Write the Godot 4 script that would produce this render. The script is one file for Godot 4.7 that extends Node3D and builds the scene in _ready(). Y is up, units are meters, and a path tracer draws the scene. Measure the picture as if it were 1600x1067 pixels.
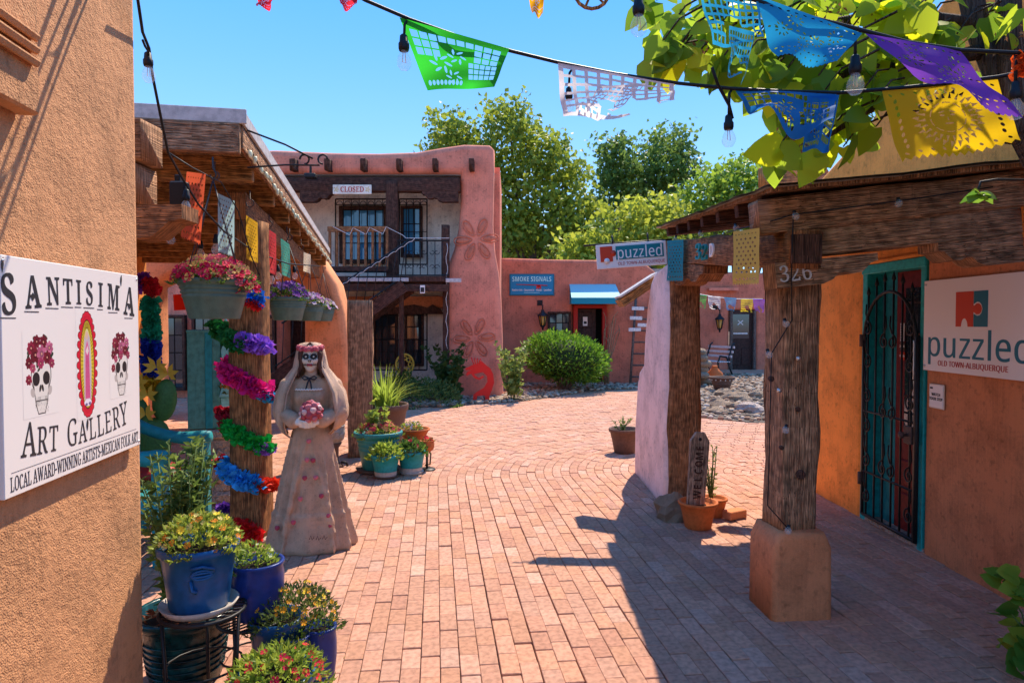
extends Node3D
# Measured from the photograph: lens 24 mm equivalent, eye 1.65 m, camera looking along -Z. V(x, h, d) is a point d metres ahead.
const F := 1067.0
const PITCH := -0.0279
var rng := RandomNumberGenerator.new()
var taken := {}
var M := {}
var T := {}

func V(x: float, h: float, d: float) -> Vector3:
	return Vector3(x, h, -d)

func ray(px: float, py: float) -> Vector3:
	return Vector3((px - 800.0) / F, -(py - 533.5) / F, -1.0).rotated(Vector3.RIGHT, PITCH)

func P(px: float, py: float, d: float) -> Vector3:
	var v := ray(px, py)
	return Vector3(0, 1.65, 0) + v * (d / -v.z)

func G(px: float, py: float, h := 0.0) -> Vector3:
	var v := ray(px, py)
	return Vector3(0, 1.65, 0) + v * ((h - 1.65) / v.y)

func rr(a: float, b: float) -> float:
	return rng.randf_range(a, b)

func rv(k := 1.0) -> Vector3:
	return Vector3(rr(-k, k), rr(-k, k), rr(-k, k))

func lin(r: float, g: float, b: float) -> Color:
	return Color(r, g, b).linear_to_srgb()

# ---------- things, parts ----------
func numbered(n: String) -> String:
	taken[n] = taken.get(n, -1) + 1
	return n if taken[n] == 0 else "%s_%03d" % [n, taken[n]]

func tag(o: Node3D, label: String, category: String, group := "") -> Node3D:
	o.set_meta("label", label)
	o.set_meta("category", category)
	if group != "":
		o.set_meta("group", group)
	return o

func thing(called: String, label: String, category: String, at := Vector3.ZERO, turn := 0.0, group := "") -> Node3D:
	var o := Node3D.new()
	o.name = numbered(called)
	add_child(o)
	o.position = at
	o.rotation.y = turn
	return tag(o, label, category, group)

func mesh_of(st: SurfaceTool) -> ArrayMesh:
	st.generate_normals()
	return st.commit()

func put(called: String, m: Mesh, mat: Material, parent: Node3D, xf := Transform3D.IDENTITY) -> MeshInstance3D:
	var o := MeshInstance3D.new()
	o.mesh = m
	o.material_override = mat
	o.transform = xf
	if parent == self:
		o.name = numbered(called)
		add_child(o)
	else:
		o.name = called
		parent.add_child(o, true)
	return o

func part(called: String, st: SurfaceTool, mat: Material, parent: Node3D, xf := Transform3D.IDENTITY) -> MeshInstance3D:
	return put(called, mesh_of(st), mat, parent, xf)

func stuff(o: Node3D) -> Node3D:
	o.set_meta("kind", "stuff")
	return o

func structure(called: String, st: SurfaceTool, mat: Material) -> MeshInstance3D:
	var o := part(called, st, mat, self)
	o.set_meta("kind", "structure")
	return o

func scatter(called: String, m: Mesh, mat: Material, xf: Array, cols: Array, parent: Node3D) -> MultiMeshInstance3D:
	var mm := MultiMesh.new()
	mm.transform_format = MultiMesh.TRANSFORM_3D
	mm.use_colors = true
	mm.mesh = m
	mm.instance_count = xf.size()
	for i in xf.size():
		mm.set_instance_transform(i, xf[i])
		mm.set_instance_color(i, cols[i])
	var o := MultiMeshInstance3D.new()
	o.multimesh = mm
	o.material_override = mat
	if parent == self:
		o.name = numbered(called)
		add_child(o)
	else:
		o.name = called
		parent.add_child(o, true)
	stuff(o)
	return o

func copy(src: Node3D, label: String, xf: Transform3D) -> Node3D:
	var c: Node3D = src.duplicate()
	c.name = numbered(String(src.name))
	add_child(c)
	c.transform = xf
	c.set_meta("label", label)
	return c

# ---------- shapes ----------
func new_st(smooth := false) -> SurfaceTool:
	var st := SurfaceTool.new()
	st.begin(Mesh.PRIMITIVE_TRIANGLES)
	st.set_smooth_group(0 if smooth else -1)
	return st

func poly(st: SurfaceTool, p: Array, n: Vector3) -> void:
	var q := p
	var c: Vector3 = (p[1] - p[0]).cross(p[2] - p[0])
	if c.dot(n) > 0.0:
		q = p.duplicate()
		q.reverse()
	for i in range(1, q.size() - 1):
		st.add_vertex(q[0])
		st.add_vertex(q[i])
		st.add_vertex(q[i + 1])

func frame(o: Vector3, y: Vector3, zh := Vector3.BACK) -> Transform3D:
	y = y.normalized()
	if absf(y.dot(zh.normalized())) > 0.98:
		zh = Vector3.UP if absf(y.y) < 0.9 else Vector3.RIGHT
	var x := y.cross(zh).normalized()
	return Transform3D(Basis(x, y, x.cross(y)), o)

func box(st: SurfaceTool, c: Vector3, s: Vector3, bev := 0.0, b := Basis.IDENTITY) -> void:
	var h := s * 0.5
	bev = minf(bev, minf(h.x, minf(h.y, h.z)) * 0.9)
	var at := func(i: int, sg: Vector3) -> Vector3:
		var v := Vector3(h.x - bev, h.y - bev, h.z - bev)
		v[i] = h[i]
		return c + b * (v * sg)
	for i in 3:
		var j := (i + 1) % 3
		var k := (i + 2) % 3
		for s1 in [-1.0, 1.0]:
			var q := []
			for e in [[-1.0, -1.0], [1.0, -1.0], [1.0, 1.0], [-1.0, 1.0]]:
				var sg := Vector3()
				sg[i] = s1
				sg[j] = e[0]
				sg[k] = e[1]
				q.append(at.call(i, sg))
			var n := Vector3()
			n[i] = s1
			poly(st, q, b * n)
			if bev > 0.0:
				for s2 in [-1.0, 1.0]:
					var a0 := Vector3()
					a0[i] = s1
					a0[j] = s2
					a0[k] = -1.0
					var a1 := a0
					a1[k] = 1.0
					var n2 := a0
					n2[k] = 0.0
					poly(st, [at.call(i, a0), at.call(i, a1), at.call(j, a1), at.call(j, a0)], b * n2)
	if bev > 0.0:
		for x in [-1.0, 1.0]:
			for y in [-1.0, 1.0]:
				for z in [-1.0, 1.0]:
					var sg := Vector3(x, y, z)
					poly(st, [at.call(0, sg), at.call(1, sg), at.call(2, sg)], b * sg)

func one_box(c: Vector3, s: Vector3, bev := 0.0, b := Basis.IDENTITY) -> SurfaceTool:
	var st := new_st()
	box(st, c, s, bev, b)
	return st

func tube(st: SurfaceTool, pts: Array, r, sides := 6, caps := true) -> void:
	var n := pts.size()
	var t: Vector3 = (pts[1] - pts[0]).normalized()
	var nn := t.cross(Vector3.UP if absf(t.y) < 0.9 else Vector3.RIGHT).normalized()
	var rings := []
	for i in n:
		var t2: Vector3 = (pts[mini(i + 1, n - 1)] - pts[maxi(i - 1, 0)]).normalized()
		nn = (nn - t2 * nn.dot(t2)).normalized()
		var bb := t2.cross(nn)
		var ri: float = r[i] if r is Array else r
		var ring := []
		for j in sides:
			var a := TAU * j / sides
			ring.append(pts[i] + (nn * cos(a) + bb * sin(a)) * ri)
		rings.append(ring)
	for i in n - 1:
		for j in sides:
			var k := (j + 1) % sides
			for v in [rings[i][j], rings[i + 1][j], rings[i][k], rings[i][k], rings[i + 1][j], rings[i + 1][k]]:
				st.add_vertex(v)
	if caps:
		for j in range(1, sides - 1):
			for v in [rings[0][0], rings[0][j], rings[0][j + 1], rings[n - 1][0], rings[n - 1][j + 1], rings[n - 1][j]]:
				st.add_vertex(v)

func one_tube(pts: Array, r, sides := 6) -> SurfaceTool:
	var st := new_st(true)
	tube(st, pts, r, sides)
	return st

func lathe(st: SurfaceTool, prof: Array, segs := 24, at := Vector3.ZERO, sx := 1.0, sz := 1.0) -> void:
	for i in prof.size() - 1:
		var a: Vector2 = prof[i]
		var b: Vector2 = prof[i + 1]
		for j in segs:
			var c0 := Vector3(cos(TAU * j / segs) * sx, 0, sin(TAU * j / segs) * sz)
			var c1 := Vector3(cos(TAU * ((j + 1) % segs) / segs) * sx, 0, sin(TAU * ((j + 1) % segs) / segs) * sz)
			var v00 := at + c0 * a.x + Vector3(0, a.y, 0)
			var v01 := at + c1 * a.x + Vector3(0, a.y, 0)
			var v10 := at + c0 * b.x + Vector3(0, b.y, 0)
			var v11 := at + c1 * b.x + Vector3(0, b.y, 0)
			if a.x > 0.0:
				for v in [v00, v01, v10]:
					st.add_vertex(v)
			if b.x > 0.0:
				for v in [v01, v11, v10]:
					st.add_vertex(v)

func one_lathe(prof: Array, segs := 24, at := Vector3.ZERO) -> SurfaceTool:
	var st := new_st(true)
	lathe(st, prof, segs, at)
	return st

func ball(st: SurfaceTool, c: Vector3, r: Vector3, segs := 10) -> void:
	var pr := []
	var m := maxi(4, segs / 2)
	for i in m + 1:
		var a := -PI / 2 + PI * i / m
		pr.append(Vector2(maxf(0.0, cos(a)) if i > 0 and i < m else 0.0, sin(a) * r.y))
	lathe(st, pr, segs, c, r.x, r.z)

func prism(st: SurfaceTool, outline: Array, t: float, xf := Transform3D.IDENTITY) -> void:
	var pg := PackedVector2Array(outline)
	var idx := Geometry2D.triangulate_polygon(pg)
	for s in [-1.0, 1.0]:
		for i in range(0, idx.size(), 3):
			var q := []
			for k in 3:
				q.append(xf * Vector3(pg[idx[i + k]].x, pg[idx[i + k]].y, s * t * 0.5))
			poly(st, q, xf.basis.z * s)
	var cw := -1.0 if Geometry2D.is_polygon_clockwise(pg) else 1.0
	for i in pg.size():
		var a := pg[i]
		var b := pg[(i + 1) % pg.size()]
		var e := (b - a) * cw
		poly(st, [xf * Vector3(a.x, a.y, -t * 0.5), xf * Vector3(b.x, b.y, -t * 0.5), xf * Vector3(b.x, b.y, t * 0.5), xf * Vector3(a.x, a.y, t * 0.5)], xf.basis * Vector3(e.y, -e.x, 0))

func one_prism(outline: Array, t: float, xf := Transform3D.IDENTITY) -> SurfaceTool:
	var st := new_st()
	prism(st, outline, t, xf)
	return st

# A mud wall: an outline in x, y, thickness t along z, every edge rounded by r.
func slab(outline: Array, t: float, r: float, xf := Transform3D.IDENTITY) -> SurfaceTool:
	var st := new_st(true)
	var dense := []
	for i in outline.size():
		var a: Vector2 = outline[i]
		var b: Vector2 = outline[(i + 1) % outline.size()]
		var n := maxi(1, int(a.distance_to(b) / 0.35))
		for k in n:
			dense.append(a.lerp(b, float(k) / n))
	var pg := PackedVector2Array(dense)
	if Geometry2D.is_polygon_clockwise(pg):
		pg.reverse()
	var m := pg.size()
	var inw := []
	for i in m:
		var e0 := (pg[i] - pg[(i + m - 1) % m]).normalized()
		var e1 := (pg[(i + 1) % m] - pg[i]).normalized()
		var n := (Vector2(-e0.y, e0.x) + Vector2(-e1.y, e1.x))
		inw.append(n / maxf(0.5, 0.5 * n.length_squared()))
	var rings := []
	var z := []
	for k in 5:
		var th := PI / 2 * k / 4
		z.append([r * (1.0 - sin(th)), t * 0.5 - r * (1.0 - cos(th))])
	for k in 5:
		z.append([z[4 - k][0], -z[4 - k][1]])
	for zz in z:
		var ring := []
		for i in m:
			var q: Vector2 = pg[i] + inw[i] * zz[0]
			ring.append(xf * Vector3(q.x, q.y, zz[1]))
		rings.append(ring)
	var cap := PackedVector2Array()
	for i in m:
		cap.append(pg[i] + inw[i] * r)
	var idx := Geometry2D.triangulate_polygon(cap)
	st.set_smooth_group(-1)
	for s in [0, 9]:
		for i in range(0, idx.size(), 3):
			poly(st, [rings[s][idx[i]], rings[s][idx[i + 1]], rings[s][idx[i + 2]]], xf.basis.z * (1.0 if s == 0 else -1.0))
	st.set_smooth_group(0)
	for k in 9:
		for i in m:
			var j := (i + 1) % m
			for v in [rings[k][i], rings[k + 1][i], rings[k][j], rings[k][j], rings[k + 1][i], rings[k + 1][j]]:
				st.add_vertex(v)
	return st

# Old timber: length along local y from 0, section w (x) by t (z), worn and uneven.
func timber(len: float, w: float, t: float, jit := 0.008, sd := 1, round_ := 0.18, taper := 0.0) -> ArrayMesh:
	var st := new_st(true)
	var fn := FastNoiseLite.new()
	fn.seed = sd
	fn.frequency = 2.2
	var n := maxi(2, int(len / 0.09))
	var rings := []
	var sides := 20
	for i in n + 1:
		var y := len * i / n
		var ring := []
		for j in sides:
			var a := TAU * (j + 0.5) / sides
			var c := Vector2(cos(a), sin(a))
			var ex := 2.0 / (2.0 + 1.0 / round_)
			var q := Vector2(signf(c.x) * pow(absf(c.x), ex), signf(c.y) * pow(absf(c.y), ex))
			var k := 1.0 + fn.get_noise_3d(q.x * 1.2 * 2, y * 0.5, q.y * 1.2 * 2) * jit / (0.5 * minf(w, t)) * 1.6 - taper * y / len
			ring.append(Vector3(q.x * w * 0.5 * k, y, q.y * t * 0.5 * k))
		rings.append(ring)
	for i in n:
		for j in sides:
			var k := (j + 1) % sides
			for v in [rings[i][j], rings[i][k], rings[i + 1][j], rings[i][k], rings[i + 1][k], rings[i + 1][j]]:
				st.add_vertex(v)
	for j in range(1, sides - 1):
		poly(st, [rings[0][0], rings[0][j], rings[0][j + 1]], Vector3.DOWN)
		poly(st, [rings[n][0], rings[n][j], rings[n][j + 1]], Vector3.UP)
	return mesh_of(st)

func beam(called: String, a: Vector3, b: Vector3, w: float, t: float, mat: Material, parent: Node3D, jit := 0.006, up := Vector3.UP) -> MeshInstance3D:
	taken["_b"] = taken.get("_b", 0) + 1
	return put(called, timber(a.distance_to(b), w, t, jit, taken["_b"], 0.07), mat, parent, frame(a, b - a, up))

func board(called: String, a: Vector3, b: Vector3, w: float, t: float, mat: Material, parent: Node3D, bev := 0.004, up := Vector3.UP) -> MeshInstance3D:
	var l := a.distance_to(b)
	return part(called, one_box(Vector3(0, l / 2, 0), Vector3(w, l, t), bev), mat, parent, frame(a, b - a, up))

# A sheet between four corners, waving by amp.
func sheet(st: SurfaceTool, tl: Vector3, tr: Vector3, br: Vector3, bl: Vector3, amp := 0.0, nx := 10, ny := 8, sd := 0.0, curl := 0.0) -> void:
	var n := (tr - tl).cross(bl - tl).normalized()
	var at := func(i: int, j: int) -> Vector3:
		var u := float(i) / nx
		var v := float(j) / ny
		var p: Vector3 = tl.lerp(tr, u).lerp(bl.lerp(br, u), v)
		return p + n * (amp * v * (sin(u * 7.0 + sd + v * 3.0) + 0.6 * sin(v * 9.0 + sd * 2.0 + u * 4.0)) + curl * v * v)
	for i in nx:
		for j in ny:
			for e in [[0, 0], [1, 0], [0, 1], [1, 0], [1, 1], [0, 1]]:
				st.set_uv(Vector2(float(i + e[0]) / nx, float(j + e[1]) / ny))
				st.add_vertex(at.call(i + e[0], j + e[1]))

func lettering(called: String, s: String, height: float, mat: Material, parent: Node3D, xf: Transform3D, font := "Droid Sans", bold := false, sx := 1.0, thick := 0.003, width := 0.0) -> MeshInstance3D:
	var f := SystemFont.new()
	f.font_names = PackedStringArray([font])
	f.font_weight = 700 if bold else 400
	var tm := TextMesh.new()
	tm.font = f
	tm.text = s
	tm.font_size = 64
	tm.pixel_size = height / 46.0
	tm.depth = thick
	tm.curve_step = 2.0
	if width > 0.0:
		var bb := tm.get_aabb().size.x
		sx = width / maxf(0.001, bb)
	return put(called, tm, mat, parent, xf * Transform3D(Basis.from_scale(Vector3(sx, 1, 1)), Vector3.ZERO))

func leaf_mesh(l: float, w: float, fold := 0.25, bend := 0.2) -> ArrayMesh:
	var st := new_st(true)
	var c := [Vector3(0, 0, 0), Vector3(-w * 0.5, l * 0.42, fold * w), Vector3(0, l * 0.45, 0), Vector3(w * 0.5, l * 0.42, fold * w), Vector3(0, l, -bend * l)]
	for t in [[0, 1, 2], [0, 2, 3], [1, 4, 2], [2, 4, 3]]:
		for k in t:
			st.add_vertex(c[k])
	return mesh_of(st)

func flower_mesh(r: float, petals := 5) -> ArrayMesh:
	var st := new_st()
	for i in petals:
		var a := TAU * i / petals
		var d := Vector3(cos(a), 0.35, sin(a)) * r
		var s := Vector3(-sin(a), 0, cos(a)) * r * 0.55
		for v in [Vector3.ZERO, d - s * 0.9, d * 1.15 + Vector3(0, -0.1 * r, 0), Vector3.ZERO, d * 1.15 + Vector3(0, -0.1 * r, 0), d + s * 0.9]:
			st.add_vertex(v)
	return mesh_of(st)

func aim(p: Vector3, dir: Vector3, s: float, roll := -1.0) -> Transform3D:
	var f := frame(p, dir, Vector3(rr(-1, 1), rr(-1, 1), rr(-1, 1)))
	return Transform3D(f.basis * Basis.from_scale(Vector3(s, s, s)), p)

func mixc(a: Color, b: Color, k: float) -> Color:
	return a.lerp(b, k)

# ---------- textures and materials ----------
func noise_bytes(sd: int, freq: float, w: int, h: int, oct := 4, type := FastNoiseLite.TYPE_SIMPLEX_SMOOTH, ow := 0, oh := 0) -> PackedByteArray:
	var n := FastNoiseLite.new()
	n.noise_type = type
	n.seed = sd
	n.frequency = freq
	n.fractal_octaves = oct
	var im := n.get_seamless_image(w, h)
	im.convert(Image.FORMAT_L8)
	if ow > 0:
		im.resize(ow, oh, Image.INTERPOLATE_CUBIC)
	return im.get_data()

func gray_tex(data: PackedByteArray, w: int, h: int) -> ImageTexture:
	return ImageTexture.create_from_image(Image.create_from_data(w, h, false, Image.FORMAT_L8, data))

func make_textures() -> void:
	var S := 512
	var a := noise_bytes(11, 0.11, S, 12, 4, FastNoiseLite.TYPE_SIMPLEX_SMOOTH, S, S)
	var b := noise_bytes(12, 0.28, S, 20, 3, FastNoiseLite.TYPE_SIMPLEX_SMOOTH, S, S)
	var c := noise_bytes(13, 0.012, S, S, 3)
	var d := noise_bytes(14, 0.05, S, 8, 3, FastNoiseLite.TYPE_SIMPLEX_SMOOTH, S, S)
	var wood := PackedByteArray()
	var wood_h := PackedByteArray()
	wood.resize(S * S)
	wood_h.resize(S * S)
	for i in S * S:
		var crack := clampf((absf(d[i] - 128.0) - 0.6) / 3.0, 0.0, 1.0)
		var g := 0.42 * a[i] + 0.38 * b[i] + 0.2 * c[i]
		var l := (0.36 + 0.64 * clampf((g - 70.0) / 100.0, 0.0, 1.0)) * (0.22 + 0.78 * crack)
		wood[i] = int(255.0 * clampf(l, 0.0, 1.0))
		wood_h[i] = int(clampf((0.55 * a[i] + 0.45 * b[i]) * (0.3 + 0.7 * crack), 0, 255))
	T.wood = gray_tex(wood, S, S)
	T.wood_h = gray_tex(wood_h, S, S)
	var L := 1024
	var m0 := noise_bytes(21, 0.004, L, L, 5)
	var m1 := noise_bytes(22, 0.17, L, L, 4)
	var m2 := noise_bytes(23, 0.035, L, L, 3)
	var m3 := noise_bytes(24, 0.06, L, 40, 3, FastNoiseLite.TYPE_SIMPLEX_SMOOTH, L, L)
	var m4 := noise_bytes(25, 0.016, L, L, 5)
	var m5 := noise_bytes(26, 0.006, L, L, 4)
	var mud := PackedByteArray()
	var mud_h := PackedByteArray()
	mud.resize(L * L)
	mud_h.resize(L * L)
	for i in L * L:
		mud[i] = int(clampf(176.0 + 0.20 * m0[i] + 0.15 * m1[i] + 0.09 * m2[i] + 0.09 * m3[i] - 0.55 * maxf(0.0, m4[i] - 165.0) - (34.0 if absf(m5[i] - 128.0) < 0.55 and m4[i] > 120 else 0.0), 0, 255))
		mud_h[i] = int(clampf(0.5 * m1[i] + 0.5 * m2[i], 0, 255))
	T.mud = gray_tex(mud, L, L)
	T.mud_h = gray_tex(mud_h, L, L)
	var s0 := noise_bytes(31, 0.22, S, S, 2)
	var s1 := noise_bytes(32, 0.015, S, S, 4)
	var sp := PackedByteArray()
	sp.resize(S * S)
	for i in S * S:
		sp[i] = int(clampf(170.0 + 0.26 * s0[i] + 0.28 * s1[i], 0, 255))
	T.speck = gray_tex(sp, S, S)
	var bl := PackedByteArray()
	bl.resize(64)
	bl.fill(255)
	T.blank = gray_tex(bl, 8, 8)
	T.fine = gray_tex(s0, S, S)
	T.soft = gray_tex(s1, S, S)

func mat(called: String, col: Color, rough := 0.8, tex := "", scale := 1.0, bump := "", depth := 0.0, world := false) -> StandardMaterial3D:
	var m := StandardMaterial3D.new()
	m.resource_name = called
	m.albedo_color = col
	m.roughness = rough
	m.metallic_specular = 0.35
	if tex != "" or bump != "":
		m.uv1_triplanar = true
		m.uv1_world_triplanar = world
		m.uv1_scale = Vector3(scale, scale, scale)
	if tex != "":
		m.albedo_texture = T[tex]
	if bump != "":
		m.heightmap_enabled = true
		m.heightmap_texture = T[bump]
		m.heightmap_scale = depth
	M[called] = m
	return m

func tinted(called: String, rough := 0.6, back := 0.0, spec := 0.4) -> StandardMaterial3D:
	var m := mat(called, Color.WHITE, rough)
	m.vertex_color_use_as_albedo = true
	m.metallic_specular = spec
	if back > 0.0:
		m.backlight_enabled = true
		m.backlight = Color(back, back, back).linear_to_srgb()
	return m

func make_materials() -> void:
	make_textures()
	mat("mud_tan", lin(0.66, 0.315, 0.145), 0.92, "mud", 0.75, "mud_h", 0.6, true)
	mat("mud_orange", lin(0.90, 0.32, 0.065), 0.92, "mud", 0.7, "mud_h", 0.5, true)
	mat("mud_peach", lin(0.86, 0.33, 0.145), 0.92, "mud", 0.6, "mud_h", 0.5, true)
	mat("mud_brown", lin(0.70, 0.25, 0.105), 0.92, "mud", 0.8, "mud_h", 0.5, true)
	mat("mud_pink", lin(0.86, 0.285, 0.18), 0.93, "mud", 0.5, "mud_h", 0.5, true)
	mat("mud_rose", lin(0.70, 0.215, 0.125), 0.93, "mud", 0.4, "mud_h", 0.5, true)
	mat("mud_lilac", lin(0.93, 0.69, 0.64), 0.93, "mud", 0.6, "mud_h", 0.35, true)
	mat("plaster_cream", lin(0.92, 0.85, 0.72), 0.9, "mud", 0.5, "mud_h", 0.2, true)
	mat("wood_brown", lin(0.66, 0.28, 0.115), 0.8, "wood", 1.9, "wood_h", 1.6)
	mat("wood_old", lin(0.78, 0.41, 0.22), 0.85, "wood", 1.7, "wood_h", 2.2)
	mat("wood_pale", lin(0.66, 0.42, 0.22), 0.8, "wood", 1.6, "wood_h", 1.0)
	mat("wood_gold", lin(0.72, 0.35, 0.12), 0.75, "wood", 1.5, "wood_h", 0.8)
	mat("wood_dark", lin(0.17, 0.075, 0.05), 0.8, "wood", 1.5, "wood_h", 1.0)
	mat("wood_post", lin(0.62, 0.26, 0.095), 0.85, "wood", 1.6, "wood_h", 2.0)
	mat("wood_grey", lin(0.30, 0.22, 0.18), 0.85, "wood", 1.6, "wood_h", 1.0)
	mat("flashing", lin(0.62, 0.56, 0.53), 0.5, "speck", 2.0)
	mat("roofing", lin(0.44, 0.42, 0.37), 0.9, "speck", 1.5, "fine", 0.8)
	mat("iron", lin(0.03, 0.028, 0.028), 0.45, "speck", 6.0)
	M.iron.metallic = 0.3
	mat("rust_iron", lin(0.10, 0.06, 0.05), 0.6, "speck", 6.0)
	mat("black_rubber", lin(0.012, 0.012, 0.014), 0.5)
	mat("white_paint", lin(0.80, 0.76, 0.72), 0.5, "speck", 2.0)
	mat("sign_white", lin(0.88, 0.79, 0.73), 0.35)
	mat("ink", lin(0.035, 0.03, 0.032), 0.5)
	mat("ink_red", lin(0.46, 0.03, 0.025), 0.5)
	mat("print_red", lin(0.62, 0.055, 0.02), 0.4)
	mat("print_teal", lin(0.012, 0.16, 0.22), 0.4)
	mat("sign_teal", lin(0.012, 0.20, 0.22), 0.4)
	mat("steel", lin(0.6, 0.6, 0.6), 0.35)
	M.steel.metallic = 0.9
	mat("teal_paint", lin(0.02, 0.27, 0.29), 0.5, "soft", 1.6, "wood_h", 0.3)
	M.teal_paint.albedo_texture = T.speck
	mat("teal_frame", lin(0.02, 0.42, 0.40), 0.5, "speck", 2.0)
	mat("teal_worn", lin(0.10, 0.30, 0.25), 0.6, "speck", 2.0, "wood_h", 0.4)
	mat("teal_pale", lin(0.28, 0.62, 0.58), 0.6, "speck", 2.0)
	mat("stone", lin(0.52, 0.40, 0.32), 0.9, "speck", 2.5, "soft", 3.0)
	mat("rock", lin(0.42, 0.29, 0.19), 0.9, "speck", 3.0, "fine", 1.5)
	mat("pot_blue", lin(0.012, 0.085, 0.25), 0.32, "speck", 2.5)
	mat("pot_cobalt", lin(0.018, 0.04, 0.20), 0.3, "speck", 3.0)
	mat("pot_teal_dark", lin(0.015, 0.14, 0.15), 0.25, "soft", 1.4)
	mat("pot_teal", lin(0.035, 0.26, 0.25), 0.45, "speck", 3.0)
	mat("pot_aqua", lin(0.02, 0.32, 0.33), 0.5, "speck", 3.0)
	mat("pot_sage", lin(0.10, 0.18, 0.155), 0.38, "speck", 2.0)
	mat("pot_clay", lin(0.62, 0.16, 0.04), 0.75, "speck", 3.0)
	mat("pot_brown", lin(0.16, 0.085, 0.06), 0.6, "speck", 3.0)
	mat("soil", lin(0.05, 0.03, 0.02), 0.95, "speck", 6.0, "fine", 2.0)
	mat("sand_joint", lin(0.19, 0.11, 0.07), 0.95, "speck", 4.0, "", 0.0, true)
	mat("gravel_base", lin(0.30, 0.24, 0.19), 0.95, "speck", 3.0, "fine", 2.0, true)
	mat("red_metal", lin(0.70, 0.02, 0.015), 0.45)
	mat("red_door", lin(0.20, 0.015, 0.015), 0.5, "speck", 2.0)
	mat("red_frame", lin(0.45, 0.02, 0.012), 0.5)
	mat("brown_door", lin(0.11, 0.045, 0.035), 0.55, "wood", 1.5, "wood_h", 0.5)
	mat("yellow_paint", lin(0.62, 0.40, 0.05), 0.5)
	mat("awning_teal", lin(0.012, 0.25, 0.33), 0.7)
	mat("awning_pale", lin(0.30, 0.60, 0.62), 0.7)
	mat("board_blue", lin(0.02, 0.24, 0.42), 0.5)
	mat("ink_pale", lin(0.45, 0.80, 0.75), 0.5)
	mat("soft_black", lin(0.02, 0.02, 0.022), 0.6)
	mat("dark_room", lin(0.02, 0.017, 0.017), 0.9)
	mat("amber", lin(0.7, 0.35, 0.06), 0.2)
	mat("shell_white", lin(0.75, 0.68, 0.60), 0.6)
	var g := mat("dark_glass", lin(0.02, 0.03, 0.04), 0.04)
	g.metallic_specular = 0.9
	g = mat("blue_glass", lin(0.05, 0.20, 0.34), 0.05)
	g.metallic_specular = 1.0
	g = mat("bulb_glass", Color(1, 1, 1, 0.12), 0.03)
	g.transparency = BaseMaterial3D.TRANSPARENCY_ALPHA
	g = mat("bulb_cream", lin(0.80, 0.72, 0.42), 0.3)
	mat("filament", lin(0.75, 0.5, 0.2), 0.4)
	tinted("leaf", 0.5, 1.0)
	tinted("leaf_big", 0.45, 1.15)
	tinted("petal", 0.7, 0.35, 0.2)
	tinted("paper_ruffle", 0.7, 0.5)
	tinted("tint", 0.85)
	var br := tinted("brick", 0.85, 0.0, 0.3)
	br.albedo_texture = T.speck
	br.uv1_triplanar = true
	br.uv1_world_triplanar = true
	br.uv1_scale = Vector3(3, 3, 3)
	br.heightmap_enabled = true
	br.heightmap_texture = T.fine
	br.heightmap_scale = 0.25

func leafy(called: String, col: Color, back := 0.8) -> StandardMaterial3D:
	if M.has(called):
		return M[called]
	var m := mat(called, col, 0.45, "blank")
	m.backlight_enabled = true
	m.backlight = lin(back * 1.3, back * 1.3, back * 1.3)
	return m

# ---------- pictures that are flat print or cut paper ----------
func ell(im: Image, cx: float, cy: float, rx: float, ry: float, col: Color, rot := 0.0) -> void:
	var R := int(maxf(rx, ry)) + 1
	var cs := cos(rot)
	var sn := sin(rot)
	for y in range(maxi(0, int(cy) - R), mini(im.get_height(), int(cy) + R + 1)):
		for x in range(maxi(0, int(cx) - R), mini(im.get_width(), int(cx) + R + 1)):
			var dx := x - cx
			var dy := y - cy
			var u := (dx * cs + dy * sn) / rx
			var v := (-dx * sn + dy * cs) / ry
			if u * u + v * v <= 1.0:
				im.set_pixel(x, y, col)

func pgon(im: Image, pts: Array, col: Color) -> void:
	var pg := PackedVector2Array(pts)
	var lo := pg[0]
	var hi := pg[0]
	for p in pg:
		lo = lo.min(p)
		hi = hi.max(p)
	for y in range(maxi(0, int(lo.y)), mini(im.get_height(), int(hi.y) + 1)):
		for x in range(maxi(0, int(lo.x)), mini(im.get_width(), int(hi.x) + 1)):
			if Geometry2D.is_point_in_polygon(Vector2(x, y), pg):
				im.set_pixel(x, y, col)

func seg(im: Image, a: Vector2, b: Vector2, w: float, col: Color) -> void:
	var n := (b - a).orthogonal().normalized() * w * 0.5
	pgon(im, [a + n, b + n, b - n, a - n], col)

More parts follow.
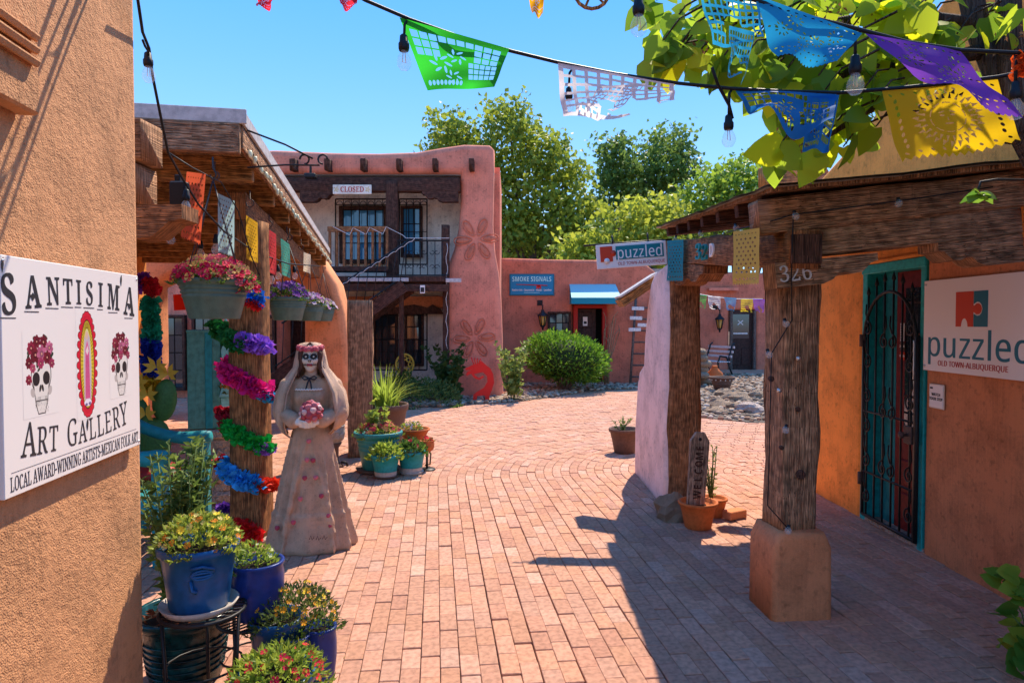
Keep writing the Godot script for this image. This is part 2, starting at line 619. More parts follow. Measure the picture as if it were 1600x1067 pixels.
func skull_print() -> Image:
	var im := Image.create(180, 250, false, Image.FORMAT_RGB8)
	var paper := Color(0.944, 0.902, 0.872)
	var ink := Color(0.16, 0.13, 0.14)
	im.fill(paper)
	ell(im, 90, 130, 52, 58, ink)
	ell(im, 90, 130, 49, 55, Color(0.90, 0.86, 0.82))
	pgon(im, [Vector2(48, 150), Vector2(132, 150), Vector2(120, 215), Vector2(108, 243), Vector2(72, 243), Vector2(60, 215)], ink)
	pgon(im, [Vector2(51, 150), Vector2(129, 150), Vector2(117, 213), Vector2(106, 240), Vector2(74, 240), Vector2(63, 213)], Color(0.90, 0.86, 0.82))
	for s in [-1.0, 1.0]:
		ell(im, 90 + s * 26, 140, 18, 20, ink)
		ell(im, 90 + s * 44, 178, 10, 14, Color(0.75, 0.70, 0.67), 0.4 * s)
		ell(im, 90 + s * 6, 168, 5, 11, ink, -0.3 * s)
	pgon(im, [Vector2(62, 193), Vector2(118, 193), Vector2(114, 216), Vector2(66, 216)], Color(0.95, 0.92, 0.88))
	seg(im, Vector2(60, 204), Vector2(120, 204), 2.5, ink)
	for k in 9:
		seg(im, Vector2(65 + k * 6.2, 192), Vector2(66 + k * 6.0, 217), 1.6, ink)
	for k in 26:
		var p := Vector2(rr(52, 128), rr(200, 240))
		seg(im, p, p + Vector2(rr(-5, 5), rr(4, 9)), 1.0, Color(0.6, 0.55, 0.53))
	for k in 22:
		var a := rr(0, TAU)
		ell(im, 90 + cos(a) * rr(40, 74), 62 + sin(a) * rr(20, 52), rr(4, 7), rr(9, 15), Color(0.17, 0.22, 0.17), rr(0, 3))
	var tones := [Color(0.72, 0.22, 0.38), Color(0.60, 0.12, 0.24), Color(0.83, 0.45, 0.58), Color(0.48, 0.08, 0.16), Color(0.80, 0.33, 0.46)]
	for q in [[42, 50, 20], [70, 32, 19], [104, 34, 20], [134, 52, 20], [62, 70, 24], [94, 68, 25], [122, 80, 20], [30, 92, 17], [28, 140, 15], [146, 98, 15], [88, 96, 16], [48, 108, 14]]:
		var col: Color = tones[rng.randi() % 5]
		for k in 7:
			var a := TAU * k / 7.0 + 0.3
			ell(im, q[0] + cos(a) * q[2] * 0.6, q[1] + sin(a) * q[2] * 0.6, q[2] * 0.46, q[2] * 0.34, col.lerp(Color(0.25, 0.03, 0.1), rr(0, 0.4)), a)
		ell(im, q[0], q[1], q[2] * 0.4, q[2] * 0.4, col.darkened(0.35))
		ell(im, q[0], q[1], q[2] * 0.16, q[2] * 0.16, Color(0.85, 0.6, 0.5))
	return im

# A plain robed figure with rays inside a red scalloped oval.
func saint_print() -> Image:
	var im := Image.create(140, 360, false, Image.FORMAT_RGB8)
	im.fill(Color(0.944, 0.902, 0.872))
	var c := Vector2(70, 180)
	for k in 30:
		var a := TAU * k / 30.0
		ell(im, c.x + cos(a) * 56, c.y + sin(a) * 164, 13, 13, Color(0.30, 0.02, 0.08))
	for k in 30:
		var a := TAU * k / 30.0
		ell(im, c.x + cos(a) * 56, c.y + sin(a) * 164, 10.5, 10.5, Color(0.84, 0.08, 0.20))
	ell(im, c.x, c.y, 55, 163, Color(0.80, 0.06, 0.18))
	ell(im, c.x, c.y, 46, 148, Color(0.25, 0.05, 0.06))
	ell(im, c.x, c.y, 43, 144, Color(0.84, 0.72, 0.16))
	for k in 64:
		var a := TAU * k / 64.0
		seg(im, c + Vector2(cos(a) * 24, sin(a) * 118), c + Vector2(cos(a) * 42, sin(a) * 143), 1.6, Color(0.28, 0.20, 0.05))
	ell(im, c.x, c.y + 4, 27, 122, Color(0.88, 0.86, 0.50))
	pgon(im, [Vector2(70, 66), Vector2(88, 92), Vector2(96, 190), Vector2(92, 296), Vector2(48, 296), Vector2(45, 190), Vector2(53, 92)], Color(0.78, 0.70, 0.72))
	pgon(im, [Vector2(70, 100), Vector2(82, 130), Vector2(86, 292), Vector2(54, 292), Vector2(58, 130)], Color(0.86, 0.36, 0.55))
	for k in 5:
		seg(im, Vector2(64 + k * 3, 150), Vector2(58 + k * 6, 290), 1.2, Color(0.60, 0.20, 0.36))
	ell(im, 68, 84, 10, 13, Color(0.86, 0.70, 0.60))
	pgon(im, [Vector2(60, 136), Vector2(72, 118), Vector2(80, 136), Vector2(70, 150)], Color(0.90, 0.82, 0.80))
	ell(im, 70, 306, 24, 12, Color(0.92, 0.88, 0.92))
	ell(im, 60, 312, 8, 5, Color(0.45, 0.38, 0.55))
	ell(im, 82, 310, 8, 5, Color(0.45, 0.38, 0.55))
	return im

func picture(called: String, im: Image, rough := 0.4) -> StandardMaterial3D:
	var m := mat(called, Color.WHITE, rough)
	m.albedo_texture = ImageTexture.create_from_image(im)
	return m

# Cut tissue paper: white with holes; 0 lattice and flowers, 1 long cut banner, 2 sunburst, 3 dots and slits, 4 torn grid
func cut_paper(style: int, w: int, h: int) -> ImageTexture:
	var im := Image.create(w, h, false, Image.FORMAT_RGBA8)
	im.fill(Color.WHITE)
	var O := Color(1, 1, 1, 0)
	match style:
		0:
			for i in 10:
				for j in 3:
					if i < 3 or j == 0 or i > 6:
						pgon(im, [Vector2(14 + i * 23, 26 + j * 26), Vector2(32 + i * 23, 26 + j * 26), Vector2(32 + i * 23, 46 + j * 26), Vector2(14 + i * 23, 46 + j * 26)], O)
			for i in 5:
				for j in 3:
					pgon(im, [Vector2(160 + i * 17, 104 + j * 24), Vector2(173 + i * 17, 104 + j * 24), Vector2(173 + i * 17, 122 + j * 24), Vector2(160 + i * 17, 122 + j * 24)], O)
			for f in [[75, 120, 30.0], [125, 90, 24.0], [110, 165, 24.0]]:
				for k in 6:
					var a := TAU * k / 6.0
					ell(im, f[0] + cos(a) * f[2] * 0.75, f[1] + sin(a) * f[2] * 0.75, f[2] * 0.42, f[2] * 0.13, O, a + 0.5)
			for k in 9:
				ell(im, 20 + k * 14, 185, 5, 9, O, 0.3)
		1:
			for j in 9:
				for i in 5:
					var x := w * (0.16 + 0.17 * i) + (w * 0.085 if j % 2 else 0.0)
					if x < w * 0.9:
						var y := h * (0.16 + 0.075 * j)
						pgon(im, [Vector2(x, y - h * 0.026), Vector2(x + w * 0.04, y), Vector2(x, y + h * 0.026), Vector2(x - w * 0.04, y)], O)
			for i in 7:
				ell(im, w * (0.12 + 0.125 * i), h * 0.885, w * 0.02, h * 0.03, O, 0.5 if i % 2 else -0.5)
				ell(im, w * (0.12 + 0.125 * i), h * 0.07, w * 0.022, h * 0.012, O)
			for i in 12:
				pgon(im, [Vector2(w * i / 12.0, h), Vector2(w * (i + 0.5) / 12.0, h * 0.955), Vector2(w * (i + 1) / 12.0, h)], O)
		2:
			var c := Vector2(w * 0.5, h * 0.47)
			for k in 24:
				var a := TAU * k / 24.0
				var u := Vector2(cos(a), sin(a))
				var n := u.orthogonal()
				pgon(im, [c + u * h * 0.27 + n * 4, c + u * h * 0.38, c + u * h * 0.27 - n * 4], O)
				pgon(im, [c + u * h * 0.31 + u.rotated(0.13) * 10, c + u.rotated(0.13) * h * 0.43, c + u.rotated(0.17) * h * 0.34], O)
			for k in 40:
				var a := TAU * k / 40.0
				if k % 4 != 0:
					seg(im, c + Vector2(cos(a), sin(a)) * h * 0.21, c + Vector2(cos(a + 0.15), sin(a + 0.15)) * h * 0.21, 3, O)
			for s in [-1.0, 1.0]:
				ell(im, c.x + s * 14, c.y - 8, 7, 3, O)
				ell(im, c.x + s * 14, c.y - 18, 9, 2, O, s * 0.3)
			ell(im, c.x, c.y + 18, 12, 3, O)
			ell(im, c.x, c.y + 4, 2, 6, O)
			for k in 9:
				for s in [0, 1]:
					ell(im, w * (0.06 + 0.11 * k), h * (0.07 if s == 0 else 0.9), 6, 3, O, 0.7)
			for k in 8:
				ell(im, w * 0.09, h * (0.16 + 0.09 * k), 4, 7, O, 0.4)
				ell(im, w * 0.91, h * (0.16 + 0.09 * k), 4, 7, O, -0.4)
			for i in 14:
				pgon(im, [Vector2(w * i / 14.0, h), Vector2(w * (i + 0.5) / 14.0, h * 0.95), Vector2(w * (i + 1) / 14.0, h)], O)
		3:
			for f in [[0.2, 0.45], [0.36, 0.25], [0.62, 0.5], [0.8, 0.28], [0.45, 0.62]]:
				for k in 9:
					var a := TAU * k / 9.0
					ell(im, w * f[0] + cos(a) * 17, h * f[1] + sin(a) * 17, 5, 2.2, O, a)
			for i in 12:
				for j in 3:
					ell(im, w * (0.06 + 0.08 * i), h * (0.08 + 0.36 * j), 5, 2.5, O, 0.4 * (i % 3) - 0.4)
			for i in 9:
				ell(im, w * (0.08 + 0.105 * i), h * 0.9, 3, 3, O)
			for i in 16:
				ell(im, w * (i + 0.5) / 16.0, h + 3, 5, 7, O)
		4:
			for i in 9:
				for j in 6:
					var x := 10.0 + i * 27
					var y := 14.0 + j * 29
					pgon(im, [Vector2(x, y), Vector2(x + 19, y + 2), Vector2(x + 20, y + 21), Vector2(x + 1, y + 19)], O)
			ell(im, w * 0.5, h * 0.72, w * 0.2, h * 0.2, O, 0.4)
			ell(im, w * 0.75, h * 0.9, w * 0.12, h * 0.2, O)
	var t := ImageTexture.create_from_image(im)
	return t

func paper(called: String, style: String, col: Color, back := 0.9) -> StandardMaterial3D:
	var m := mat(called, col, 0.6)
	m.albedo_texture = T[style]
	m.transparency = BaseMaterial3D.TRANSPARENCY_ALPHA_SCISSOR
	m.alpha_scissor_threshold = 0.5
	m.backlight_enabled = true
	var bk := minf(back * 1.45, 1.7)
	m.backlight = lin(bk, bk, bk)
	m.texture_repeat = false
	return m

func _ready() -> void:
	rng.seed = 7
	var cam := Camera3D.new()
	cam.name = "camera"
	cam.fov = 53.13
	cam.far = 400.0
	cam.near = 0.05
	cam.position = Vector3(0, 1.65, 0)
	cam.rotation.x = PITCH
	add_child(cam)
	var env := Environment.new()
	env.background_mode = Environment.BG_SKY
	var sm := ProceduralSkyMaterial.new()
	sm.sky_top_color = lin(0.032, 0.235, 0.70)
	sm.sky_horizon_color = lin(0.46, 0.70, 0.86)
	sm.sky_curve = 0.16
	sm.ground_bottom_color = lin(0.30, 0.20, 0.14)
	sm.ground_horizon_color = lin(0.45, 0.40, 0.36)
	sm.sky_energy_multiplier = 1.0
	sm.sun_angle_max = 8.0
	env.sky = Sky.new()
	env.sky.sky_material = sm
	env.background_energy_multiplier = 0.97
	env.tonemap_mode = Environment.TONE_MAPPER_LINEAR
	env.tonemap_exposure = 2.05
	env.sdfgi_enabled = true
	env.ssao_enabled = true
	env.ssil_enabled = true
	var we := WorldEnvironment.new()
	we.name = "sky"
	we.environment = env
	add_child(we)
	var sun := DirectionalLight3D.new()
	sun.name = "sun"
	sun.light_energy = 1.22
	sun.light_color = Color(1.0, 0.94, 0.85)
	sun.light_angular_distance = 0.5
	sun.shadow_enabled = true
	add_child(sun)
	sun.look_at_from_position(Vector3.ZERO, Vector3(-0.275, -1.0, 0.66), Vector3.UP)
	make_materials()
	T.lace = cut_paper(0, 256, 208)
	T.banner = cut_paper(1, 96, 200)
	T.sunburst = cut_paper(2, 300, 220)
	T.dots = cut_paper(3, 256, 180)
	T.torn = cut_paper(4, 256, 190)
	build_ground()
	build_gallery_wall()
	build_left_porch()
	build_balcony_house()
	build_back_shops()
	build_right_porch()
	build_right_house()
	build_far_trees()
	build_statue()
	build_left_pots()
	build_left_things()
	build_mid_pots()
	build_garden()
	build_right_small()
	build_overhead()
	build_catalpa()

func seen_size(p: Vector3) -> float:
	var v := (p - Vector3(0, 1.65, 0)).rotated(Vector3.RIGHT, -PITCH)
	if v.z > -0.5:
		return 0.0
	var x := 800.0 - v.x / v.z * F
	var y := 533.5 + v.y / v.z * F
	if x < 0 or x > 1600 or y < 0 or y > 1085:
		return 0.0
	if x < 390 and y > 860:
		return 0.0
	return 1.0 / (v.z * v.z * v.z * v.z * 0.1 - v.z)

func build_ground() -> void:
	var st := new_st()
	poly(st, [Vector3(-150, -0.02, 60), Vector3(150, -0.02, 60), Vector3(150, -0.02, -260), Vector3(-150, -0.02, -260)], Vector3.UP)
	structure("ground", st, M.sand_joint)
	var paving := Node3D.new()
	paving.name = "brick_paving"
	paving.set_meta("kind", "structure")
	add_child(paving)
	var meshes := []
	for k in 3:
		meshes.append(mesh_of(one_box(Vector3(0, -0.03, 0), Vector3(0.0895 + 0.0008 * k, 0.06, 0.194 + 0.002 * (k - 1)), 0.003)))
	var c := Vector2(2.9, 7.4)
	var w := Vector2(-0.111, 0.994)
	var v := Vector2(0.994, 0.111)
	var spots := []
	for k in range(-20, 185):
		var r := (k + 0.5) * 0.0945
		var off := 0.105 if k % 2 else 0.0
		off += rr(-0.02, 0.02)
		var col_shift := rr(-0.003, 0.003)
		for j in 27:
			var l := 0.199 * j - off + 0.098
			var q := c - v * (r + col_shift) - w * l
			spots.append([q, atan2(w.x, w.y)])
		if k > 1 and r < 17.5:
			var hl := 0.5 if r < 1.3 else 1.0
			var n := int(PI * r / (0.2 * hl))
			for j in n:
				var a := (j + 0.5) * PI / n + off / r * 0.9
				var q := c - v * cos(a) * r + w * sin(a) * r
				var t := v * sin(a) + w * cos(a)
				spots.append([q, atan2(t.x, t.y), hl])
	var list := []
	for s in spots:
		var q: Vector2 = s[0]
		if q.y < 1.9 or absf(q.x) > 0.82 * q.y + 1.0 or q.y > 24.0:
			continue
		var h := rr(-0.003, 0.003) - (0.005 if rng.randf() < 0.04 else 0.0)
		var b := Basis(Vector3.UP, -s[1] + rr(-0.012, 0.012)) * Basis(Vector3.RIGHT, rr(-0.006, 0.006)) * Basis(Vector3.BACK, rr(-0.012, 0.012))
		if s.size() > 2 and s[2] < 0.9:
			b = b * Basis.from_scale(Vector3(1, 1, 0.49))
		var t := rng.randf()
		var col := Color(0.61, 0.315, 0.205)
		if t < 0.25:
			col = Color(0.62, 0.33, 0.225)
		elif t < 0.45:
			col = Color(0.60, 0.30, 0.185)
		elif t < 0.52:
			col = Color(0.66, 0.375, 0.265)
		elif t < 0.62:
			col = Color(0.56, 0.275, 0.18)
		elif t < 0.66:
			col = Color(0.56, 0.29, 0.21)
		var p := Vector3(q.x, h, -q.y)
		list.append([seen_size(p), Transform3D(b, p), col, rng.randi() % 3])
	list.sort_custom(func(a, b): return a[0] > b[0])
	var mats := []
	for k in 12:
		var m: StandardMaterial3D = M.brick.duplicate()
		var cc: Color = [Color(0.61, 0.315, 0.205), Color(0.62, 0.33, 0.225), Color(0.60, 0.30, 0.185), Color(0.66, 0.375, 0.265), Color(0.56, 0.275, 0.18), Color(0.60, 0.305, 0.20)][k % 6]
		var f := 0.92 + 0.14 * (k / 6)
		m.albedo_color = lin(cc.r * f, cc.g * f, cc.b * f)
		mats.append(m)
	var xf := []
	var cols := []
	for i in list.size():
		if i < 300:
			put("brick", meshes[list[i][3]], mats[[0, 0, 1, 2, 5, 5, 4, 1, 2, 3, 6, 6, 7, 8, 11, 10][rng.randi() % 16]], paving, list[i][1])
		else:
			xf.append(list[i][1])
			var f := rr(0.9, 1.1)
			cols.append(Color(list[i][2].r * f, list[i][2].g * f, list[i][2].b * f))
	scatter("brick_field", meshes[1], M.brick, xf, cols, paving)
	# dry leaves and crumbs blown over the bricks
	xf = []
	cols = []
	for i in 260:
		var d := rr(2.9, 12.0)
		var x := rr(-0.45, 0.75) * d
		if i % 3 == 0:
			x = rr(0.1, 0.5) * d
		xf.append(Transform3D(Basis(Vector3.UP, rr(0, TAU)) * Basis(Vector3.RIGHT, -PI / 2 + rr(-0.3, 0.3)) * Basis.from_scale(Vector3.ONE * rr(0.006, 0.03) * (1.6 if i % 9 == 0 else 0.6)), V(x, 0.006, d)))
		cols.append([Color(0.30, 0.17, 0.06), Color(0.42, 0.30, 0.10), Color(0.20, 0.11, 0.05), Color(0.5, 0.36, 0.24)][i % 4])
	var litter := scatter("leaf_litter", leaf_mesh(1.0, 0.6, 0.15, 0.1), M.tint, xf, cols, paving)
	litter.name = "leaf_litter"

# ---------- left: the gallery wall with its sign ----------
func build_gallery_wall() -> void:
	# local frame on the wall: x runs from the viewer to the corner (0), y up, z out of the wall
	var dir := Vector3(0.113, 0, 0.9936)
	var b := Basis(-dir, Vector3.UP, Vector3.UP.cross(dir))
	var o := V(-1.492, 0, 2.75)
	var fr := Transform3D(b, o)
	var w := tag(part("adobe_wall", slab([Vector2(-3.4, -0.1), Vector2(0, -0.1), Vector2(0, 3.7), Vector2(-3.4, 3.7)], 0.5, 0.05, fr * Transform3D(Basis(), Vector3(0, 0, -0.25))), M.mud_tan, self), "rough tan stucco wall end carrying the white gallery sign", "wall")
	# the sign hangs 1.5 cm off the wall
	var wd := 0.845
	var s := thing("gallery_sign", "white gallery sign with black lettering, two skulls and a red oval", "sign")
	var so := fr * Transform3D(Basis(), Vector3(-0.105 - wd, 1.175, 0.03))
	part("panel", one_box(Vector3(wd / 2, 0.3275, -0.007), Vector3(wd, 0.655, 0.014), 0.002), M.sign_white, s, so)
	# top line: each letter stands on an arch, larger towards the ends
	var txt := "SANTISIMA"
	var xs := [0.035, 0.145, 0.25, 0.335, 0.40, 0.47, 0.545, 0.64, 0.765]
	for k in 9:
		var e: float = absf(xs[k] - 0.41) / 0.38
		var h := 0.078 + 0.034 * e * e
		var y := 0.532 - 0.038 * e * e
		var tilt: float = -(xs[k] - 0.41) * 0.25
		var bs := Basis(Vector3.BACK, tilt)
		lettering("letter", txt[k], h, M.ink, s, so * Transform3D(bs, Vector3(xs[k], y + h / 2, 0.0005)), "Droid Serif", true, 0.80 if txt[k] != "I" else 0.8, 0.0006)
		part("letter_stroke", one_box(Vector3(xs[k] - 0.006, y - 0.008, 0.0005), Vector3(0.07 if txt[k] != "I" else 0.04, 0.0025, 0.0006), 0.0, Basis()), M.ink, s, so)
		if txt[k] == "A":
			var st := new_st()
			prism(st, [Vector2(-0.012, 0), Vector2(0, 0.012), Vector2(0.012, 0), Vector2(0, -0.012)], 0.0006, Transform3D(Basis(), Vector3(xs[k], y + 0.035, 0.0009)))
			part("letter_diamond", st, M.ink, s, so)
	for q in [[0.008, 0.653, 0.0], [0.70, 0.625, 0.3], [0.44, 0.135, 0.0]]:
		part("flame_mark", one_prism([Vector2(-0.006, 0.0), Vector2(-0.003, 0.016), Vector2(0.005, 0.024), Vector2(0.006, 0.004), Vector2(0.0, -0.018)], 0.0006, Transform3D(Basis(), Vector3(q[0], minf(q[1], 0.625), 0.0012))), M.ink, s, so)
	var art := "ART GALLERY"
	var ax := [0.115, 0.180, 0.240, 0.0, 0.345, 0.41, 0.475, 0.53, 0.585, 0.645, 0.705]
	for k in 11:
		if art[k] == " ":
			continue
		var e: float = (ax[k] - 0.41) / 0.3
		var h := 0.072 + 0.014 * e * e + (0.012 if art[k] in "AG" and k != 5 else 0.0)
		lettering("letter", art[k], h, M.ink, s, so * Transform3D(Basis(Vector3.BACK, 0.10 * e), Vector3(ax[k], 0.082 + 0.012 * e * e + h / 2, 0.0005)), "Droid Serif", false, 0.78, 0.0006)
	lettering("small_lettering", "LOCAL AWARD-WINNING ARTISTS-MEXICAN FOLK ART", 0.040, M.ink, s, so * Transform3D(Basis(), Vector3(0.425, 0.034, 0.0005)), "Droid Serif", false, 1.0, 0.0006, 0.80)
	part("rule_line", one_box(Vector3(0.42, 0.066, 0.0004), Vector3(0.78, 0.001, 0.0005)), M.ink, s, so)
	for k in 2:
		var q := QuadMesh.new()
		q.size = Vector2(0.18, 0.25)
		if k == 0:
			picture("print_skull", skull_print())
		put("skull_print", q, M.print_skull, s, so * Transform3D(Basis(), Vector3(0.18 if k == 0 else 0.692, 0.327, 0.0003)))
	picture("print_saint", saint_print())
	var q2 := QuadMesh.new()
	q2.size = Vector2(0.14, 0.36)
	put("oval_print", q2, M.print_saint, s, so * Transform3D(Basis(), Vector3(0.447, 0.337, 0.0003)))
	for e in [[0.012, 0.64], [0.833, 0.64], [0.833, 0.015]]:
		part("screw", one_lathe([Vector2(0.005, 0), Vector2(0.004, 0.002), Vector2(0, 0.0028)], 8), M.steel, s, so * Transform3D(Basis(Vector3.RIGHT, PI / 2), Vector3(e[0], e[1], 0.0)))
	# louvred vent near the top edge of the picture
	var v := thing("louvred_vent", "tan louvred wooden vent box high on the stucco wall", "vent")
	var vo := fr * Transform3D(Basis(), Vector3(-0.804 - 0.6, 2.235, 0.0))
	part("back_panel", one_box(Vector3(0.30, 0.45, 0.03), Vector3(0.6, 0.9, 0.06), 0.008), M.mud_tan, v, vo)
	for y in [0.14, 0.175, 0.21, 0.41, 0.445, 0.48]:
		part("louvre", one_box(Vector3(0.30, y, 0.066), Vector3(0.53, 0.022, 0.035), 0.004, Basis(Vector3.RIGHT, 0.5)), M.mud_tan, v, vo)
	# wires and folded paper fixed to the wall above the picture: their shadows streak down the stucco
	var tw := thing("cord_bundle", "bundle of festoon cords and folded paper fixed high on the stucco wall", "cord")
	for k in 4:
		var pts := []
		for i in 12:
			var f := i / 11.0
			pts.append(fr * Vector3(-0.10 - 0.035 * k - 0.05 * sin(f * 5.0 + k) * f, 3.22 + 0.035 * k - 0.12 * f + 0.02 * sin(f * 8 + k * 2), 0.02 + 0.75 * f))
		part("cord", one_tube(pts, 0.007 + 0.004 * (k % 2), 6), M.black_rubber, tw)
	for q in [[0.16, 0.10, 0.05], [0.30, 0.13, 0.045], [0.44, 0.16, 0.03], [0.10, 0.07, 0.03], [0.58, 0.10, 0.035]]:
		var p0 := fr * Vector3(-0.13, 3.24 - 0.12 * q[0], q[0])
		var sst := new_st(true)
		sheet(sst, p0, p0 + fr.basis * Vector3(-0.01, 0, q[1]), p0 + fr.basis * Vector3(-0.05 - q[2], -0.10, q[1] * 0.7), p0 + fr.basis * Vector3(-0.03 - q[2], -0.13, 0.02), 0.012, 5, 6, q[0] * 9.0)
		part("folded_paper", sst, M.white_paint, tw)

# ---------- left: porch along the gallery ----------
const LD := Vector2(-0.196, 0.981)   # the porch runs this way (x, depth)

func L(s: float, off: float, h: float) -> Vector3:
	# s metres of depth along the hanging line, off metres to its right
	return V(-0.93 - 0.2 * s + off * 0.981, h, s + off * 0.196)

func scroll(len: float, h: float) -> Array:
	# corbel outline: x is depth below the beam, y along the length; the right end is carved
	return [Vector2(0, 0), Vector2(h, 0), Vector2(h, len * 0.45), Vector2(h * 0.86, len * 0.55), Vector2(h * 0.66, len * 0.60), Vector2(h * 0.62, len * 0.68), Vector2(h * 0.72, len * 0.74), Vector2(h * 0.68, len * 0.84), Vector2(h * 0.48, len * 0.90), Vector2(h * 0.36, len * 0.93), Vector2(h * 0.3, len), Vector2(0, len)]

# a carved corbel below the point o, its carved end towards dir; the grain runs along it
func corbel(len: float, h: float, t: float, o: Vector3, dir: Vector3, m: Material, parent: Node3D) -> void:
	var st := one_prism(scroll(len, h), t, Transform3D(Basis(Vector3(0, 0, 1), Vector3(0, 1, 0), Vector3(1, 0, 0)), Vector3.ZERO))
	part("corbel", st, m, parent, frame(o, dir, Vector3.DOWN))

func build_left_porch() -> void:
	var p := thing("gallery_porch", "timber porch with grey flashed flat roof above the flower garlanded post", "porch")
	var zd := Vector3(LD.x, 0, -LD.y)
	var xd := Vector3(0.981, 0, -0.196)
	var s0 := 4.05
	var s1 := 11.7
	# roof deck and flashing
	var c := (L(s0, 0.15, 2.87) + L(s1, 0.15, 2.87)) * 0.5 - xd * 1.7
	var rb := Basis(xd, Vector3.UP, xd.cross(Vector3.UP))
	var ln := L(s0, 0, 0).distance_to(L(s1, 0, 0))
	part("roof_deck", one_box(c + Vector3(0, -0.035, 0), Vector3(3.36, 0.05, ln - 0.02), 0.004, rb), M.wood_gold, p)
	part("roof_covering", one_box(c + Vector3(0, 0.035, 0), Vector3(3.34, 0.03, ln - 0.04), 0.004, rb), M.roofing, p)
	part("flashing", one_box(L(s0, 0.15, 2.865) - xd * 0.36 - zd * 0.012, Vector3(0.76, 0.085, 0.018), 0.003, rb), M.flashing, p)
	part("flashing", one_box(L(s0, 0.15, 2.869) - xd * 1.96 - zd * 0.014, Vector3(2.43, 0.085, 0.018), 0.003, rb), M.flashing, p)
	part("flashing", one_box(c + xd * 1.695, Vector3(0.018, 0.085, ln), 0.003, rb), M.flashing, p)
	board("fascia_board", L(s0, 0.13, 2.735) - xd * 3.2, L(s0, 0.13, 2.735), 0.055, 0.175, M.wood_old, p, 0.006, Vector3.UP)
	for k in 4:
		var a := L(s0 + 0.04 + k * (s1 - s0) / 4.0, 0.125, 2.755)
		var b := L(s0 + 0.02 + (k + 1) * (s1 - s0) / 4.0, 0.125, 2.755)
		board("edge_board", a, b, 0.03, 0.13, M.wood_old, p)
	for k in 8:
		var s := 4.66 + k * 0.97
		board("joist", L(s, 0.10, 2.685) - xd * 3.1, L(s, 0.10, 2.685), 0.075, 0.16, M.wood_gold, p, 0.006)
	beam("main_beam", L(5.0, -0.10, 2.50), L(11.6, -0.10, 2.50), 0.18, 0.20, M.wood_brown, p)
	# post wound with paper flowers
	put("post", timber(2.40, 0.27, 0.27, 0.012, 5, 0.5, 0.05), M.wood_post, p, Transform3D(Basis(), L(5.15, -0.02, 0)))
	part("post_footing", one_lathe([Vector2(0.17, 0), Vector2(0.17, 0.03), Vector2(0.15, 0.045), Vector2(0, 0.046)], 20), M.stone, p, Transform3D(Basis(), L(5.15, -0.02, 0)))
	# two stacked beam ends and a carved corbel by the near wall
	var e := V(-1.72, 2.50, 3.28)
	beam("cross_beam", e - Vector3(1.4, 0, 0), e, 0.2, 0.19, M.wood_old, p)
	beam("cross_beam", e + Vector3(-1.4, -0.20, 0), e + Vector3(-0.03, -0.20, 0), 0.2, 0.18, M.wood_old, p)
	corbel(0.9, 0.22, 0.17, e + Vector3(-0.72, -0.30, 0), Vector3.RIGHT, M.wood_brown, p)
	# far building under the porch: end wall with an arch and a rounded buttress
	var h := thing("left_adobe_house", "orange adobe house wall with a low arch beneath the timber porch", "house")
	var ew := Transform3D(Basis(Vector3(1, 0, 0), Vector3.UP, Vector3.BACK), V(0, 0, 11.9))
	part("wall", slab([Vector2(-6.9, -0.1), Vector2(-6.9, 3.0), Vector2(-3.9, 3.0), Vector2(-3.25, 2.72), Vector2(-2.98, 2.3), Vector2(-2.86, 1.8), Vector2(-2.78, 1.2), Vector2(-2.75, -0.1), Vector2(-3.55, -0.1), Vector2(-3.55, 1.95), Vector2(-3.7, 2.15), Vector2(-4.2, 2.2), Vector2(-4.6, 2.42), Vector2(-5.2, 2.55), Vector2(-5.7, 2.45), Vector2(-6.1, 2.25), Vector2(-6.1, -0.1)], 0.6, 0.12, ew), M.mud_peach, h)
	var sd := Transform3D(Basis(zd, Vector3.UP, zd.cross(Vector3.UP)), L(4.2, -2.9, 0))
	part("wall", slab([Vector2(0, -0.1), Vector2(7.6, -0.1), Vector2(7.6, 3.0), Vector2(0, 3.0)], 0.35, 0.06, sd), M.mud_orange, h)
	part("door_post", one_box(L(6.6, -1.52, 1.1), Vector3(0.12, 2.2, 0.16), 0.01, rb), M.wood_dark, h)
	# iron rod with two curled hooks on the corner of the roof
	var k := thing("hook_bracket", "black iron rod bracket with two curled hooks on the porch corner", "bracket")
	var a0 := L(4.05, 0.17, 2.79)
	part("rod", one_tube([a0, a0 + Vector3(0.22, -0.08, -0.02), a0 + Vector3(0.38, -0.16, -0.03)], 0.006, 6), M.iron, k)
	part("rod", one_tube([a0 + Vector3(0, -0.22, 0), a0 + Vector3(0.22, -0.20, -0.02), a0 + Vector3(0.42, -0.2, -0.03)], 0.0055, 6), M.iron, k)
	for q in [0, 1]:
		var pts := []
		for i in 10:
			var an := -PI / 2 + TAU * 0.75 * i / 9.0
			pts.append(a0 + Vector3(0.33 + 0.11 * q + cos(an) * 0.028 * (-1 if q else 1), -0.165 + sin(an) * 0.028, -0.03))
		part("hook", one_tube(pts, 0.006, 6), M.iron, k)
	var lamp := thing("flood_lamp", "small dark grey flood lamp box under the porch roof beside the orange banner", "lamp")
	part("housing", one_box(P(280, 305, 3.6), Vector3(0.085, 0.14, 0.06), 0.008), M.soft_black, lamp)
	part("bracket", one_box(P(278, 281, 3.62), Vector3(0.03, 0.05, 0.03), 0.004), M.iron, lamp)

# ---------- middle: two-storey house with balcony, facade 15 m ahead ----------
func H(px: float, py: float, d := 15.0) -> Vector3:
	return P(px, py, d)

func H2(px: float, py: float, d := 15.0) -> Vector2:
	var q := P(px, py, d)
	return Vector2(q.x, q.y)

func bar(called: String, a: Vector3, b: Vector3, r: float, m: Material, parent: Node3D) -> MeshInstance3D:
	return part(called, one_tube([a, b], r, 6), m, parent)

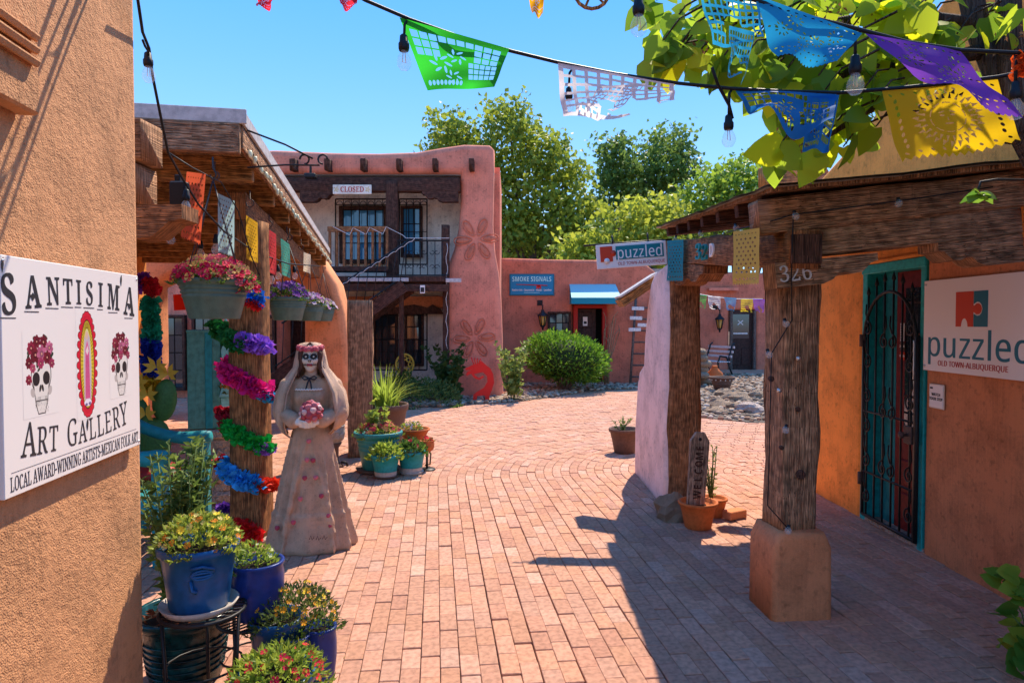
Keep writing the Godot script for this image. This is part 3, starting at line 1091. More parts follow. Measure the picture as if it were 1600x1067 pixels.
func petal_relief(parent: Node3D, c: Vector3, r: float, m: Material) -> void:
	for k in 6:
		var an := TAU * (k + 0.08) / 6.0
		var st := new_st(true)
		var d := Vector3(cos(an), sin(an), 0)
		var n := Vector3(-sin(an), cos(an), 0)
		# a raised rim round a sunken petal
		var pts := []
		for i in 15:
			var t := TAU * i / 14.0
			pts.append(c + d * (0.58 * r + 0.40 * r * cos(t)) + n * (0.17 * r * sin(t) * (1.0 + 0.35 * cos(t))))
		tube(st, pts, 0.014, 5, false)
		part("petal_relief", st, m, parent)
		var st2 := new_st(true)
		ball(st2, Vector3.ZERO, Vector3(0.30 * r, 0.11 * r, 0.02), 12)
		part("petal_relief", st2, m, parent, Transform3D(Basis(d, n, Vector3.BACK), c + d * 0.60 * r + Vector3(0, 0, -0.002)))

func build_balcony_house() -> void:
	var h := thing("balcony_house", "pink two-storey adobe house with dark timber balcony and outside stair", "house")
	var fz := Transform3D(Basis(), V(0, 0, 15.35))
	var out := []
	for q in [[240, 700], [240, 236], [430, 233], [520, 237], [590, 238], [650, 236], [690, 229], [725, 224], [765, 225], [772, 232], [771, 300], [770, 350], [773, 392], [779, 425], [783, 470], [785, 530], [786, 640], [694, 640], [695, 520], [696, 445], [700, 412], [709, 388], [716, 355], [719, 320], [719, 272], [440, 272], [440, 640], [330, 640], [330, 700]]:
		out.append(H2(q[0], q[1]))
	part("wall", slab(out, 0.7, 0.14, fz), M.mud_pink, h)
	# recessed walls: cream above, cream and shaded below
	part("upper_wall", one_box((H(440, 270, 16.3) + H(735, 436, 16.3)) * 0.5, Vector3(4.6, 2.65, 0.15)), M.plaster_cream, h)
	part("lower_wall", one_box((H(440, 640, 16.0) + H(735, 448, 16.0)) * 0.5, Vector3(4.5, 2.9, 0.15)), M.plaster_cream, h)
	part("roof_slab", one_box(V(-3.9, 4.98, 16.6), Vector3(7.0, 0.2, 3.0)), M.roofing, h)
	part("side_wall", one_box(V(-0.48, 2.6, 17.1), Vector3(0.4, 5.2, 2.7)), M.mud_pink, h)
	# roof beam ends
	for x in [464, 517, 572, 627, 682, 738]:
		var a := H(x, 261, 15.1)
		put("roof_beam_end", timber(0.36, 0.11, 0.25, 0.006, x, 0.12), M.wood_dark, h, frame(a, Vector3(0, -0.06, 1), Vector3.UP))
	# lintel beam and its corbels
	beam("lintel_beam", H(438, 289, 14.98), H(719, 290, 14.98), 0.22, 0.30, M.wood_dark, h)
	for q in [[660, 716, 1], [520, 470, -1]]:
		var a := H(q[1], 299, 14.97)
		var b := H(q[0], 299, 14.97)
		corbel(a.distance_to(b), 0.24, 0.2, a, b - a, M.wood_dark, h)
	beam("balcony_post", H(613, 440, 14.95), H(613, 284, 14.95), 0.25, 0.25, M.wood_dark, h)
	beam("balcony_post", H(696, 434, 14.85), H(696, 352, 14.85), 0.22, 0.16, M.wood_dark, h)
	# balcony deck
	part("balcony_deck", one_box((H(440, 440, 15.2) + H(703, 440, 15.2)) * 0.5, Vector3(3.75, 0.12, 1.9), 0.01), M.wood_dark, h)
	part("deck_edge", one_box((H(545, 437, 14.2) + H(637, 437, 14.2)) * 0.5, Vector3(1.25, 0.075, 0.05), 0.005), M.flashing, h)
	part("deck_edge", one_box((H(697, 438, 14.2) + H(720, 438, 14.2)) * 0.5, Vector3(0.32, 0.08, 0.05), 0.005), M.flashing, h)
	board("deck_joist", H(440, 448, 14.28), H(700, 450, 14.28), 0.1, 0.15, M.wood_dark, h)
	# wooden balustrade on the left
	var rail_a := H(512, 358, 14.6)
	var rail_b := H(606, 358, 14.6)
	board("top_rail", rail_a, rail_b, 0.1, 0.11, M.wood_brown, h)
	board("bottom_rail", H(512, 420, 14.6), H(606, 420, 14.6), 0.09, 0.1, M.wood_dark, h)
	for k in 9:
		board("baluster", H(515 + k * 11.2, 420, 14.6), H(515 + k * 11.2, 358, 14.6), 0.065, 0.05, M.wood_brown, h)
	# iron railing with scrolls on the right
	bar("iron_rail", H(620, 376, 14.3), H(702, 376, 14.3), 0.018, M.iron, h)
	bar("iron_rail", H(620, 430, 14.3), H(702, 430, 14.3), 0.016, M.iron, h)
	for k in 7:
		bar("iron_bar", H(622 + k * 11.5, 430, 14.3), H(622 + k * 11.5, 376, 14.3), 0.010, M.iron, h)
	for k in 3:
		for s in [-1.0, 1.0]:
			for q in [0, 1]:
				var pts := []
				var cc := H(639 + k * 20 + s * 3.5, 417.0 if q == 0 else 394.0, 14.3)
				for i in 12:
					var t := i / 11.0 * 5.2
					pts.append(cc + Vector3(s * cos(t) * 0.055 * (1 - t * 0.11), (sin(t) if q == 0 else -sin(t)) * 0.055 * (1 - t * 0.11), 0))
				part("iron_scroll", one_tube(pts, 0.007, 5), M.iron, h)
	# windows and grilles of the upper floor
	window(h, 530, 322, 606, 412, 16.1, 5, 3, "blue_glass", 0.09)
	window(h, 626, 322, 660, 402, 16.1, 3, 3, "blue_glass", 0.06)
	grille(h, 524, 311, 610, 425, 15.95, 7)
	grille(h, 624, 311, 667, 413, 15.95, 4)
	# lower storey: posts, window, door
	beam("porch_post", H(627, 632, 14.4), H(627, 448, 14.4), 0.09, 0.09, M.wood_dark, h)
	beam("porch_post", H(697, 632, 14.7), H(697, 442, 14.7), 0.13, 0.13, M.wood_dark, h)
	board("lower_lintel", H(545, 472, 15.75), H(705, 472, 15.75), 0.12, 0.26, M.mud_brown, h)
	var lc := H(668, 484, 15.7)
	part("carved_lintel", one_prism([Vector2(-1.3, -0.1), Vector2(-1.3, 0.05), Vector2(-1.0, 0.1), Vector2(-0.7, 0.06), Vector2(-0.3, 0.12), Vector2(0.0, 0.05), Vector2(0.12, 0.12), Vector2(0.3, 0.02), Vector2(0.36, -0.1)], 0.1, Transform3D(Basis(), lc)), M.wood_dark, h)
	window(h, 632, 488, 662, 572, 15.85, 2, 4, "dark_glass", 0.05)
	window(h, 583, 488, 622, 572, 15.85, 3, 4, "dark_glass", 0.05)
	grille(h, 580, 484, 667, 578, 15.7, 7)
	var dw := thing_door(h, (H(450, 640, 15.85) + H(450, 480, 15.85)) * 0.5, 0.95, 2.2)
	for q in [[255, 520], [300, 520], [395, 520]]:
		window(h, q[0], 492, q[0] + 36, 610, 14.9, 2, 4, "dark_glass", 0.06)
	# outside stair climbing from the left to the balcony
	var lo := H(400, 612, 14.0)
	var hi := H(632, 446, 14.0)
	board("stair_stringer", lo, hi, 0.06, 0.26, M.wood_dark, h)
	board("stair_stringer", lo - Vector3(0, 0, 0.9), hi - Vector3(0, 0, 0.9), 0.06, 0.26, M.wood_dark, h)
	for k in 11:
		var q := lo.lerp(hi, (k + 0.5) / 11.0)
		part("stair_tread", one_box(q + Vector3(0, 0.06, -0.45), Vector3(0.32, 0.045, 0.86), 0.005), M.wood_dark, h)
	bar("stair_rail", H(440, 505, 13.95), H(640, 375, 13.95), 0.022, M.iron, h)
	bar("stair_rail", H(430, 572, 13.95), H(618, 440, 13.95), 0.016, M.iron, h)
	for k in 14:
		var f := k / 13.0
		bar("stair_bar", H(lerpf(440, 625, f), lerpf(568, 438, f), 13.95), H(lerpf(443, 635, f), lerpf(503, 378, f), 13.95), 0.009, M.iron, h)
	petal_relief(h, H(744, 374, 14.99), 0.50, M.mud_rose)
	petal_relief(h, H(741, 528, 14.99), 0.47, M.mud_rose)
	# white light cord twined on rails
	var l := thing("light_cord", "white string of tiny lights twined along the stair and balcony rails", "string lights")
	var pts := []
	for k in 40:
		var f := k / 39.0
		pts.append(H(lerpf(482, 648, f), lerpf(478, 373, f), 13.92) + Vector3(0, 0.015 * sin(k * 2.1), 0.02 * cos(k * 2.1)))
	part("cord", one_tube(pts, 0.006, 5), M.white_paint, l)
	pts = []
	for k in 36:
		var f := k / 35.0
		var y := 372.0 if f > 0.6 else 354.0 + 14.0 * fposmod(f * 6.6, 1.0)
		pts.append(H(lerpf(520, 702, f), y, 14.25))
	part("cord", one_tube(pts, 0.006, 5), M.white_paint, l)
	pts = []
	for k in 24:
		var f := k / 23.0
		pts.append(H(698 + 1.5 * sin(k * 1.4), lerpf(380, 545, f), 14.55))
	part("cord", one_tube(pts, 0.006, 5), M.white_paint, l)
	var plq := part("plaque", one_box(H(660, 452, 14.2), Vector3(0.1, 0.17, 0.02), 0.003), M.sign_white, h)
	part("plaque_print", one_box(Vector3(0, -0.01, 0.012), Vector3(0.075, 0.1, 0.004)), M.ink, plq, Transform3D(Basis(), H(660, 452, 14.2)))
	# closed sign hanging from the lintel
	var s := thing("closed_sign", "small cream board reading CLOSED hung below the balcony lintel", "sign")
	var sc := H(550, 296, 14.75)
	part("board", one_box(sc, Vector3(0.83, 0.2, 0.025), 0.004), M.plaster_cream, s)
	lettering("lettering", "CLOSED", 0.115, M.ink_red, s, Transform3D(Basis(), sc + Vector3(0, 0, 0.014)), "Droid Serif", true, 1.0, 0.004, 0.5)
	for k in [-1.0, 1.0]:
		for j in 5:
			var an := TAU * j / 5.0
			var st := new_st()
			box(st, sc + Vector3(k * 0.335 + cos(an) * 0.032, sin(an) * 0.038, 0.0135), Vector3(0.045, 0.014, 0.003), 0.0, Basis(Vector3.BACK, an))
			part("painted_petal", st, M.yellow_paint, s)
	var lm := thing("balcony_lamp", "dark box lamp hanging from the lintel left of the closed sign", "lamp")
	part("housing", one_box(H(485, 275, 14.6), Vector3(0.24, 0.1, 0.2), 0.02), M.soft_black, lm)
	part("stem", one_box(H(485, 266, 14.6), Vector3(0.04, 0.18, 0.04)), M.iron, lm)

func thing_door(parent: Node3D, c: Vector3, w: float, hh: float) -> MeshInstance3D:
	var d := part("door", one_box(c, Vector3(w, hh, 0.08), 0.01), M.wood_dark, parent)
	for k in 2:
		part("door_panel", one_box(c + Vector3(0, hh * (0.22 - 0.45 * k), 0.045), Vector3(w * 0.7, hh * 0.36, 0.03), 0.012), M.brown_door, d)
	return d

func window(parent: Node3D, x0: float, y0: float, x1: float, y1: float, d: float, nx: int, ny: int, glass: String, fw: float) -> void:
	var a := P(x0, y0, d)
	var b := P(x1, y1, d)
	var c := (a + b) * 0.5
	var w := absf(b.x - a.x)
	var hh := absf(a.y - b.y)
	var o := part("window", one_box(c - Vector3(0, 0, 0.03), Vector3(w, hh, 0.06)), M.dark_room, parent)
	for e in [[0, 1], [0, -1]]:
		part("frame", one_box(c + Vector3(0, e[1] * (hh - fw) * 0.5, 0.02), Vector3(w, fw, 0.09), 0.006), M.wood_dark, o)
		part("frame", one_box(c + Vector3(e[1] * (w - fw) * 0.5, 0, 0.02), Vector3(fw, hh - fw * 2 - 0.002, 0.09), 0.006), M.wood_dark, o)
	for i in nx:
		for j in ny:
			var pw := (w - fw * 2) / nx
			var ph := (hh - fw * 2) / ny
			part("pane", one_box(c + Vector3((i + 0.5 - nx * 0.5) * pw, (j + 0.5 - ny * 0.5) * ph, 0.012), Vector3(pw - 0.025, ph - 0.025, 0.012), 0.0, Basis(Vector3.UP, rr(-0.012, 0.012)) * Basis(Vector3.RIGHT, rr(-0.012, 0.012))), M[glass], o)

func grille(parent: Node3D, x0: float, y0: float, x1: float, y1: float, d: float, n: int) -> void:
	var st := new_st()
	var o := bar("window_grille", P(x0, y0, d), P(x1, y0, d), 0.018, M.iron, parent)
	bar("grille_bar", P(x0, y1, d), P(x1, y1, d), 0.018, M.iron, o)
	bar("grille_bar", P(x0, (y0 + y1) * 0.5, d), P(x1, (y0 + y1) * 0.5, d), 0.01, M.iron, o)
	bar("grille_bar", P(x0, y0 + 9, d), P(x1, y0 + 9, d), 0.01, M.iron, o)
	for k in n + 1:
		var x := lerpf(x0, x1, float(k) / n)
		bar("grille_bar", P(x, y0, d), P(x, y1, d), 0.016 if k == 0 or k == n else 0.009, M.iron, o)
	for k in n:
		var x := lerpf(x0, x1, (k + 0.5) / n)
		var pts := []
		for i in 9:
			var t := PI * i / 8.0
			pts.append(P(x, y0 + 8, d) + Vector3(cos(t) * 0.07, sin(t) * 0.07, 0))
		part("grille_scroll", one_tube(pts, 0.008, 5), M.iron, o)

# ---------- middle and right background: low shops ----------
func lantern(called: String, label: String, c: Vector3, s: float) -> Node3D:
	var l := thing(called, label, "lantern")
	var x := Transform3D(Basis.from_scale(Vector3(s, s, s)), c)
	part("glass", one_lathe([Vector2(0.05, -0.14), Vector2(0.10, 0.1), Vector2(0, 0.1)], 6), M.amber, l, x)
	part("cap", one_lathe([Vector2(0.14, 0.10), Vector2(0.12, 0.14), Vector2(0.05, 0.2), Vector2(0.03, 0.26), Vector2(0, 0.27)], 6), M.iron, l, x)
	part("base", one_lathe([Vector2(0, -0.26), Vector2(0.02, -0.24), Vector2(0.03, -0.18), Vector2(0.07, -0.15), Vector2(0.05, -0.13)], 6), M.iron, l, x)
	for k in 6:
		var an := TAU * k / 6.0
		part("cage_bar", one_tube([Vector3(cos(an) * 0.055, -0.15, sin(an) * 0.055), Vector3(cos(an) * 0.108, 0.11, sin(an) * 0.108)], 0.012, 5), M.iron, l, x)
	part("arm", one_tube([Vector3(0, 0.27, 0), Vector3(0, 0.36, 0), Vector3(-0.04, 0.42, -0.1), Vector3(-0.06, 0.44, -0.3)], 0.018, 6), M.iron, l, x)
	part("back_plate", one_box(Vector3(-0.06, 0.44, -0.29), Vector3(0.14, 0.14, 0.03), 0.01), M.iron, l, x)
	return l

func build_back_shops() -> void:
	var h := thing("low_shop", "low rose adobe shop with red framed door and teal awning", "shop")
	var d := 18.3
	var out := []
	for q in [[770, 403], [800, 403], [860, 405], [930, 406], [990, 408], [1012, 414], [1024, 424], [1036, 445], [1040, 620], [947, 620], [947, 477], [896, 477], [896, 620], [770, 620]]:
		out.append(H2(q[0], q[1], d))
	part("wall", slab(out, 0.5, 0.10, Transform3D(Basis(), V(0, 0, d + 0.25))), M.mud_rose, h)
	part("roof_slab", one_box(V(1.8, 3.0, d + 2.5), Vector3(5.2, 0.2, 4.5)), M.roofing, h)
	part("return_wall", one_box(V(3.95, 1.5, d + 2.9), Vector3(0.4, 3.0, 4.9)), M.mud_rose, h)
	# doorway
	var f := part("door_frame", one_box((P(899, 478, d) + P(899, 604, d)) * 0.5 + Vector3(0, 0, 0.02), Vector3(0.12, 2.15, 0.14), 0.01), M.red_frame, h)
	part("jamb", one_box((P(944, 478, d) + P(944, 604, d)) * 0.5 + Vector3(0, 0, 0.02), Vector3(0.12, 2.15, 0.14), 0.01), M.red_frame, f)
	part("head", one_box(P(921.5, 479, d) + Vector3(0, 0, 0.023), Vector3(0.87, 0.10, 0.14), 0.01), M.red_frame, f)
	var dr := part("door", one_box((P(914, 484, d) + P(914, 606, d)) * 0.5 - Vector3(0, 0, 0.14), Vector3(0.62, 2.15, 0.06), 0.008), M.brown_door, h)
	for k in 3:
		part("door_panel", one_box(P(914, 500 + k * 38, d) - Vector3(0, 0, 0.105), Vector3(0.42, 0.44, 0.03), 0.012), M.brown_door, dr)
	part("notice", one_box(P(915, 502, d) - Vector3(0, 0, 0.082), Vector3(0.12, 0.24, 0.012)), M.sign_white, dr)
	part("notice_print", one_box(P(915, 504, d) - Vector3(0, 0, 0.074), Vector3(0.08, 0.07, 0.006)), M.ink, dr)
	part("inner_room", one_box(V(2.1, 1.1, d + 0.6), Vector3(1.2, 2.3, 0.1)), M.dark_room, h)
	window(h, 856, 487, 892, 522, d - 0.03, 3, 2, "dark_glass", 0.05)
	# awning
	var a := thing("door_awning", "teal cloth awning with pale sunlit slope over the red framed door", "awning")
	var p0 := P(890, 444, d - 0.02)
	var p1 := P(962, 444, d - 0.02)
	var q0 := P(893, 465, d - 0.85)
	var q1 := P(971, 465, d - 0.85)
	var up := new_st()
	poly(up, [p0, p1, q1, q0], Vector3(0, 1, 1))
	poly(up, [p0 - Vector3(0, 0.02, 0), p1 - Vector3(0, 0.02, 0), q1 - Vector3(0, 0.02, 0), q0 - Vector3(0, 0.02, 0)], Vector3(0, -1, -1))
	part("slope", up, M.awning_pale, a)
	var va := new_st()
	poly(va, [q0, q1, q1 + Vector3(0, -0.16, 0.0), q0 + Vector3(0, -0.16, 0)], Vector3.BACK)
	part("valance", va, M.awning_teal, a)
	for s in [[p0, q0, -1.0], [p1, q1, 1.0]]:
		var sd := new_st()
		poly(sd, [s[0], s[1], s[1] + Vector3(0, -0.16, 0), Vector3(s[0].x, s[1].y - 0.16, s[0].z)], Vector3(s[2], 0, 0))
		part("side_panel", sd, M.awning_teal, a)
	# smoke signals board
	var s := thing("blue_shop_sign", "blue painted shop board with red pipe on the rose wall", "sign")
	var c := P(831, 445, d - 0.02)
	part("board", one_box(c, Vector3(1.2, 0.58, 0.04), 0.006), M.print_teal, s)
	part("face", one_box(c + Vector3(0, 0, 0.021), Vector3(1.13, 0.51, 0.012)), M.board_blue, s)
	lettering("lettering", "SMOKE SIGNALS", 0.125, M.ink_pale, s, Transform3D(Basis(), c + Vector3(0, 0.15, 0.029)), "Droid Sans", true, 1.0, 0.006, 1.04)
	lettering("lettering", "Native Art - Souvenirs - Music - Leather", 0.05, M.sign_white, s, Transform3D(Basis(), c + Vector3(0, -0.14, 0.029)), "Droid Sans", true, 1.0, 0.006, 1.06)
	part("rule_line", one_box(c + Vector3(0, -0.21, 0.029), Vector3(0.42, 0.012, 0.004)), M.ink_pale, s)
	part("painted_pipe", one_tube([c + Vector3(-0.42, 0.01, 0.03), c + Vector3(0.2, -0.01, 0.03), c + Vector3(0.42, -0.02, 0.03)], [0.008, 0.016, 0.012], 6), M.red_metal, s)
	for k in 3:
		part("painted_feather", one_prism([Vector2(-0.03, 0), Vector2(0.03, 0), Vector2(0.012, -0.12), Vector2(-0.01, -0.1)], 0.006, Transform3D(Basis(Vector3.BACK, 0.35 * (k - 1)), c + Vector3(0.16 + 0.02 * k, -0.005, 0.032))), M.red_metal, s)
	lantern("wall_lantern", "black iron lantern with amber glass left of the shop window", P(848, 500, d - 0.3), 1.05)
	# old ladder carrying little boards
	var l := thing("ladder", "weathered wooden ladder leaning on the rose wall with small boards", "ladder")
	var t0 := P(994, 462, d - 0.12)
	var t1 := P(1018, 462, d - 0.12)
	var b0 := P(985, 600, d - 0.45)
	var b1 := P(1011, 600, d - 0.45)
	part("rail", one_tube([b0, t0], 0.035, 7), M.wood_grey, l)
	part("rail", one_tube([b1, t1], 0.035, 7), M.wood_grey, l)
	for k in 7:
		var g := 0.08 + k * 0.13
		part("rung", one_tube([b0.lerp(t0, g), b1.lerp(t1, g)], 0.026, 6), M.wood_grey, l)
	for q in [[997, 482], [994, 497], [1006, 508], [992, 515]]:
		part("board", one_box(P(q[0], q[1], d - 0.5), Vector3(0.32, 0.09, 0.025), 0.004, Basis(Vector3.BACK, rr(-0.03, 0.03))), M.white_paint, l)
	# dry stalks by the door
	var dk := thing("dry_stalks", "bare dry stalks standing beside the red framed shop door", "plant")
	for k in 9:
		var b := P(948 + rr(-3, 3), 604, d - 0.5)
		var t := b + Vector3(rr(-0.1, 0.42), rr(1.1, 1.9), rr(-0.1, 0.1))
		part("stalk", one_tube([b, b.lerp(t, 0.5) + Vector3(-0.05, 0, 0), t, t + Vector3(rr(-0.1, 0.12), 0.15, 0)], [0.016, 0.014, 0.012, 0.008], 5), M.wood_pale, dk)
	# the farthest wall, seen between the porch posts
	var e := 23.8
	var w := thing("far_shop", "distant rose adobe wall with dark panelled door between porch posts", "shop")
	var o2 := []
	for q in [[1040, 424], [1110, 424], [1190, 426], [1300, 428], [1900, 430], [1900, 600], [1181, 600], [1181, 484], [1140, 484], [1140, 600], [1040, 600]]:
		o2.append(H2(q[0], q[1], e))
	part("wall", slab(o2, 0.5, 0.1, Transform3D(Basis(), V(0, 0, e + 0.25))), M.mud_rose, w)
	var fd := part("door", one_box((P(1161, 486, e) + P(1161, 582, e)) * 0.5 - Vector3(0, 0, 0.1), Vector3(0.86, 2.2, 0.06), 0.01), M.brown_door, w)
	part("door_glass", one_box(P(1158, 510, e) - Vector3(0, 0, 0.06), Vector3(0.6, 0.85, 0.02)), M.dark_glass, fd)
	for x in [1150, 1166]:
		part("door_panel", one_box(P(x, 557, e) - Vector3(0, 0, 0.065), Vector3(0.28, 0.6, 0.03), 0.012), M.brown_door, fd)
	part("window_print", one_box(P(1158, 504, e) - Vector3(0, 0, 0.045), Vector3(0.24, 0.03, 0.006), 0.0, Basis(Vector3.BACK, 0.7)), M.white_paint, fd)
	part("window_print", one_box(P(1158, 504, e) - Vector3(0, 0, 0.042), Vector3(0.24, 0.03, 0.006), 0.0, Basis(Vector3.BACK, -0.7)), M.white_paint, fd)
	part("window_print", one_box(P(1158, 521, e) - Vector3(0, 0, 0.045), Vector3(0.5, 0.05, 0.006)), M.white_paint, fd)
	for x in [1142.5, 1179]:
		part("door_jamb", one_box((P(x, 486, e) + P(x, 582, e)) * 0.5, Vector3(0.09, 2.2, 0.12), 0.01), M.wood_grey, w)
	board("timber_strip", P(1107, 452, e - 0.12), P(1153, 452, e - 0.12), 0.2, 0.1, M.mud_pink, w)
	lantern("wall_lantern", "black iron lantern beside the distant panelled door", P(1125, 505, e - 0.35), 1.25)

# ---------- right: porch on two old posts ----------
func build_right_porch() -> void:
	var p := thing("plaza_porch", "dark weathered timber porch on two posts beside the teal doorway", "porch")
	# near post on its mud base, far post on the ground
	var n := V(1.60, 0, 3.90)
	part("post_base", slab([Vector2(-0.175, -0.05), Vector2(0.175, -0.05), Vector2(0.17, 0.40), Vector2(0.13, 0.485), Vector2(-0.13, 0.485), Vector2(-0.17, 0.40)], 0.34, 0.035, Transform3D(Basis(Vector3.UP, 0.06), n)), M.mud_brown, p)
	put("post", timber(1.42, 0.215, 0.20, 0.016, 31, 0.09), M.wood_old, p, Transform3D(Basis(Vector3.UP, 0.16), n + Vector3(0, 0.475, 0)))
	put("post", timber(2.2, 0.27, 0.25, 0.024, 32, 0.16), M.wood_brown, p, Transform3D(Basis(Vector3.UP, -0.1), V(1.53, -0.02, 6.08)))
	# side beam from the far post to the near one, its end grain showing
	var a := V(1.50, 2.30, 6.3)
	var b := V(1.545, 2.035, 3.60)
	beam("side_beam", a, b, 0.17, 0.20, M.wood_brown, p, 0.006)
	part("beam_end_grain", one_box(V(1.545, 2.035, 3.592), Vector3(0.165, 0.155, 0.012), 0.005), M.wood_dark, p)
	var c0 := V(1.50, 2.205, 6.22)
	var c1 := V(1.535, 2.075, 5.15)
	corbel(c0.distance_to(c1), 0.19, 0.19, c0, c1 - c0, M.wood_brown, p)
	# front beam climbing to the house wall with carved corbels and the house number
	var fa := V(1.32, 2.215, 3.735)
	var fb := V(2.71, 2.355, 3.70)
	beam("front_beam", V(1.64, 2.085, 3.735), V(2.70, 2.19, 3.703), 0.155, 0.15, M.wood_old, p, 0.006)
	beam("front_beam", fa, fb, 0.17, 0.185, M.wood_old, p, 0.008)
	var d := (fb - fa).normalized()
	var k0 := V(1.40, 1.965, 3.735)
	corbel(0.54, 0.135, 0.20, k0, d, M.wood_old, p)
	var k1 := V(2.69, 2.115, 3.70)
	corbel(0.44, 0.145, 0.19, k1, -d, M.wood_old, p)
	for i in 3:
		lettering("house_number", "326"[i], 0.085, M.flashing, p, Transform3D(Basis(Vector3.BACK, 0.12), V(1.445 + 0.06 * i, 1.905 + 0.006 * i, 3.735 - 0.103)), "Droid Serif", false, 0.9, 0.012)
	for i in 3:
		lettering("house_number", "326"[i], 0.115, M.pot_aqua, p, Transform3D(Basis(Vector3.UP, -PI / 2 + 0.04), P(1096 + 9.5 * i, 393 + (i % 2), 4.98) + Vector3(-0.02, 0, 0)), "Droid Serif", true, 1.5, 0.015)
	lettering("house_number", "D", 0.09, M.sign_white, p, Transform3D(Basis(Vector3.UP, -PI / 2 + 0.04), P(1117, 391, 4.62) + Vector3(-0.02, 0, 0)), "Droid Sans", true, 1.1, 0.012)
	# sloping roof: boards on rafters, torn grey covering, rising to the wall
	var cs := [V(1.455, 2.56, 6.7), V(1.34, 2.325, 3.55), V(2.92, 2.475, 3.50), V(2.92, 2.72, 6.7)]
	var st := new_st()
	var up := Vector3(0, 0.022, 0)
	poly(st, [cs[0], cs[1], cs[2], cs[3]], Vector3.DOWN)
	poly(st, [cs[0] + up, cs[1] + up, cs[2] + up, cs[3] + up], Vector3.UP)
	for i in 4:
		var j := (i + 1) % 4
		var mid: Vector3 = (cs[i] + cs[j]) * 0.5 - (cs[0] + cs[2]) * 0.5
		poly(st, [cs[i], cs[j], cs[j] + up, cs[i] + up], mid)
	part("roof_deck", st, M.wood_old, p)
	# ragged covering with a wavy edge
	var rs := new_st(true)
	var fn := FastNoiseLite.new()
	fn.seed = 4
	fn.frequency = 1.3
	var grid := []
	for i in 31:
		var row := []
		for j in 13:
			var u := lerpf(-0.025, 1.02, i / 30.0)
			var v := lerpf(-0.025, 1.0, j / 12.0)
			if j == 0:
				v += 0.012 * fn.get_noise_2d(i * 3.0, 0.0)
			var q: Vector3 = cs[0].lerp(cs[1], u).lerp(cs[3].lerp(cs[2], u), v)
			q.y += 0.030 + 0.014 * fn.get_noise_2d(u * 5.0, v * 2.0)
			row.append(q)
		grid.append(row)
	for lay in [0.0, -0.012]:
		for i in 30:
			for j in 12:
				var o := Vector3(0, lay, 0)
				for v in [grid[i][j], grid[i + 1][j], grid[i][j + 1], grid[i + 1][j], grid[i + 1][j + 1], grid[i][j + 1]]:
					rs.add_vertex(v + o)
	part("roof_covering", rs, M.roofing, p)
	for k in 7:
		var f := (k + 0.4) / 7.0
		var r0: Vector3 = cs[0].lerp(cs[1], f) + Vector3(0.03, -0.04, 0)
		var r1: Vector3 = cs[3].lerp(cs[2], f) + Vector3(0, -0.04, 0)
		board("rafter", r0, r1, 0.07, 0.075, M.wood_dark, p, 0.004, Vector3.UP)
	# knots in the near post
	for q in [[1252, 742, 0.026], [1206, 592, 0.016], [1248, 640, 0.014], [1222, 700, 0.012]]:
		var kc := P(q[0], q[1], 3.78 if q[0] > 1215 else 3.80)
		var kr: float = q[2]
		part("knot", one_lathe([Vector2(kr, -0.02), Vector2(kr, 0.0), Vector2(kr * 0.72, 0.006), Vector2(kr * 0.6, 0.001), Vector2(kr * 0.3, 0.003), Vector2(0, 0.001)], 12), M.wood_dark, p, frame(kc, Vector3(-0.1, 0, 1)))
	# two bolts on the near post
	for y in [610.0, 560.0]:
		part("bolt", one_lathe([Vector2(0.014, 0), Vector2(0.012, 0.008), Vector2(0.0, 0.012)], 10), M.steel, p, Transform3D(Basis(Vector3.RIGHT, PI / 2), P(1218 - (y - 610) * 0.6, y, 3.772)))
	# thin cable of unlit clear bulbs along the porch
	var sl := thing("porch_light_cable", "thin black cable with small clear globe bulbs along the porch beam", "string lights")
	var pts := []
	for q in [[1043, 384, 6.25], [1080, 380, 5.5], [1096, 372, 5.2], [1130, 366, 4.6], [1152, 358, 4.2], [1185, 352, 3.7], [1240, 335, 3.56], [1320, 325, 3.55], [1405, 314, 3.53], [1500, 300, 3.53], [1552, 292, 3.53]]:
		pts.append(P(q[0], q[1], q[2]))
	part("cable", one_tube(pts, 0.004, 5), M.black_rubber, sl)
	for q in [[1056, 373, 6.0], [1095, 366, 5.2], [1151, 357, 4.2], [1244, 338, 3.55], [1405, 318, 3.52], [1229, 506, 3.74], [1202, 554, 3.7], [1228, 672, 3.74], [1232, 829, 3.72]]:
		bulb(sl, P(q[0], q[1], q[2]), 0.021, Vector3(rr(-0.3, 0.3), -1, 0.2), true)
	pts = []
	for q in [[1240, 338, 3.57], [1237, 430, 3.6], [1238, 500, 3.75], [1206, 552, 3.72], [1203, 680, 3.72], [1200, 790, 3.72], [1232, 826, 3.72], [1160, 822, 4.6]]:
		pts.append(P(q[0], q[1], q[2]))
	part("cable", one_tube(pts, 0.0035, 5), M.black_rubber, sl)
	# lilac wing wall at the far end, seen along its face
	var w := thing("wing_wall", "pale lilac plastered wing wall with stepped rounded edge beside the far post", "wall")
	# local x runs away from the camera
	var wf := Transform3D(Basis(Vector3(0, 0, -1), Vector3.UP, Vector3(1, 0, 0)), V(1.50, 0, 0))
	part("wall", slab([Vector2(6.0, -0.05), Vector2(7.52, -0.05), Vector2(7.50, 0.5), Vector2(7.36, 1.0), Vector2(7.25, 1.15), Vector2(7.02, 1.24), Vector2(6.97, 1.5), Vector2(6.86, 1.8), Vector2(6.68, 2.05), Vector2(6.5, 2.14), Vector2(6.0, 2.18)], 0.3, 0.07, wf), M.mud_lilac, w)
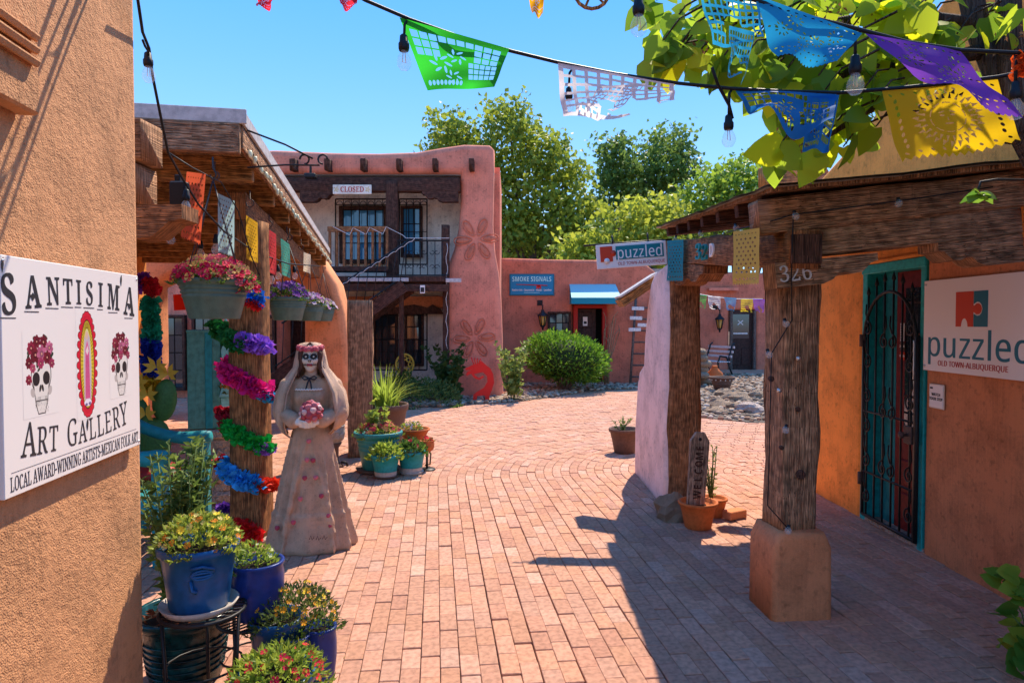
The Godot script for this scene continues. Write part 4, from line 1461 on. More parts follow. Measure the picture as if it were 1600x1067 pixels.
	part("ledge", slab([Vector2(6.9, -0.05), Vector2(7.62, -0.05), Vector2(7.6, 0.75), Vector2(7.45, 1.02), Vector2(6.9, 1.05)], 0.2, 0.06, wf * Transform3D(Basis(), Vector3(0, 0, 0.16))), M.mud_lilac, w)
	# plank spout with grey top jutting from the wing wall
	var c := thing("wooden_spout", "slanting grey topped wooden roof spout sticking out behind the hanging sign", "spout")
	var u0 := P(1024, 428, 6.85)
	var u1 := P(968, 466, 6.85)
	board("spout_bed", u0 + Vector3(0, -0.055, 0), u1 + Vector3(0, -0.055, 0), 0.30, 0.085, M.wood_gold, c, 0.006, Vector3.UP)
	board("spout_cover", u0 + Vector3(0.0, 0.005, 0), u1 + Vector3(-0.02, 0.005, 0), 0.34, 0.02, M.flashing, c, 0.004, Vector3.UP)

func bulb(parent: Node3D, at: Vector3, r: float, dir: Vector3, small := false) -> void:
	var x := frame(at, -dir)
	var st := new_st(true)
	if small:
		lathe(st, [Vector2(0, -r), Vector2(r * 0.7, -r * 0.75), Vector2(r, 0), Vector2(r * 0.75, r * 0.7), Vector2(r * 0.35, r)], 10)
	else:
		lathe(st, [Vector2(0, -r * 2.6), Vector2(r * 0.55, -r * 2.45), Vector2(r * 0.93, -r * 1.95), Vector2(r, -r * 1.45), Vector2(r * 0.85, -r * 0.85), Vector2(r * 0.5, -r * 0.2), Vector2(r * 0.48, 0)], 14)
	var g := part("bulb", st, M.bulb_glass, parent, x)
	if small:
		part("socket", one_lathe([Vector2(r * 0.45, r * 0.6), Vector2(r * 0.45, r * 1.5), Vector2(0, r * 1.6)], 8), M.black_rubber, g)
	else:
		part("socket", one_lathe([Vector2(0, -r * 0.05), Vector2(r * 0.62, -r * 0.05), Vector2(r * 0.72, r * 0.3), Vector2(r * 0.72, r * 0.9), Vector2(r * 0.58, r * 1.1), Vector2(r * 0.5, r * 1.9), Vector2(r * 0.3, r * 2.1), Vector2(0, r * 2.15)], 12), M.black_rubber, g)
		part("filament", one_tube([Vector3(-r * 0.12, 0, 0), Vector3(-r * 0.22, -r * 1.5, 0), Vector3(r * 0.22, -r * 1.6, 0), Vector3(r * 0.12, 0, 0)], r * 0.05, 4), M.filament, g)

# ---------- right: orange house with teal doorway ----------
func spiral(c: Vector3, r: float, turns: float, s: float, flip: float) -> Array:
	# in the plane x = const; s: hand, flip: up or down
	var pts := []
	for i in 17:
		var t := i / 16.0
		var a := TAU * turns * t
		var q := r * (1.0 - 0.8 * t)
		pts.append(c + Vector3(0, flip * (q * cos(a)), s * q * sin(a)))
	return pts

func build_right_house() -> void:
	var h := thing("orange_house", "orange and brown adobe house with recessed teal doorway under the porch", "house")
	# local x runs away from the viewer, y up, z to the right
	var wf := Transform3D(Basis(Vector3(0, 0, -1), Vector3.UP, Vector3(1, 0, 0)), V(3.17, 0, 0))
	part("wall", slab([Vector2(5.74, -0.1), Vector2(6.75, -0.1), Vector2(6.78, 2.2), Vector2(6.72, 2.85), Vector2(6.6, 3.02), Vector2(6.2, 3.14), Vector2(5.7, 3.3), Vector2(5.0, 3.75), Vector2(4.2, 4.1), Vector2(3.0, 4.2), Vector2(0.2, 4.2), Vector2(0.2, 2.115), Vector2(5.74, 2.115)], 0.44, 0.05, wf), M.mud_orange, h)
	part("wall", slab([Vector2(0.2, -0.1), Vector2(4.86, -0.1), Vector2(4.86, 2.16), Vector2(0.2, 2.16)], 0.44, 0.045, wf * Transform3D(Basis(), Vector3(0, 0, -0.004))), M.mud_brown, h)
	part("end_wall", one_box(V(4.6, 1.45, 6.5), Vector3(2.6, 2.9, 0.4)), M.mud_orange, h)
	part("roof_slab", one_box(V(4.6, 2.75, 3.4), Vector3(2.7, 0.2, 6.0)), M.roofing, h)
	part("threshold", one_box(V(3.3, 0.012, 5.3), Vector3(0.7, 0.03, 0.9), 0.005), M.stone, h)
	# teal frame lining the opening
	var jf := part("door_frame", one_box(V(3.01, 1.05, 5.70), Vector3(0.13, 2.12, 0.075), 0.006), M.teal_frame, h)
	part("jamb", one_box(V(3.01, 1.05, 4.895), Vector3(0.13, 2.12, 0.06), 0.006), M.teal_frame, jf)
	part("head", one_box(V(3.005, 2.085, 5.30), Vector3(0.14, 0.075, 0.88), 0.006), M.teal_frame, jf)
	part("mud_lip", one_box(V(3.0, 2.14, 5.3), Vector3(0.16, 0.03, 1.0), 0.01), M.mud_orange, jf)
	# teal side panel and dark red door standing inside
	part("side_panel", one_box(V(3.09, 1.04, 5.57), Vector3(0.04, 2.06, 0.24), 0.006), M.teal_paint, h)
	var d := part("door", one_box(V(3.09, 1.03, 5.185), Vector3(0.04, 2.04, 0.52), 0.006), M.red_door, h)
	part("door_glass", one_box(V(3.068, 1.34, 5.18), Vector3(0.014, 1.15, 0.26), 0.003), M.dark_glass, d)
	for k in 5:
		part("glazing_bar", one_box(V(3.060, 0.84 + 0.24 * k, 5.18), Vector3(0.010, 0.018, 0.26)), M.brown_door, d)
	for k in 2:
		part("door_panel", one_box(V(3.066, 0.22 + 0.26 * k, 5.185), Vector3(0.02, 0.20, 0.38), 0.008), M.red_door, d)
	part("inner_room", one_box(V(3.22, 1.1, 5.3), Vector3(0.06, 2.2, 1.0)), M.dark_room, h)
	var nt := part("notice", one_box(P(1411, 519, 5.32), Vector3(0.006, 0.14, 0.05)), M.sign_white, d)
	part("notice", one_box(P(1411, 541, 5.32), Vector3(0.006, 0.06, 0.06)), M.wood_grey, d)
	part("notice", one_box(P(1411, 556, 5.32), Vector3(0.006, 0.06, 0.06)), M.print_red, d)
	for k in 6:
		part("notice_print", one_box(P(1411, 519, 5.32) + Vector3(-0.004, 0.05 - 0.02 * k, 0), Vector3(0.002, 0.010, 0.034)), M.ink, nt)
	for k in 2:
		lettering("notice_print", ["24 HR", "OPEN"][k], 0.018, M.sign_white, nt, Transform3D(Basis(Vector3.UP, -PI / 2), P(1411, 541 + 15 * k, 5.32) + Vector3(-0.004, 0, 0)), "Droid Sans", true, 1.0, 0.002)
	# wrought-iron gate
	var g := thing("iron_gate", "black wrought iron gate with arched top and scrolls across teal doorway", "gate")
	var X := 2.925
	var d0 := 5.66
	var d1 := 4.93
	var dm := (d0 + d1) * 0.5
	bar("gate_frame", V(X, 0.06, d0), V(X, 1.52, d0), 0.013, M.iron, g)
	bar("gate_frame", V(X, 0.06, d1), V(X, 1.55, d1), 0.013, M.iron, g)
	bar("gate_frame", V(X - 0.02, 0.06, d1 - 0.05), V(X - 0.02, 1.55, d1 - 0.05), 0.018, M.iron, g)
	bar("gate_frame", V(X, 0.06, d0), V(X, 0.06, d1), 0.014, M.iron, g)
	for y in [0.92, 0.42]:
		bar("cross_bar", V(X, y, d0), V(X, y, d1), 0.009, M.iron, g)
	var pts := []
	for i in 17:
		var t := PI * i / 16.0
		pts.append(V(X, 1.5 + 0.39 * sin(t), dm + cos(t) * (d0 - d1) * 0.5))
	part("arch", one_tube(pts, 0.013, 7), M.iron, g)
	for k in 6:
		var f := (k + 0.5) / 6.0
		var dd := lerpf(d0, d1, f)
		var top: float = [1.93, 2.0, 2.03, 2.03, 2.0, 1.93][k]
		var br := bar("upright", V(X, 0.06, dd), V(X, top - 0.06, dd), 0.008, M.iron, g)
		part("spear_tip", one_lathe([Vector2(0.006, 0), Vector2(0.018, 0.02), Vector2(0.012, 0.045), Vector2(0.0, 0.085)], 6), M.iron, br, Transform3D(Basis(), V(X, top - 0.065, dd)))
	var sc := []
	for y in [0.22, 0.52, 0.8, 1.05, 1.33, 1.6]:
		sc.append([y, 5.60, 1.0])
		sc.append([y, 4.99, -1.0])
	for y in [0.5, 0.95, 1.5]:
		sc.append([y, dm + 0.055, -1.0])
		sc.append([y, dm - 0.055, 1.0])
	for q in sc:
		part("scroll", one_tube(spiral(V(X - 0.006, q[0], q[1]), 0.062, 1.4, q[2], 1.0), 0.0065, 5), M.iron, g)
		part("scroll_stem", one_tube([V(X - 0.006, q[0] + 0.062, q[1]), V(X - 0.006, q[0] + 0.12, q[1] + 0.03 * q[2]), V(X - 0.006, q[0] + 0.20, q[1] + 0.02 * q[2])], 0.006, 5), M.iron, g)
	part("lock_plate", one_box(V(X - 0.03, 0.83, d1 + 0.03), Vector3(0.02, 0.13, 0.10), 0.004), M.rust_iron, g)
	part("knob", one_lathe([Vector2(0.012, 0), Vector2(0.012, 0.03), Vector2(0.026, 0.04), Vector2(0.024, 0.06), Vector2(0, 0.066)], 12), M.rust_iron, g, Transform3D(Basis(Vector3.BACK, PI / 2), V(X - 0.035, 0.83, d1 + 0.03)))
	for k in 2:
		part("hinge", one_tube([V(X - 0.01, 0.3 + 1.15 * k, d0 + 0.02), V(X - 0.01, 0.4 + 1.15 * k, d0 + 0.02)], 0.02, 8), M.rust_iron, g)
	var ch := []
	for k in 9:
		ch.append(V(X - 0.03 + 0.008 * (k % 2), 1.52 - 0.035 * k, d1 - 0.02 + 0.01 * (k % 2)))
	part("chain", one_tube(ch, 0.007, 5), M.steel, g)
	# white shop sign on two bolts
	var s := thing("puzzle_shop_sign", "large white wall sign with red and teal puzzle piece beside the gate", "sign")
	var so := Transform3D(Basis(Vector3(0, 0, 1), Vector3.UP, Vector3(-1, 0, 0)), V(2.94 - 0.025, 1.315, 4.83))
	part("panel", one_box(Vector3(0.5, 0.3125, -0.006), Vector3(1.0, 0.625, 0.012), 0.002), M.sign_white, s, so)
	puzzle(s, so * Transform3D(Basis(), Vector3(0.5, 0.42, 0.0)), 0.30, 0.225)
	lettering("lettering", "puzzled", 0.175, M.print_teal, s, so * Transform3D(Basis(), Vector3(0.535, 0.185, 0.001)), "Droid Sans", false, 1.0, 0.003, 0.95)
	lettering("small_lettering", "OLD TOWN-ALBUQUERQUE", 0.036, M.ink_red, s, so * Transform3D(Basis(), Vector3(0.5, 0.058, 0.001)), "Droid Sans", false, 1.0, 0.003, 0.66)
	for e in [[0.02, 0.595], [0.02, 0.03]]:
		part("bolt", one_lathe([Vector2(0.011, 0), Vector2(0.009, 0.005), Vector2(0, 0.007)], 10), M.steel, s, so * Transform3D(Basis(Vector3.RIGHT, PI / 2), Vector3(e[0], e[1], 0.0)))
	var w := thing("step_notice", "small white watch your step plaque below the large sign", "sign")
	var wo := Transform3D(Basis(Vector3(0, 0, 1), Vector3.UP, Vector3(-1, 0, 0)), V(2.945 - 0.012, 1.14, 4.70))
	part("panel", one_box(Vector3(0, 0, -0.004), Vector3(0.165, 0.17, 0.01), 0.003), M.steel, w, wo)
	part("face", one_box(Vector3(0, 0, 0.002), Vector3(0.145, 0.15, 0.004)), M.sign_white, w, wo)
	lettering("lettering", "WATCH", 0.02, M.ink, w, wo * Transform3D(Basis(), Vector3(0.0, 0.012, 0.0045)), "Droid Sans", true, 1.0, 0.002)
	lettering("lettering", "YOUR STEP", 0.02, M.ink, w, wo * Transform3D(Basis(), Vector3(0.0, -0.018, 0.0045)), "Droid Sans", true, 1.0, 0.002)
	part("arrow", one_box(Vector3(-0.05, 0.055, 0.0045), Vector3(0.03, 0.012, 0.002)), M.ink, w, wo)
	# beam ends and a strut of the roof behind, above the porch
	var v := thing("roof_beam_end", "pale sawn beam end with slanting strut above the porch roof", "beam")
	beam("beam", P(1262, 279, 7.2), P(1193, 276, 7.0), 0.15, 0.19, M.wood_gold, v)
	beam("strut", P(1290, 268, 7.25), P(1162, 338, 7.25), 0.13, 0.13, M.wood_old, v)
	beam("strut", P(1292, 285, 7.1), P(1200, 336, 7.1), 0.10, 0.08, M.wood_gold, v)

func puzzle(parent: Node3D, x: Transform3D, w: float, h: float) -> void:
	# two interlocking jigsaw pieces: red on the left, teal on the right
	var r := h * 0.16
	var m := w * 0.06
	var red := [Vector2(-w * 0.5, -h * 0.5)]
	for i in 9:
		var a := PI - PI * 1.0 * i / 8.0
		red.append(Vector2(-w * 0.22 + cos(a) * r * 0.95, -h * 0.5 + sin(a) * r * 1.5 + 0.0001))
	red.append(Vector2(m, -h * 0.5))
	red.append(Vector2(m, -r * 0.55))
	for i in 9:
		var a := -PI * 0.78 + PI * 1.56 * i / 8.0
		red.append(Vector2(m + r * 1.15 + cos(a) * r, sin(a) * r))
	red.append(Vector2(m, r * 0.55))
	red.append(Vector2(m, h * 0.5))
	red.append(Vector2(-w * 0.5, h * 0.5))
	part("puzzle_piece", one_prism(red, 0.003, x * Transform3D(Basis(), Vector3(0, 0, 0.0015))), M.print_red, parent)
	var t := [Vector2(m + 0.02 * w, -h * 0.5), Vector2(w * 0.5, -h * 0.5), Vector2(w * 0.5, h * 0.5), Vector2(m + 0.02 * w, h * 0.5), Vector2(m + 0.02 * w, r * 0.9)]
	for i in 9:
		var a := PI * 0.72 - PI * 1.44 * i / 8.0
		t.append(Vector2(m + r * 1.15 + cos(a) * r * 1.25, sin(a) * r * 1.25))
	t.append(Vector2(m + 0.02 * w, -r * 0.9))
	part("puzzle_piece", one_prism(t, 0.003, x * Transform3D(Basis(), Vector3(0, 0, 0.0014))), M.print_teal, parent)

# ---------- trees behind the roofs ----------
func build_far_trees() -> void:
	var lm := leaf_mesh(0.25, 0.18, 0.2, 0.15)
	# each: name, label, depth, base px, blobs (px, py, rx, ry), tones
	var list := [
		["tall_tree", "tall yellow-green tree rising right behind the pink balcony house", 27.0, 830, [[795, 188, 48, 34], [705, 208, 42, 40], [745, 235, 50, 40], [840, 235, 52, 45], [790, 280, 60, 50], [880, 290, 46, 50], [850, 350, 70, 55], [905, 345, 40, 44], [790, 360, 60, 50], [730, 300, 60, 50], [690, 250, 30, 30]], Color(0.42, 0.46, 0.05), Color(0.14, 0.22, 0.03)],
		["ash_tree", "slender dark green tree with open airy top left of centre gap", 30.0, 1010, [[955, 232, 28, 24], [1045, 225, 42, 26], [1005, 265, 60, 34], [955, 275, 34, 30], [1060, 270, 44, 36], [1010, 310, 54, 40], [945, 330, 26, 30]], Color(0.24, 0.34, 0.06), Color(0.09, 0.16, 0.035)],
		["round_tree", "bright green rounded tree behind the plaza porch roof", 26.0, 1150, [[1145, 275, 46, 32], [1110, 300, 50, 40], [1180, 310, 46, 40], [1150, 340, 70, 44], [1215, 335, 40, 40], [1240, 320, 40, 40]], Color(0.36, 0.48, 0.05), Color(0.13, 0.24, 0.03)],
		["yellow_tree", "low yellow-green tree crown just above the low shop wall", 23.0, 960, [[985, 350, 50, 40], [940, 385, 50, 34], [1010, 385, 60, 36], [900, 395, 40, 28], [1040, 340, 40, 40]], Color(0.52, 0.54, 0.06), Color(0.20, 0.28, 0.03)],
		["dark_tree", "dark green tree filling the gap over the low shop roof", 34.0, 880, [[870, 390, 70, 40], [800, 395, 60, 40], [925, 390, 40, 30], [1080, 350, 60, 50], [1000, 340, 40, 50]], Color(0.22, 0.32, 0.05), Color(0.09, 0.16, 0.03)],
	]
	for q in list:
		var d: float = q[2]
		var base := P(q[3], 504, d)
		base.y = 0
		var t := thing(q[0], q[1], "tree", base)
		var xf := []
		var cols := []
		var trunk_top := Vector3(0, 0, 0)
		for b in q[4]:
			var c := P(b[0], b[1], d) - base
			var rx: float = b[2] * d / F
			var ry: float = b[3] * d / F
			var hub := Vector3(c.x * 0.35, c.y * 0.45, 0)
			part("limb", one_tube([Vector3(c.x * 0.1, c.y * 0.2, 0), hub, Vector3(c.x * 0.8, c.y * 0.85, rr(-1, 1)), c], [0.16, 0.11, 0.06, 0.025], 6), M.wood_grey, t)
			var n := int(66.0 * rx * ry * (1.0 + 0.3 * (d - 23) / 10.0)) + 14
			for k in n:
				var u := rv().normalized() * pow(rng.randf(), 0.45)
				var cc := c + Vector3(u.x * rx, u.y * ry, u.z * rx * 1.3)
				var cl := rr(0.25, 0.5)
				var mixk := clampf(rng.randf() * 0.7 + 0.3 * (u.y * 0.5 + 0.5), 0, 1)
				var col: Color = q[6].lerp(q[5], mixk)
				for j in 9:
					var lp := cc + rv() * cl
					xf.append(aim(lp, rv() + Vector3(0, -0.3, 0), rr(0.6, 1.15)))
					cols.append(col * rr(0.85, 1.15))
		part("trunk", one_tube([Vector3(0, -0.2, 0), Vector3(0.1, 1.5, 0), Vector3(0, 3.5, 0.1), Vector3(0.1, 5.0, 0)], [0.34, 0.26, 0.2, 0.12], 10), M.wood_grey, t)
		scatter("crown", lm, M.leaf, xf, cols, t)

# ---------- the skeleton lady statue ----------
func sm(a: float, b: float, k: float) -> float:
	var h := maxf(k - absf(a - b), 0.0) / k
	return minf(a, b) - h * h * k * 0.25

func cap(p: Vector3, a: Vector3, b: Vector3, ra: float, rb: float) -> float:
	var ab := b - a
	var t := clampf((p - a).dot(ab) / ab.length_squared(), 0.0, 1.0)
	return (p - a - ab * t).length() - lerpf(ra, rb, t)

func nets(st: SurfaceTool, f: Callable, lo: Vector3, hi: Vector3, cell: float, paint = null) -> void:
	var nx := int((hi.x - lo.x) / cell) + 2
	var ny := int((hi.y - lo.y) / cell) + 2
	var nz := int((hi.z - lo.z) / cell) + 2
	var val := PackedFloat32Array()
	val.resize(nx * ny * nz)
	var B := 4
	var lim := cell * B * 1.3
	for bx in range(0, nx, B):
		for by in range(0, ny, B):
			for bz in range(0, nz, B):
				var c: float = f.call(lo + Vector3(bx + 1.5, by + 1.5, bz + 1.5) * cell)
				var skip := absf(c) > lim
				for x in range(bx, mini(bx + B, nx)):
					for y in range(by, mini(by + B, ny)):
						for z in range(bz, mini(bz + B, nz)):
							val[(x * ny + y) * nz + z] = c if skip else f.call(lo + Vector3(x, y, z) * cell)
	var vid := {}
	var pos := PackedVector3Array()
	var offs := [0, 1, nz, nz + 1, ny * nz, ny * nz + 1, ny * nz + nz, ny * nz + nz + 1]
	for x in nx - 1:
		for y in ny - 1:
			for z in nz - 1:
				var i := (x * ny + y) * nz + z
				var neg := 0
				for o in offs:
					if val[i + o] < 0.0:
						neg += 1
				if neg == 0 or neg == 8:
					continue
				var sum := Vector3.ZERO
				var n := 0
				for e in [[0, 1], [2, 3], [4, 5], [6, 7], [0, 2], [1, 3], [4, 6], [5, 7], [0, 4], [1, 5], [2, 6], [3, 7]]:
					var va := val[i + offs[e[0]]]
					var vb := val[i + offs[e[1]]]
					if (va < 0.0) != (vb < 0.0):
						var t := va / (va - vb)
						var pa := Vector3((e[0] >> 2) & 1, (e[0] >> 1) & 1, e[0] & 1)
						var pb := Vector3((e[1] >> 2) & 1, (e[1] >> 1) & 1, e[1] & 1)
						sum += pa.lerp(pb, t)
						n += 1
				vid[i] = pos.size()
				pos.append(lo + (Vector3(x, y, z) + sum / n) * cell)
	var sx := ny * nz
	var sy := nz
	for i in vid:
		for ax in 3:
			var step: int = [sx, sy, 1][ax]
			var u: int = [sy, 1, sx][ax]
			var v: int = [1, sx, sy][ax]
			if i + step >= val.size():
				continue
			var a := val[i]
			var b := val[i + step]
			if (a < 0.0) == (b < 0.0):
				continue
			if not (vid.has(i - u) and vid.has(i - v) and vid.has(i - u - v)):
				continue
			var q := [vid[i], vid[i - u], vid[i - u - v], vid[i - v]]
			if a < 0.0:
				q.reverse()
			for k in [0, 1, 2, 0, 2, 3]:
				var p: Vector3 = pos[q[k]]
				if paint != null:
					st.set_color(paint.call(p))
				st.add_vertex(p)

func rosette(parent: Node3D, called: String, at: Vector3, r: float, col: Color, n := Vector3.BACK) -> void:
	var st := new_st(true)
	for k in 3:
		var pts := []
		for i in 9:
			var a := TAU * i / 8.0
			pts.append(Vector3(cos(a) * r * (1.0 - 0.3 * k), 0.25 * r * k, sin(a) * r * (1.0 - 0.3 * k)) * (1.0 + 0.12 * sin(a * 3 + k)))
		tube(st, pts, r * 0.3, 5, false)
	ball(st, Vector3(0, 0.5 * r, 0), Vector3(r * 0.35, r * 0.35, r * 0.35), 6)
	var name_m := "rose_%d" % int(col.r * 100)
	if not M.has(name_m):
		mat(name_m, lin(col.r, col.g, col.b), 0.7)
	part(called, st, M[name_m], parent, frame(at, n, Vector3.UP))

func build_statue() -> void:
	var s := thing("lady_statue", "life-size terracotta skeleton bride statue with veil, rose crown and bouquet", "statue", V(-1.478, 0, 5.0), 0.16)
	var clay := mat("statue_clay", lin(0.72, 0.445, 0.285), 0.85, "mud", 2.0, "fine", 1.2)
	var profile := [[0.0, 0.30], [0.03, 0.315], [0.09, 0.30], [0.20, 0.268], [0.27, 0.262], [0.285, 0.245], [0.45, 0.215], [0.65, 0.178], [0.80, 0.148], [0.83, 0.142], [0.86, 0.118], [1.0, 0.120]]
	var gown := func(p: Vector3) -> float:
		var k := 0
		while k < profile.size() - 2 and p.y > profile[k + 1][0]:
			k += 1
		var r := lerpf(profile[k][1], profile[k + 1][1], clampf((p.y - profile[k][0]) / (profile[k + 1][0] - profile[k][0]), 0, 1))
		var a := atan2(p.x, p.z)
		var amp := 0.030 * clampf((0.84 - p.y) * 2.2, 0.0, 1.0)
		var fold := (1.0 - 2.0 * absf(sin(a * 8.5 + 0.6 * sin(a * 3.0 + p.y * 1.5))))
		if p.z > 0.0 and absf(p.x) < 0.04 + 0.16 * (0.83 - p.y):
			fold = 0.35 * cos(a * 9.0 + p.y * 3.0) - 0.75
		r += amp * fold
		var d := (Vector2(p.x, p.z / 0.82).length() - r) * 0.85
		d = maxf(d, p.y - 0.93)
		d = maxf(d, -p.y)
		# ruffled edge of the open overskirt
		for sg in [-1.0, 1.0]:
			var top := Vector3(sg * 0.015, 0.80, 0.125)
			var bot := Vector3(sg * 0.17, 0.16, 0.185)
			d = sm(d, cap(p, top, bot, 0.010, 0.022 + 0.006 * sin(p.y * 60.0)), 0.02)
		# torso
		var t := cap(Vector3(p.x, p.y, p.z / 0.78), Vector3(0, 0.88, 0), Vector3(0, 1.10, 0), 0.112, 0.135)
		t = sm(t, cap(p, Vector3(-0.125, 1.195, -0.01), Vector3(0.125, 1.195, -0.01), 0.055, 0.055), 0.06)
		t = sm(t, cap(p, Vector3(-0.055, 1.11, 0.085), Vector3(0.055, 1.11, 0.085), 0.045, 0.045), 0.05)
		t = sm(t, cap(p, Vector3(0, 1.2, 0), Vector3(0, 1.31, 0.005), 0.045, 0.040), 0.04)
		d = sm(d, t, 0.03)
		# belt
		d = sm(d, maxf(Vector2(p.x, p.z / 0.82).length() - 0.137, absf(p.y - 0.845) - 0.018), 0.012)
		# sleeves: puffed above, belled at the wrist
		for sg in [-1.0, 1.0]:
			d = sm(d, cap(p, Vector3(sg * 0.165, 1.185, -0.01), Vector3(sg * 0.205, 1.0, 0.03), 0.062, 0.058), 0.03)
			d = sm(d, cap(p, Vector3(sg * 0.205, 1.0, 0.03), Vector3(sg * 0.10, 0.955, 0.165), 0.048, 0.058), 0.025)
		return d
	var st := new_st(true)
	nets(st, gown, Vector3(-0.36, -0.01, -0.30), Vector3(0.36, 1.34, 0.30), 0.0125)
	part("gown", st, clay, s)
	# hands with fingers folded under the bouquet
	var hands := func(p: Vector3) -> float:
		var d := 9.0
		for sg in [-1.0, 1.0]:
			d = minf(d, cap(p, Vector3(sg * 0.095, 0.952, 0.18), Vector3(sg * 0.05, 0.945, 0.215), 0.022, 0.024))
			for k in 4:
				var y := 0.965 - k * 0.014
				var a := Vector3(sg * 0.05, y - 0.005, 0.225 - 0.006 * k)
				var b := Vector3(sg * 0.018 - 0.004 * k * sg, y - 0.008, 0.255 - 0.010 * k)
				d = sm(d, cap(p, a, b, 0.0085, 0.0085), 0.004)
				d = sm(d, cap(p, b, b + Vector3(-sg * 0.022, -0.003, 0.004), 0.008, 0.007), 0.003)
			d = sm(d, cap(p, Vector3(sg * 0.065, 0.965, 0.205), Vector3(sg * 0.04, 0.992, 0.245), 0.010, 0.008), 0.006)
		return d
	st = new_st(true)
	nets(st, hands, Vector3(-0.14, 0.88, 0.12), Vector3(0.14, 1.03, 0.29), 0.005)
	part("hands", st, M.shell_white, s)
	# head: pale skull-painted face turned to the viewer
	var hc := Vector3(0.005, 1.395, 0.02)
	var head := func(p: Vector3) -> float:
		var q: Vector3 = p - hc
		var d := (Vector3(q.x / 0.066, q.y / 0.092, q.z / 0.078).length() - 1.0) * 0.066
		d = sm(d, cap(q, Vector3(0, -0.05, 0.03), Vector3(0, -0.078, 0.042), 0.042, 0.026), 0.03)
		d = sm(d, cap(q, Vector3(0, 0.015, 0.072), Vector3(0, -0.018, 0.088), 0.007, 0.012), 0.012)
		for sg in [-1.0, 1.0]:
			d = -sm(-d, (q - Vector3(sg * 0.027, 0.012, 0.083)).length() - 0.018, 0.012)
			d = sm(d, (q - Vector3(sg * 0.027, 0.010, 0.062)).length() - 0.012, 0.004)
			d = sm(d, cap(q, Vector3(sg * 0.038, -0.02, 0.052), Vector3(sg * 0.045, -0.02, 0.04), 0.016, 0.016), 0.015)
			d = sm(d, cap(q, Vector3(sg * 0.067, 0.012, 0.0), Vector3(sg * 0.067, -0.012, 0.004), 0.010, 0.008), 0.006)
		d = sm(d, cap(q, Vector3(-0.016, -0.046, 0.077), Vector3(0.016, -0.046, 0.077), 0.006, 0.006), 0.006)
		d = sm(d, cap(q, Vector3(-0.013, -0.056, 0.076), Vector3(0.013, -0.056, 0.076), 0.007, 0.007), 0.005)
		d = sm(d, cap(q, Vector3(0, -0.07, -0.015), Vector3(0, -0.12, -0.015), 0.040, 0.042), 0.02)
		return d
	var face := func(p: Vector3) -> Color:
		var q: Vector3 = p - hc
		var pale := Color(0.66, 0.55, 0.44)
		if q.z < 0.02:
			return Color(0.6, 0.42, 0.33)
		for sg in [-1.0, 1.0]:
			var e := Vector2((q.x - sg * 0.027) / 0.023, (q.y - 0.010) / 0.021)
			if Vector2((q.x - sg * 0.027) / 0.007, (q.y - 0.008) / 0.006).length() < 1.0:
				return Color(0.5, 0.5, 0.46)
			if e.length() < 1.0:
				return Color(0.02, 0.02, 0.022)
			if e.length() < 1.3 and int(floor((atan2(e.y, e.x) + PI) * 4.0)) % 2 == 0:
				return Color(0.03, 0.12, 0.13)
		if absf(q.x) < 0.010 and absf(q.y + 0.020) < 0.010 and absf(q.x) > 0.0025:
			return Color(0.03, 0.025, 0.025)
		if absf(q.y + 0.051) < 0.008 and absf(q.x) < 0.018:
			return Color(0.30, 0.03, 0.04)
		if absf(q.y + 0.051) < 0.004 and absf(q.x) < 0.046:
			return Color(0.04, 0.03, 0.03)
		if absf(q.y + 0.051) < 0.011 and absf(q.x) < 0.044 and fposmod(q.x, 0.008) < 0.0025:
			return Color(0.04, 0.03, 0.03)
		if q.y < -0.10:
			return Color(0.62, 0.42, 0.32)
		return pale
	st = new_st(true)
	nets(st, head, hc - Vector3(0.09, 0.16, 0.10), hc + Vector3(0.09, 0.11, 0.11), 0.0038, face)
	part("head", st, M.tint, s)
	# dark hair falling on both sides of the face
	for sg in [-1.0, 1.0]:
		for k in 4:
			var pts := []
			for i in 8:
				var t := i / 7.0
				pts.append(hc + Vector3(sg * (0.058 + 0.012 * k * 0.5 + 0.022 * t + 0.008 * sin(t * 9.0 + k)), 0.055 - 0.20 * t, 0.045 - 0.02 * k - 0.01 * t))
			part("hair_lock", one_tube(pts, [0.012, 0.017, 0.018, 0.018, 0.017, 0.016, 0.013, 0.007], 7), M.wood_dark, s)
	# veil: a thick shell open at the front
	var vs := new_st(true)
	var rows := [[1.505, 0.035, 0.0], [1.495, 0.075, 0.0], [1.46, 0.098, 0.0], [1.40, 0.110, -0.01], [1.32, 0.125, -0.01], [1.24, 0.185, -0.015], [1.14, 0.245, -0.02], [1.02, 0.265, -0.02], [0.92, 0.262, -0.02], [0.86, 0.235, -0.03], [0.82, 0.19, -0.04]]
	var g := []
	for i in rows.size():
		var row := []
		for j in 33:
			var a := lerpf(0.62 + 0.02 * i, TAU - 0.62 - 0.02 * i, j / 32.0)
			if i < 3:
				a = lerpf(0.15 * i + 0.05, TAU - 0.15 * i - 0.05, j / 32.0)
			var r: float = rows[i][1] * (1.0 + 0.045 * sin(a * 11.0) * minf(1.0, i / 4.0))
			var drop := 0.0
			if i > 7:
				drop = 0.05 * cos(a * 2.0 + 0.3)
			row.append(Vector3(sin(a) * r, rows[i][0] - drop, cos(a) * r * 0.8 + rows[i][2]))
		g.append(row)
	var inner := []
	for i in g.size():
		var row := []
		for j in 33:
			row.append(g[i][j] - Vector3(g[i][j].x, 0, g[i][j].z + 0.01).normalized() * 0.014)
		inner.append(row)
